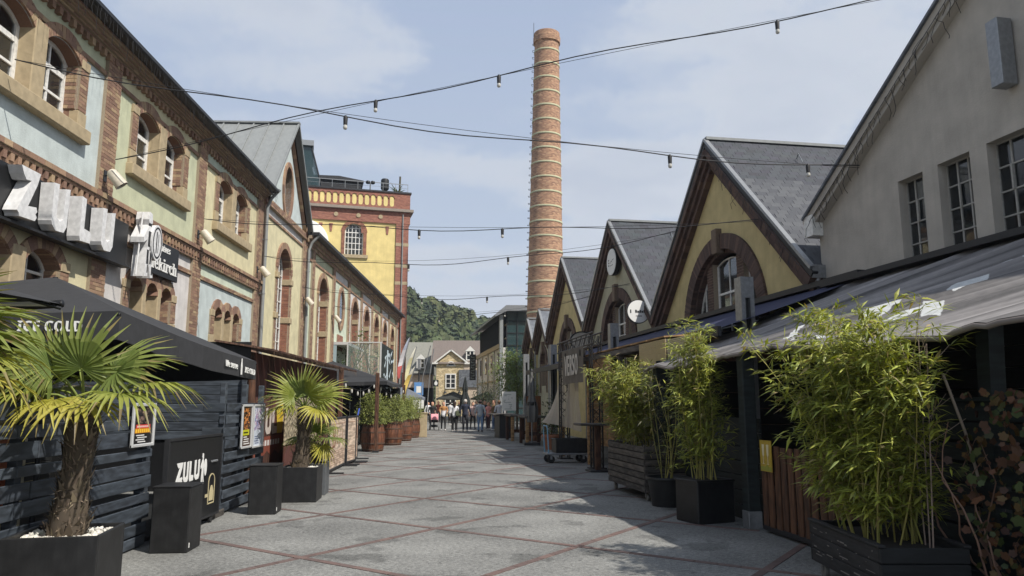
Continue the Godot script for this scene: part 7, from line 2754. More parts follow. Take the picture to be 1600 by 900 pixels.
	mb.bev(Vector3(0, 0.555, 0.24), Vector3(0.64, 0.03, 0.04), 0.006); mb.bev(Vector3(0, 0.555, -0.24), Vector3(0.64, 0.03, 0.04), 0.006)
	mb.bev(Vector3(0.3, 0.555, 0), Vector3(0.04, 0.03, 0.44), 0.006); mb.bev(Vector3(-0.3, 0.555, 0), Vector3(0.04, 0.03, 0.44), 0.006)
	part(mb, "rim", K.plastic_black, bp)
	mb = MB.new()
	mb.bb(-0.28, 0.28, 0.561, 0.565, -0.22, 0.22)
	part(mb, "soil", K.interior, bp)
	# trough on castors in front
	var tg := thing("trough_planter", "peeling black timber trough on castors holding the nearest bamboo", "planter", rw(6.03, 4.24), RA - 10.0)
	var peel := mat(Color8(44, 44, 46), 0.75, T.wood_h, 1.4, T.wood_hn, 0.6)
	for k in 3:
		for side in [-1, 1]:
			mb = MB.new()
			mb.bev(Vector3(side * 0.33, 0.19 + k * 0.122, 0), Vector3(0.03, 0.116, 1.35), 0.006)
			part(mb, "plank", peel, tg)
			mb = MB.new()
			mb.bev(Vector3(0, 0.19 + k * 0.122, side * 0.69), Vector3(0.69, 0.116, 0.03), 0.006)
			part(mb, "plank", K.wood_black, tg)
	mb = MB.new()
	mb.bev(Vector3(-0.33, 0.505, 0), Vector3(0.06, 0.02, 1.42), 0.004); mb.bev(Vector3(0.33, 0.505, 0), Vector3(0.06, 0.02, 1.42), 0.004)
	part(mb, "top_trim", peel, tg)
	mb = MB.new()
	for k in 30:     # flakes where the paint has come off
		mb.box(Vector3(-0.347, rng.randf_range(0.15, 0.48), rng.randf_range(-0.66, 0.66)), Vector3(0.003, rng.randf_range(0.002, 0.012), pow(rng.randf(), 3.0) * 0.16 + 0.008))
	part(mb, "bare_flakes", mat(Color8(128, 122, 116), 0.85), tg)
	mb = MB.new()
	mb.bb(-0.31, 0.31, 0.14, 0.44, -0.67, 0.67)
	part(mb, "soil_liner", K.interior, tg)
	castors(tg, [[-0.27, 0.58], [-0.27, -0.58], [0.27, 0.58], [0.27, -0.58]])

func castors(parent: Node, spots: Array) -> void:
	for q in spots:
		var mb := MB.new()
		mb.xf = Transform3D(Basis(Vector3.BACK, PI / 2), Vector3(q[0], 0.06, q[1]))
		mb.lathe([[0.02, -0.022], [0.055, -0.02], [0.06, -0.012], [0.06, 0.012], [0.055, 0.02], [0.02, 0.022]], 16)
		var w := part(mb, "castor", mat(Color8(120, 118, 112), 0.6), parent)
		mb = MB.new()
		mb.bb(q[0] - 0.032, q[0] - 0.026, 0.06, 0.14, q[1] - 0.025, q[1] + 0.025); mb.bb(q[0] + 0.026, q[0] + 0.032, 0.06, 0.14, q[1] - 0.025, q[1] + 0.025)
		mb.bb(q[0] - 0.032, q[0] + 0.032, 0.125, 0.14, q[1] - 0.03, q[1] + 0.03)
		part(mb, "fork", K.alu, w)

# ---------------------------------------------------------------- right, farther along
func right_far() -> void:
	var n := 0
	for q in [[12.9, "grey metal light stele in front of the large ochre gable"], [21.2, "grey metal light stele in front of the olive gable"], [29.4, "grey metal light stele in front of the narrow ochre gable"], [35.4, "grey metal light stele in front of the small tree"]]:
		var st := thing("light_stele", q[1], "lamp post", rw(q[0], 6.6), RA, "grey light steles in front of the gables")
		var mb := MB.new()
		mb.bb(-0.13, -0.05, 0, 3.95, -0.13, 0.13); mb.bb(0.05, 0.13, 0, 3.95, -0.13, 0.13)
		mb.bb(-0.05, 0.05, 3.55, 3.95, -0.12, 0.12); mb.bb(-0.05, 0.05, 0, 1.2, -0.12, 0.12)
		part(mb, "mast", K.alu, st)
		mb = MB.new()
		mb.bb(-0.048, 0.048, 1.2, 3.55, -0.06, 0.04)
		part(mb, "light_slot", K.black_metal, st)
	# closed grey parasol
	for q in [[28.6, 5.55, 0.0, "closed grey parasol wrapped with a strap beside the timber tables", 1.0, Color8(110, 110, 108)]]:
		closed_parasol(rw(q[0], q[1]), q[3], 2.9, q[5])
	closed_parasol(Vector3(-1.2, 0, -60.0), "tall closed black parasol in the middle of the far square", 3.7, Color8(34, 40, 38))
	# tables
	n = 0
	for q in [[29.4, 5.75, "heavy timber bar table nearest the terracotta pot"], [32.3, 5.65, "heavy timber bar table behind the first one"]]:
		var t := thing("timber_table", q[2], "table", rw(q[0], q[1]), RA, "timber bar tables on the right")
		var mb := MB.new()
		mb.bev(Vector3(0, 1.07, 0), Vector3(0.95, 0.07, 1.7), 0.012)
		part(mb, "tabletop", K.wood_grey, t)
		for e in [[-0.36, 0.7], [0.36, 0.7], [-0.36, -0.7], [0.36, -0.7]]:
			mb = MB.new()
			mb.bev(Vector3(e[0], 0.52, e[1]), Vector3(0.12, 1.03, 0.12), 0.01)
			part(mb, "leg", K.wood_pale if e[1] > 0 else K.wood_brown, t)
		for z in [-0.7, 0.7]:
			mb = MB.new()
			mb.bev(Vector3(0, 0.4, z), Vector3(0.6, 0.08, 0.06), 0.008)
			part(mb, "stretcher", K.wood_brown, t)
	var ct := thing("bar_counter", "dark grey counter with overhanging top beyond the timber tables", "counter", rw(35.2, 5.5), RA)
	var mb := MB.new()
	mb.bev(Vector3(0, 0.52, 0), Vector3(0.7, 1.04, 1.6), 0.015)
	part(mb, "body", K.dark_metal, ct)
	mb = MB.new()
	mb.bev(Vector3(-0.1, 1.08, 0), Vector3(1.2, 0.06, 2.0), 0.012)
	part(mb, "top", K.wood_grey2, ct)
	var wb := thing("white_board", "white poster board standing behind the bar counter", "board", rw(37.5, 6.1), RA)
	mb = MB.new()
	mb.bev(Vector3(0, 1.7, 0), Vector3(0.72, 0.95, 0.04), 0.008)
	part(mb, "panel", K.paint_white, wb)
	mb = MB.new()
	for k in 14: mb.bb(-0.3 + rng.randf() * 0.4, -0.2 + rng.randf() * 0.45, 1.3 + k * 0.055, 1.325 + k * 0.055, 0.02, 0.024)
	part(mb, "print", mat(Color8(140, 150, 146), 0.7), wb)
	part_tube(wb, "leg", [Vector3(-0.3, 0, 0), Vector3(-0.3, 1.25, 0)], 0.02, K.alu); part_tube(wb, "leg", [Vector3(0.3, 0, 0), Vector3(0.3, 1.25, 0)], 0.02, K.alu)
	var wd := thing("rust_panel", "rust-orange wooden panel behind the closed parasol", "panel", rw(31.5, 6.2), RA)
	for k in 4:
		mb = MB.new()
		mb.bev(Vector3(-0.24 + k * 0.16, 0.95, 0), Vector3(0.15, 1.9, 0.03), 0.006)
		part(mb, "board", mat(Color8(150, 100, 66), 0.8, T.wood_v, 1.0), wd)
	# terracotta pot and shrub
	var po := thing("terracotta_pot", "terracotta pot beside the plastic curtain", "pot", rw(25.8, 5.7), 0)
	mb = MB.new()
	mb.lathe([[0.2, 0.0], [0.3, 0.42], [0.34, 0.42], [0.34, 0.52], [0.3, 0.52], [0.28, 0.46], [0.001, 0.45]], 24)
	part(mb, "pot", K.terracotta, po)
	var sh := thing("potted_shrub", "dark leafy shrub growing in the terracotta pot", "shrub", rw(25.8, 5.7, 0.45), 0)
	mb = MB.new()
	for k in 420:
		var d := Vector3(rng.randfn(), absf(rng.randfn()) * 1.2, rng.randfn()).normalized()
		leaf(mb, Vector3(d.x * 0.45, 0.1 + d.y * 1.3, d.z * 0.45) * rng.randf_range(0.3, 1.0), (d + Vector3(rng.randfn(), rng.randfn(), rng.randfn()) * 0.6).normalized(), rng.randf_range(0.08, 0.16), 0.03, jit(Color(0.06, 0.09, 0.03), 0.35))
	part(mb, "foliage", K.leaf, sh, true)
	for k in 4: part_tube(sh, "stem", [Vector3(0, 0, 0), Vector3(rng.randf_range(-0.2, 0.2), 0.9, rng.randf_range(-0.2, 0.2))], 0.012, K.cane, lin(90, 70, 50), 5)
	tree("street_tree", "small loose-leaved tree in front of the glazed house beside the chimney", rw(45.5, 7.9), 5.3, 1.8, 5200, Color(0.15, 0.2, 0.05))
	tree("square_tree", "low dark tree in the far square before the rendered house", Vector3(0.3, 0, -66), 3.1, 1.6, 1200, Color(0.045, 0.06, 0.025))
	for q in [[-2.5, -70.0, "open dark parasol left of the closed one in the far square"], [0.6, -72.0, "open dark parasol right of the closed one in the far square"]]:
		canopy("square_parasol", q[2], Vector3(q[0], 0, q[1]), 1.5, 1.5, [2.05, 2.05, 2.05, 2.05], 2.7, 0.12, "dark parasols in the far square", mat(Color8(48, 50, 46), 0.85))

func closed_parasol(at: Vector3, label: String, h: float, c: Color) -> void:
	var p := thing("closed_parasol", label, "parasol", at, 0)
	var mb := MB.new()
	var prev := []
	var m := 18
	for j in 12:
		var v := j / 11.0
		var y := h * (0.3 + 0.68 * v)
		var r := h * (0.085 - 0.075 * v) if v > 0.6 else h * (0.05 + 0.02 * sin(v * 8.0))
		var cur := []
		for k in m:
			var q := TAU * k / m
			var rr: float = r * (1.35 if h > 3.2 else 1.0) * (1.0 + 0.28 * (1.0 if k % 3 == 0 else -0.4))
			cur.append(Vector3(cos(q) * rr, y, -sin(q) * rr))
		if j > 0:
			for k in m: mb.quad(prev[k], prev[(k + 1) % m], cur[(k + 1) % m], cur[k])
		prev = cur
	part(mb, "canopy", mat(c, 0.85, T.mottle, 2.0), p)
	mb = MB.new()
	mb.lathe([[h * 0.06, h * 0.52], [h * 0.065, h * 0.53], [h * 0.065, h * 0.56], [h * 0.06, h * 0.57]], 16)
	part(mb, "strap", K.black_metal, p)
	part_tube(p, "pole", [Vector3(0, 0, 0), Vector3(0, h, 0)], 0.03, K.alu)
	mb = MB.new()
	mb.lathe([[0.06, h * 0.98], [0.05, h], [0.001, h + 0.06]], 10)
	part(mb, "finial", K.black_metal, p)
	mb = MB.new()
	mb.bev(Vector3(0, 0.05, 0), Vector3(0.6, 0.1, 0.6), 0.012)
	part(mb, "base", K.dark_metal, p)

func tree(called: String, label: String, at: Vector3, h: float, r: float, leaves: int, c: Color) -> void:
	var t := thing(called, label, "tree", at, 0)
	var mb := MB.new()
	mb.col = lin(100, 90, 76)
	mb.tube([Vector3.ZERO, Vector3(0.04, h * 0.35, 0.02), Vector3(-0.05, h * 0.65, 0.05), Vector3(0.0, h * 0.95, 0)], [0.09, 0.075, 0.05, 0.015], 8)
	var tips := []
	for k in 16:
		var y := h * rng.randf_range(0.3, 0.85)
		var q := rng.randf() * TAU
		var l := r * rng.randf_range(0.5, 1.0) * (1.15 - 0.6 * y / h)
		var e := Vector3(cos(q) * l, y + rng.randf_range(0.2, 0.7), sin(q) * l)
		mb.tube([Vector3(0, y, 0), Vector3(cos(q) * l * 0.5, y + 0.25, sin(q) * l * 0.5), e], [0.03, 0.02, 0.006], 5)
		tips.append(e)
		tips.append(e * Vector3(0.55, 1, 0.55))
	part(mb, "trunk", K.fibre, t)
	mb = MB.new()
	for k in leaves:
		var e: Vector3 = tips[rng.randi() % tips.size()]
		var p := e + Vector3(rng.randfn(), rng.randfn() * 0.8, rng.randfn()) * r * 0.2
		leaf(mb, p, Vector3(rng.randfn(), rng.randfn() - 0.4, rng.randfn()).normalized(), rng.randf_range(0.09, 0.16), 0.04, jit(c, 0.35))
	part(mb, "crown", K.leaf, t, true)

# ---------------------------------------------------------------- plants
func fan_mesh(segs: int, L: float, spread: float, droop: float, col: Color, tip: Color) -> ArrayMesh:
	var mb := MB.new()
	for i in segs:
		var q := -spread / 2 + spread * i / (segs - 1)
		var l := L * (0.72 + 0.28 * cos(q * 0.75)) * rng.randf_range(0.84, 1.06)
		q += rng.randf_range(-0.035, 0.035)
		var d := Vector3(sin(q), 0, cos(q))
		var sd := Vector3(cos(q), 0, -sin(q))
		var w := l * spread / (segs - 1) * 0.52
		var dr := droop * rng.randf_range(0.6, 1.5)
		var prev := []
		for j in 5:
			var t := j / 4.0
			var p := d * l * t + Vector3(0, -dr * l * t * t * t + 0.05 * l * sin(PI * t), 0)
			var ww := w * (0.03 + t if t <= 0.5 else 0.53 * (1.03 - t) / 0.53)
			var up := Vector3(0, ww * 0.45, 0)
			var cur := [p - sd * ww + up, p, p + sd * ww + up]
			mb.col = jit(col.lerp(tip, clampf(t * 1.3 - 0.45, 0, 1) * rng.randf_range(0.4, 1.0)), 0.1)
			if j == 4 and i % 3 == 0: mb.col = jit(Color(0.2, 0.16, 0.06), 0.3)
			if j > 0:
				mb.quad(prev[0], prev[1], cur[1], cur[0])
				mb.quad(prev[1], prev[2], cur[2], cur[1])
			prev = cur
	return mb.mesh()

func palm(label: String, at: Vector3, th: float, r0: float, fronds: Array, size: float, group: String) -> void:
	var p := thing("fan_palm", label, "palm", at, 0, group)
	var mb := MB.new()
	# trunk wrapped in old fibre
	var pts := []
	var rad := []
	for i in 14:
		var t := i / 13.0
		pts.append(Vector3(0.05 * sin(t * 2.2) * th, th * t, 0.02 * sin(t * 4)))
		rad.append(r0 * (1.25 - 0.45 * t if t < 0.3 else 1.0 + 0.1 * sin(t * 9.0)) * rng.randf_range(0.94, 1.06))
	mb.col = lin(84, 74, 62)
	mb.tube(pts, rad, 14)
	for k in 1100:
		var t := rng.randf()
		var q := rng.randf() * TAU
		var c: Vector3 = pts[int(t * 12)].lerp(pts[int(t * 12) + 1], t * 12 - int(t * 12))
		var R: float = rad[int(t * 13)]
		var d := Vector3(cos(q), 0, sin(q))
		var b := c + d * R * 0.94
		var e := b + d * rng.randf_range(0.008, 0.04) * size + Vector3(rng.randfn() * 0.02, rng.randf_range(-0.03, 0.1) * size, rng.randfn() * 0.02)
		var sd := d.cross(Vector3.UP) * rng.randf_range(0.004, 0.014) * size
		if k % 9 == 0:      # stub of an old leaf stalk
			sd *= 3.2
			e += d * 0.02 * size + Vector3(0, 0.05 * size, 0)
		mb.col = jit(lin(138, 124, 104).lerp(lin(76, 66, 54), rng.randf()), 0.25)
		mb.tri(b - sd, b + sd, e); mb.tri(b + sd, b - sd, e - d * 0.004)
	part(mb, "trunk", K.fibre, p)
	var crown: Vector3 = pts[13]
	var green := fan_mesh(26, 0.52 * size, 4.3, 0.22, Color(0.13, 0.18, 0.04), Color(0.26, 0.28, 0.07))
	var green2 := fan_mesh(26, 0.52 * size, 3.9, 0.32, Color(0.19, 0.23, 0.04), Color(0.36, 0.35, 0.07))
	var yel := fan_mesh(24, 0.5 * size, 4.1, 0.38, Color(0.36, 0.34, 0.05), Color(0.42, 0.36, 0.08))
	for f in fronds:      # azimuth (0 = right, 90 = towards camera), elevation, stalk, fan tilt, kind
		var az := deg_to_rad(f[0])
		var el := deg_to_rad(f[1])
		var d := Vector3(cos(az) * cos(el), sin(el), sin(az) * cos(el))
		var hub: Vector3 = crown + d * f[2] * size
		var st := part_tube(p, "frond", [crown, crown + d * f[2] * 0.5 * size + Vector3(0, 0.04 * size, 0), hub], [0.014 * size, 0.01 * size, 0.008 * size], K.cane, lin(120, 132, 60), 5)
		var fe := deg_to_rad(f[3])
		var fd := Vector3(cos(az) * cos(fe), sin(fe), sin(az) * cos(fe))
		var up := Vector3.UP
		if f.size() > 5: up = f[5]
		var sx := up.cross(fd).normalized()
		var bs := Basis(sx, fd.cross(sx).normalized(), fd)
		inst([green, green2, yel][f[4]], "fan", K.leaf, st, Transform3D(bs, hub))

func bamboo(label: String, at: Vector3, n: int, h: float, spread: Vector2, lean: Vector3, leaves: int, size: float, c0: Color, c1: Color, parts: int, group: String) -> void:
	var p := thing("bamboo_plant", label, "bamboo", at, RA, group)
	var culms := []
	for i in n:
		var b := Vector3(rng.randf_range(-1, 1) * spread.x * 0.55, 0, rng.randf_range(-1, 1) * spread.y * 0.55)
		var hh := h * rng.randf_range(0.62, 1.0)
		var e := b + Vector3(rng.randf_range(-1, 1) * spread.x, hh, rng.randf_range(-1, 1) * spread.y) + lean * rng.randf_range(0.0, 1.0)
		var bend := Vector3(rng.randf_range(-0.1, 0.1), 0, rng.randf_range(-0.1, 0.1))
		var pts := []
		for k in 7:
			var t := k / 6.0
			pts.append(b.lerp(e, t * t * 0.5 + t * 0.5) * Vector3(1, 0, 1) + Vector3(0, hh * t, 0) + bend * sin(PI * t))
		culms.append(pts)
		part_tube(p, "cane", pts, [0.008, 0.0075, 0.007, 0.006, 0.005, 0.0035, 0.002], K.cane, jit(lin(150, 144, 76), 0.25), 5)
	var mb := MB.new()
	var lm := MB.new()
	leaf(lm, Vector3.ZERO, Vector3(0, 0, 1), 1.0, 0.09, Color(1, 1, 1))
	var one := lm.mesh()
	var mats := []
	for k in 3:
		var m := StandardMaterial3D.new()
		m.albedo_color = c0.lerp(c1, k / 2.0).linear_to_srgb()
		m.roughness = 0.5
		m.backlight_enabled = true
		m.backlight = Color(0.75, 0.75, 0.4)
		m.cull_mode = BaseMaterial3D.CULL_DISABLED
		mats.append(m)
	var cnt := 0
	var made := 0
	while made < leaves:
		var cu: Array = culms[rng.randi() % n]
		var t := pow(rng.randf(), 0.85) * 0.92 + 0.08
		var k := mini(int(t * 6), 5)
		var base: Vector3 = cu[k].lerp(cu[k + 1], t * 6 - k)
		# a branchlet with a spray of leaves
		var q := rng.randf() * TAU
		var bl := rng.randf_range(0.06, 0.36) * size * (1.25 - 0.6 * t)
		var bd := Vector3(cos(q), rng.randf_range(0.1, 0.8), sin(q)).normalized()
		var tip := base + bd * bl
		mb.col = lin(136, 134, 70)
		var sd := bd.cross(Vector3.UP).normalized() * 0.0016
		mb.quad(base - sd, base + sd, tip + sd, tip - sd)
		for j in rng.randi_range(4, 8):
			var lp := base.lerp(tip, rng.randf_range(0.35, 1.0))
			var ld := (bd * 0.7 + Vector3(rng.randfn(), rng.randfn() * 0.5 - 0.25, rng.randfn()) * 0.75).normalized()
			var l := (0.05 + 0.11 * rng.randf()) * size
			var c := jit(c0.lerp(c1, rng.randf()), 0.25)
			if rng.randf() < 0.05: c = jit(Color(0.34, 0.27, 0.13), 0.2)
			if cnt < parts and lp.x < 0.1 and rng.randf() < 0.35:
				var sx := ld.cross(Vector3(0.3, 1, 0.2)).normalized()
				inst(one, "leaf", mats[rng.randi() % 3], p, Transform3D(Basis(sx, sx.cross(ld), ld) * Basis.from_scale(Vector3(l, l, l)) if false else Basis(-sx, ld.cross(-sx), ld).scaled_local(Vector3(l, l, l)), lp))
				cnt += 1
			else:
				leaf(mb, lp, ld, l, l * rng.randf_range(0.06, 0.11), c)
			made += 1
	part(mb, "foliage", K.leaf, p, true)

func plants() -> void:
	var left := "fan palms along the left terrace"
	palm("large fan palm with shaggy trunk in the black gravel planter, near left", Vector3(-3.42, 0.5, -6.52), 1.08, 0.12, [
		[80, 66, 0.34, 74, 0, Vector3(0, 0.3, 1)], [150, 50, 0.42, 30, 0, Vector3(0, 0.6, 1)], [185, 42, 0.4, 16, 0], [20, 42, 0.42, 22, 0, Vector3(0, 0.7, 0.8)], [-30, 45, 0.4, 25, 0], [230, 50, 0.4, 30, 0],
		[120, 8, 0.26, -18, 2], [70, 6, 0.24, -14, 2], [30, 12, 0.46, -8, 1], [-5, 20, 0.5, 4, 1], [165, 14, 0.42, -12, 1], [205, 20, 0.42, -6, 0], [265, 35, 0.4, 12, 0]], 1.0, left)
	palm("fan palm mostly outside the left picture border, only its fronds showing", Vector3(-3.78, 0.5, -4.95), 1.3, 0.12, [
		[-10, 30, 0.4, 8, 0], [15, 12, 0.42, -4, 1], [-35, 45, 0.42, 24, 0], [30, 48, 0.4, 30, 0], [-20, 0, 0.36, -16, 2], [60, 30, 0.4, 6, 1], [120, 40, 0.4, 20, 0], [180, 30, 0.4, 10, 0], [230, 35, 0.4, 14, 0], [280, 50, 0.4, 34, 0], [-60, 20, 0.42, 0, 1], [10, 66, 0.4, 58, 0]], 1.05, left)
	palm("smaller fan palm with bright yellow-green fronds in the second black planter", Vector3(-3.02, 0.5, -12.86), 1.02, 0.11, [
		[60, 50, 0.3, 40, 1, Vector3(0, 0.4, 1)], [130, 40, 0.3, 24, 1, Vector3(0, 0.5, 1)], [20, 30, 0.36, 14, 1, Vector3(0, 0.6, 0.8)], [180, 30, 0.36, 8, 0], [-30, 35, 0.34, 16, 0], [230, 30, 0.34, 6, 0], [100, 64, 0.28, 62, 0, Vector3(0, 0.3, 1)], [40, -2, 0.3, -24, 2], [280, 50, 0.3, 40, 0], [160, 6, 0.3, -12, 1]], 1.0, left)
	palm("small fan palm with dead hanging leaves in the light-grey planter", Vector3(-2.98, 0.5, -13.72), 0.42, 0.1, [
		[20, 12, 0.32, -6, 0], [70, 30, 0.26, 12, 0, Vector3(0, 0.5, 1)], [140, 20, 0.3, -10, 0], [40, -24, 0.22, -48, 2], [200, 10, 0.3, -14, 1], [300, 40, 0.3, 20, 0], [95, 55, 0.26, 50, 0, Vector3(0, 0.3, 1)]], 0.85, left)
	var right := "bamboos along the right terrace"
	var y0 := Color(0.42, 0.44, 0.07)
	var g0 := Color(0.16, 0.2, 0.05)
	bamboo("tallest yellow-green bamboo, nearest, in the peeling timber trough", rw(6.05, 4.26, 0.44), 36, 2.1, Vector2(0.42, 0.6), Vector3(-0.35, 0, -0.35), 15000, 1.12, y0, g0, 290, right)
	bamboo("upright green bamboo in the black box planter left of the dark post", rw(9.95, 4.36, 0.56), 20, 2.25, Vector2(0.22, 0.3), Vector3(-0.1, 0, -0.1), 5200, 1.12, y0, g0, 150, right)
	bamboo("bushy yellow-green bamboo in the slatted planter on castors", rw(13.1, 4.5, 0.8), 26, 1.6, Vector2(0.36, 0.7), Vector3(-0.35, 0, -0.3), 8500, 1.15, Color(0.38, 0.38, 0.06), g0, 0, right)
	bamboo("thin dark half-bare bamboo in the round black tub", rw(11.5, 4.42, 0.36), 9, 1.7, Vector2(0.22, 0.25), Vector3(-0.05, 0, 0), 900, 1.0, Color(0.07, 0.1, 0.03), Color(0.1, 0.07, 0.04), 0, right)
	# bare twigs standing in the near bamboo
	var tw := thing("bare_twigs", "bare pale branching twigs standing in the trough beside the nearest bamboo", "twigs", rw(5.62, 4.4, 0.44), RA)
	for k in 3:
		var b := Vector3(rng.randf_range(-0.1, 0.1), 0, rng.randf_range(-0.15, 0.15))
		var e := b + Vector3(rng.randf_range(-0.1, 0.15), rng.randf_range(1.6, 1.85), rng.randf_range(-0.1, 0.1))
		var mb := MB.new()
		mb.col = lin(150, 132, 118)
		mb.tube([b, e], [0.007, 0.003], 5)
		for j in 9:
			var q := b.lerp(e, 0.45 + 0.06 * j)
			mb.tube([q, q + Vector3(rng.randf_range(-0.22, 0.22), 0.2, rng.randf_range(-0.2, 0.2))], [0.003, 0.0015], 4)
		part(mb, "twig", K.cane, tw)
	# red-brown vine on the dark fence
	var vi := thing("autumn_vine", "vine with reddish-brown and green lobed leaves on the dark fence, right edge", "vine", rw(5.2, 4.82), RA)
	for k in 8:
		var pts := []
		var q := Vector3(rng.randf_range(-0.15, 0.1), 0.02, rng.randf_range(-0.5, 0.9))
		for j in 7:
			pts.append(q)
			q += Vector3(rng.randf_range(-0.12, 0.06), rng.randf_range(0.12, 0.3), rng.randf_range(-0.16, 0.16))
		part_tube(vi, "stem", pts, [0.012, 0.01, 0.009, 0.008, 0.006, 0.005, 0.003], K.cane, lin(128, 100, 84), 5)
	var lv := MB.new()
	var lob := PackedVector2Array()
	for i in 20:
		var q := TAU * i / 20
		lob.append(Vector2(cos(q), sin(q)) * (0.74 + 0.28 * pow(absf(cos(2.5 * q)), 1.3)) * rng.randf_range(0.88, 1.08))
	lv.prism(lob, -0.02, 0.02)
	var lvm := lv.mesh()
	var vm := []
	for c in [[92, 62, 40], [84, 56, 38], [98, 78, 40], [66, 80, 38], [78, 84, 42], [104, 68, 44]]:
		var m := mat(Color8(c[0], c[1], c[2]), 0.6, T.mottle, 6.0)
		m.backlight_enabled = true
		m.backlight = Color(0.3, 0.3, 0.2)
		vm.append(m)
	for k in 295:
		var y := pow(rng.randf(), 0.8) * 1.62
		var p := Vector3(rng.randf_range(-0.42, 0.05) * (0.5 + 0.6 * sin(y * 2.2)), y + 0.05, rng.randf_range(-0.4, 1.3) * (0.75 + 0.25 * sin(y * 3.0)) + 0.12)
		var s := rng.randf_range(0.024, 0.052)
		var bs := Basis.from_euler(Vector3(rng.randf_range(-0.9, 0.5), -PI / 2 + rng.randf_range(-1.0, 1.0), rng.randf() * TAU)).scaled(Vector3(s, s, s))
		inst(lvm, "leaf", vm[rng.randi() % 6 if y > 0.4 else rng.randi() % 3], vi, Transform3D(bs, p))
	var more := MB.new()
	for k in 700:
		var y := pow(rng.randf(), 0.8) * 1.65
		var s := rng.randf_range(0.016, 0.042)
		more.col = jit([lin(90, 60, 38), lin(80, 52, 36), lin(98, 76, 40), lin(62, 74, 36), lin(76, 80, 42)][rng.randi() % 5], 0.25)
		more.xf = Transform3D(Basis.from_euler(Vector3(rng.randf_range(-1.0, 0.6), -PI / 2 + rng.randf_range(-1.1, 1.1), rng.randf() * TAU)).scaled(Vector3(s, s, s)), Vector3(rng.randf_range(-0.3, 0.06), y + 0.04, rng.randf_range(-0.3, 1.5) + 0.15 * sin(y * 5.0)))
		more.prism(lob, -0.02, 0.02)
	part(more, "foliage", K.leaf, vi, true)

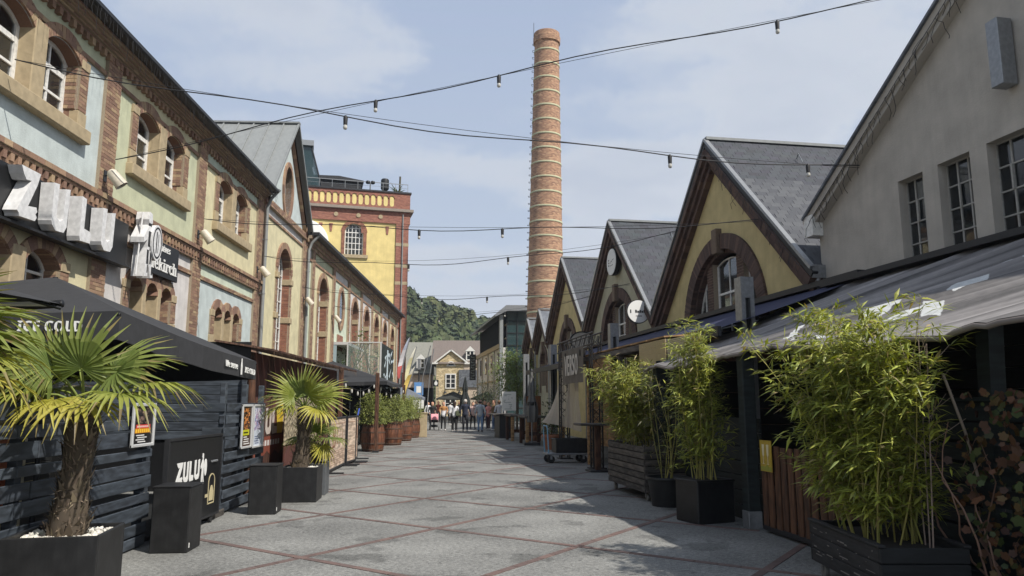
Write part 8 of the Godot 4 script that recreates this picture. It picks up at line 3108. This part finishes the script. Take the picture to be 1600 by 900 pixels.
# ---------------------------------------------------------------- people
func person(label: String, at: Vector3, face: float, c: Dictionary, pose: Dictionary = {}) -> void:
	var H: float = pose.get("h", 1.7) / 1.7
	var st: float = pose.get("stride", 0.1)
	var al: Vector3 = pose.get("hl", Vector3(-0.27, 0.83, 0.08))
	var ar: Vector3 = pose.get("hr", Vector3(0.27, 0.83, 0.08))
	var wide: float = pose.get("wide", 1.0)
	var B := []   # from, to, r0, r1, colour
	var top: Color = c.top
	var leg: Color = c.leg
	var skin := lin(196, 150, 124)
	B.append([Vector3(0, 0.94, 0), Vector3(0, 1.16, 0), 0.155, 0.135, c.get("hip", top)])
	B.append([Vector3(0, 1.16, 0), Vector3(0, 1.33, 0), 0.135, 0.15, top])
	B.append([Vector3(-0.15, 1.37, 0), Vector3(0.15, 1.37, 0), 0.075, 0.075, top])
	B.append([Vector3(0, 1.4, 0), Vector3(0, 1.5, 0.01), 0.06, 0.055, skin])
	B.append([Vector3(0, 1.55, 0.02), Vector3(0, 1.62, 0.01), 0.085, 0.092, skin])
	B.append([Vector3(0, 1.555, 0.1), Vector3(0, 1.57, 0.112), 0.014, 0.012, skin])
	B.append([Vector3(0, 1.62, -0.025), Vector3(0, 1.645, -0.015), 0.098, 0.09, c.hair])
	if c.get("long", false): B.append([Vector3(0, 1.6, -0.06), Vector3(0, 1.38, -0.1), 0.085, 0.06, c.hair])
	for sd in [-1.0, 1.0]:
		var hand: Vector3 = al if sd < 0 else ar
		var sh := Vector3(sd * 0.19, 1.36, 0)
		var el := (sh + hand) / 2 + Vector3(sd * 0.05, -0.02, -0.07)
		B.append([sh, el, 0.058, 0.046, top])
		B.append([el, hand + (el - hand) * 0.15, 0.044, 0.032, c.get("sleeve", top)])
		B.append([hand + (el - hand) * 0.12, hand, 0.033, 0.03, skin])
		B.append([hand, hand + Vector3(0, -0.09, 0.02), 0.03, 0.018, skin])
		var z: float = st * sd
		B.append([Vector3(sd * 0.085, 0.92, 0), Vector3(sd * 0.1, 0.5, z * 0.7 + 0.02), 0.095 * wide, 0.066 * wide, leg])
		B.append([Vector3(sd * 0.1, 0.5, z * 0.7 + 0.02), Vector3(sd * 0.105, 0.09, z), 0.062 * wide, 0.042 * wide * wide, leg])
		B.append([Vector3(sd * 0.105, 0.045, z - 0.03), Vector3(sd * 0.12, 0.035, z + 0.15), 0.044, 0.034, c.shoe])
	var cell := 0.032
	var lo := Vector3(-0.5, -0.06, -0.45)
	var nx := 32
	var ny := 58
	var nz := 29
	var f := PackedFloat32Array()
	f.resize(nx * ny * nz)
	f.fill(1.0)
	var own := PackedInt32Array()
	own.resize(nx * ny * nz)
	var best := PackedFloat32Array()
	best.resize(nx * ny * nz)
	best.fill(9.0)
	for bi in B.size():
		var b: Array = B[bi]
		var p0: Vector3 = b[0]
		var p1: Vector3 = b[1]
		var r: float = maxf(b[2], b[3]) + 0.07
		var mn := p0.min(p1) - Vector3.ONE * r
		var mx := p0.max(p1) + Vector3.ONE * r
		var i0 := maxi(0, int((mn.x - lo.x) / cell)); var i1 := mini(nx - 1, int((mx.x - lo.x) / cell) + 1)
		var j0 := maxi(0, int((mn.y - lo.y) / cell)); var j1 := mini(ny - 1, int((mx.y - lo.y) / cell) + 1)
		var k0 := maxi(0, int((mn.z - lo.z) / cell)); var k1 := mini(nz - 1, int((mx.z - lo.z) / cell) + 1)
		var d := p1 - p0
		var dd := maxf(d.length_squared(), 1e-6)
		for i in range(i0, i1 + 1):
			for j in range(j0, j1 + 1):
				for k in range(k0, k1 + 1):
					var q := lo + Vector3(i, j, k) * cell
					var t := clampf((q - p0).dot(d) / dd, 0, 1)
					var e := (q - p0 - d * t).length() - lerpf(b[2], b[3], t)
					var ix := (i * ny + j) * nz + k
					var o := f[ix]
					var h := maxf(0.03 - absf(o - e), 0.0) / 0.03
					f[ix] = minf(o, e) - h * h * 0.0075
					if e < best[ix]:
						best[ix] = e
						own[ix] = bi
	var mb := MB.new()
	var idx := {}
	for i in nx - 1:
		for j in ny - 1:
			for k in nz - 1:
				var s := 0
				var acc := Vector3.ZERO
				var base := (i * ny + j) * nz + k
				var any_in := false
				var any_out := false
				var v8 := []
				for m in 8:
					var val := f[base + (ny * nz if m & 1 else 0) + (nz if m & 2 else 0) + (1 if m & 4 else 0)]
					v8.append(val)
					if val < 0: any_in = true
					else: any_out = true
				if not (any_in and any_out): continue
				for m in 8:
					for ax in 3:
						if m & (1 << ax): continue
						var m2 := m | (1 << ax)
						if (v8[m] < 0) != (v8[m2] < 0):
							var t: float = v8[m] / (v8[m] - v8[m2])
							var p := Vector3(m & 1, (m >> 1) & 1, (m >> 2) & 1)
							p[ax] += t
							acc += p
							s += 1
				var q := lo + (Vector3(i, j, k) + acc / s) * cell
				var g := Vector3(v8[1] + v8[3] + v8[5] + v8[7] - v8[0] - v8[2] - v8[4] - v8[6], v8[2] + v8[3] + v8[6] + v8[7] - v8[0] - v8[1] - v8[4] - v8[5], v8[4] + v8[5] + v8[6] + v8[7] - v8[0] - v8[1] - v8[2] - v8[3]).normalized()
				mb.col = B[own[base]][4]
				if c.has("stripe") and own[base] in [0, 1, 2, 3] and j % 2 == 0: mb.col = c.stripe
				idx[base] = mb.vert(q * H, g)
	for i in range(1, nx - 1):
		for j in range(1, ny - 1):
			for k in range(1, nz - 1):
				var base := (i * ny + j) * nz + k
				var a := f[base] < 0
				for ax in 3:
					var stp: int = [ny * nz, nz, 1][ax]
					var b := f[base + stp] < 0
					if a == b: continue
					var s1: int = [nz, 1, ny * nz][ax]
					var s2: int = [1, ny * nz, nz][ax]
					var q := [idx.get(base, -1), idx.get(base - s1, -1), idx.get(base - s1 - s2, -1), idx.get(base - s2, -1)]
					if -1 in q: continue
					if a: mb.face4(q[0], q[1], q[2], q[3])
					else: mb.face4(q[3], q[2], q[1], q[0])
	var o := thing("person", label, "person", at, face, "people in the street")
	part(mb, "body", K.cloth, o)
	if c.has("bag"):
		var bg := MB.new()
		bg.bev(Vector3(0, 0.16, 0), Vector3(0.3, 0.3, 0.12), 0.03)
		var bo := thing("shoulder_bag", "dark green bag carried by the person in a white top", "bag", at + Vector3(0.2, 0.86, 0.16), face)
		part(bg, "bag_body", mat(c.bag, 0.8), bo)
		part_tube(bo, "strap", [Vector3(-0.12, 0.3, 0), Vector3(-0.06, 0.55, -0.1), Vector3(0.12, 0.3, 0)], 0.012, K.black_metal)

func people() -> void:
	var P := func(px: float, d: float) -> Vector3:
		return Vector3((px - 750.0) / 1155.0 * d, 0, -d)
	var black := lin(34, 34, 38)
	var navy := lin(40, 44, 60)
	var brown := lin(70, 50, 38)
	var white := lin(214, 214, 216)
	var shoe := lin(206, 202, 196)
	var dsh := lin(50, 46, 44)
	var jean := lin(108, 136, 172)
	person("person in black jacket with long brown hair pushing the pink pram", P.call(677.0, 46.6), 8, {"top": black, "leg": black, "hair": lin(104, 66, 42), "shoe": dsh, "long": true}, {"hl": Vector3(-0.2, 1.0, 0.36), "hr": Vector3(0.2, 1.0, 0.36), "stride": 0.14, "h": 1.66})
	person("person in tan jacket and black trousers walking beside the pink pram", P.call(694.0, 44.6), 4, {"top": lin(166, 118, 72), "hip": white, "leg": black, "hair": brown, "shoe": shoe, "long": true}, {"stride": 0.12, "h": 1.66, "hl": Vector3(-0.2, 1.1, 0.2), "hr": Vector3(0.2, 1.1, 0.2)})
	person("person in white top and wide black trousers with green bag, seen from behind", P.call(711.0, 43.2), 184, {"top": white, "leg": black, "hair": lin(50, 38, 32), "shoe": shoe, "long": true, "bag": Color8(78, 84, 60)}, {"stride": 0.05, "wide": 1.3, "h": 1.68})
	person("grey-haired person in navy jacket, seen from behind in the middle of the street", P.call(727.5, 43.0), 178, {"top": navy, "leg": lin(62, 62, 68), "hair": lin(186, 180, 174), "shoe": lin(190, 186, 180)}, {"h": 1.8, "stride": 0.03, "wide": 1.1})
	person("person in light striped shirt and blue jeans, seen from behind", P.call(750.5, 42.6), 170, {"top": lin(176, 184, 192), "stripe": lin(140, 150, 164), "leg": jean, "hair": lin(58, 46, 40), "shoe": dsh}, {"h": 1.76, "stride": 0.05})
	person("person in pale pink sleeveless top and dark trousers behind the navy jacket", P.call(739.0, 48.0), 20, {"top": lin(206, 176, 168), "sleeve": lin(196, 150, 124), "leg": black, "hair": brown, "shoe": dsh, "long": true}, {"h": 1.64, "stride": 0.12})
	person("person in pink top and dark trousers left in the group by the black pram", P.call(763.5, 45.5), 330, {"top": lin(206, 140, 132), "leg": lin(70, 50, 56), "hair": brown, "shoe": shoe, "long": true}, {"h": 1.64, "hl": Vector3(-0.18, 1.08, 0.24), "hr": Vector3(0.18, 1.06, 0.22)})
	person("person in brown waistcoat and blue jeans in the group by the black pram", P.call(771.5, 44.0), 290, {"top": lin(112, 92, 66), "sleeve": lin(112, 92, 66), "leg": lin(96, 116, 146), "hair": lin(80, 58, 44), "shoe": shoe}, {"h": 1.76, "hl": Vector3(-0.2, 1.05, 0.22)})
	person("person in white shirt with dark sleeves standing beside the black pram", P.call(779.5, 43.6), 200, {"top": lin(200, 200, 204), "sleeve": black, "leg": lin(66, 74, 92), "hair": lin(110, 84, 62), "shoe": dsh}, {"h": 1.74, "stride": 0.14})
	person("person in dark blue clothes behind the striped shirt", P.call(757.5, 47.5), 10, {"top": navy, "leg": lin(52, 60, 80), "hair": lin(60, 44, 36), "shoe": dsh}, {"h": 1.72})
	person("person in white top and black skirt far left behind the pram", P.call(670.5, 60.0), 20, {"top": white, "leg": black, "hair": black, "shoe": dsh, "long": true}, {"h": 1.66})
	person("person in dark coat with white shirt walking away between pram and white top", P.call(704.0, 56.0), 170, {"top": lin(190, 188, 186), "leg": black, "hair": black, "shoe": shoe}, {"h": 1.68, "stride": 0.14})
	person("person in reddish brown jacket far behind the tan jacket", P.call(686.0, 64.0), 0, {"top": lin(110, 60, 48), "leg": black, "hair": black, "shoe": dsh}, {"h": 1.74})
	person("person in black far behind the navy jacket, left of the closed parasol", P.call(718.0, 62.0), 10, {"top": black, "leg": black, "hair": brown, "shoe": dsh, "long": true}, {"h": 1.7})
	person("person in grey shirt standing near the far open parasols", P.call(744.0, 64.0), 40, {"top": lin(130, 130, 134), "leg": navy, "hair": brown, "shoe": dsh}, {"h": 1.75})
	pram("pram with pink hood pushed towards the camera", P.call(680.5, 45.5), 5, Color8(222, 150, 156))
	pram("black pram with white lining beside the bar counter", P.call(787.0, 43.0), 190, Color8(44, 44, 48))

func pram(label: String, at: Vector3, turn: float, hood: Color) -> void:
	var p := thing("pram", label, "pram", at, turn, "prams in the street")
	for q in [[-0.26, 0.38, 0.1], [0.26, 0.38, 0.1], [-0.28, -0.34, 0.14], [0.28, -0.34, 0.14]]:
		var mb := MB.new()
		mb.xf = Transform3D(Basis(Vector3.BACK, PI / 2), Vector3(q[0], q[2], q[1]))
		mb.lathe([[q[2] * 0.6, -0.02], [q[2], -0.02], [q[2], 0.02], [q[2] * 0.6, 0.02]], 16)
		part(mb, "wheel", K.rubber, p)
	for sx in [-0.25, 0.25]:
		part_tube(p, "frame_tube", [Vector3(sx, 0.12, 0.38), Vector3(sx, 0.5, 0.0), Vector3(sx, 1.02, -0.5)], 0.014, K.alu)
		part_tube(p, "frame_tube", [Vector3(sx * 1.1, 0.14, -0.34), Vector3(sx, 0.55, 0.1)], 0.014, K.alu)
	part_tube(p, "handle", [Vector3(-0.25, 1.02, -0.5), Vector3(0.25, 1.02, -0.5)], 0.018, K.black_metal)
	var mb := MB.new()
	mb.prism(PackedVector2Array([Vector2(-0.34, 0.46), Vector2(0.3, 0.46), Vector2(0.42, 0.62), Vector2(-0.42, 0.72)]), -0.2, 0.2)
	var s := part(mb, "seat", mat(Color8(40, 40, 44), 0.85), p)
	s.rotation_degrees.y = -90
	mb = MB.new()
	mb.xf = Transform3D(Basis(Vector3.BACK, PI / 2), Vector3(0, 0.66, 0.02))
	for k in 6:
		var a0 := -0.4 + k * 0.42
		var a1 := a0 + 0.42
		mb.quad(Vector3(cos(a0) * 0.3, 0.21, sin(a0) * 0.36), Vector3(cos(a0) * 0.3, -0.21, sin(a0) * 0.36), Vector3(cos(a1) * 0.3, -0.21, sin(a1) * 0.36), Vector3(cos(a1) * 0.3, 0.21, sin(a1) * 0.36))
		for sy in [0.21, -0.21]: mb.tri(Vector3(0, sy, 0), Vector3(cos(a0) * 0.3, sy, sin(a0) * 0.36), Vector3(cos(a1) * 0.3, sy, sin(a1) * 0.36))
	part(mb, "hood", mat(hood, 0.85), p)
	mb = MB.new()
	mb.bev(Vector3(0, 0.24, -0.1), Vector3(0.4, 0.14, 0.4), 0.03)
	part(mb, "basket", K.canvas_black, p)

# ---------------------------------------------------------------- wires over the street
func wires() -> void:
	var W := [
		[Vector3(-7.6, 6.6, -15.1), rw(10.6, 8.7, 8.6), -0.1, [0.37, 0.53, 0.86], "topmost light cable climbing from the spotlight to the grey-white hall"],
		[Vector3(-7.7, 7.2, -11.8), rw(12.2, 8.7, 6.0), 0.3, [0.36, 0.75, 0.93], "light cable crossing from the left windows to the hall's eaves"],
		[Vector3(-7.6, 6.6, -20.1), rw(16.0, 8.7, 5.9), 0.25, [0.42, 0.57], "light cable crossing to the large ochre gable's arch"],
		[Vector3(-7.6, 6.7, -25.8), rw(21.0, 8.7, 6.8), 0.6, [0.38, 0.62], "light cable crossing to the left slope of the large ochre gable"],
		[Vector3(-7.6, 6.5, -31.5), rw(25.8, 8.7, 5.9), 0.5, [0.4, 0.6], "light cable crossing to the olive gable above its round sign"],
		[Vector3(-7.6, 6.6, -38.5), rw(31.0, 8.7, 6.2), 0.7, [0.45, 0.7], "farthest light cable crossing to the narrow ochre gable"]]
	for w in W:
		var a: Vector3 = w[0]
		var b: Vector3 = w[1]
		var o := thing("light_cable", w[4], "cable", a, 0, "light cables across the street")
		var pts := []
		for i in 25:
			var t := i / 24.0
			pts.append((b - a) * t - Vector3(0, w[2] * 4 * t * (1 - t) + 0.05 * sin(t * 17.0), 0))
		part_tube(o, "cable", pts, 0.011, K.wire, Color(1, 1, 1), 5)
		pts = []
		for i in 13:
			var t := i / 12.0
			pts.append((b - a) * t - Vector3(0, w[2] * 3.2 * t * (1 - t), 0))
		part_tube(o, "carrier_wire", pts, 0.005, K.wire, Color(1, 1, 1), 4)
		for t in w[3]:
			var p: Vector3 = (b - a) * t - Vector3(0, w[2] * 4 * t * (1 - t) + 0.05 * sin(t * 17.0), 0)
			var mb := MB.new()
			mb.lathe([[0.035, -0.15], [0.04, -0.02], [0.02, 0.02]], 10, p)
			var s := part(mb, "socket", K.wire, o)
			mb = MB.new()
			mb.lathe([[0.001, -0.24], [0.03, -0.225], [0.038, -0.19], [0.025, -0.14]], 12, p)
			part(mb, "bulb", K.bulb, s)
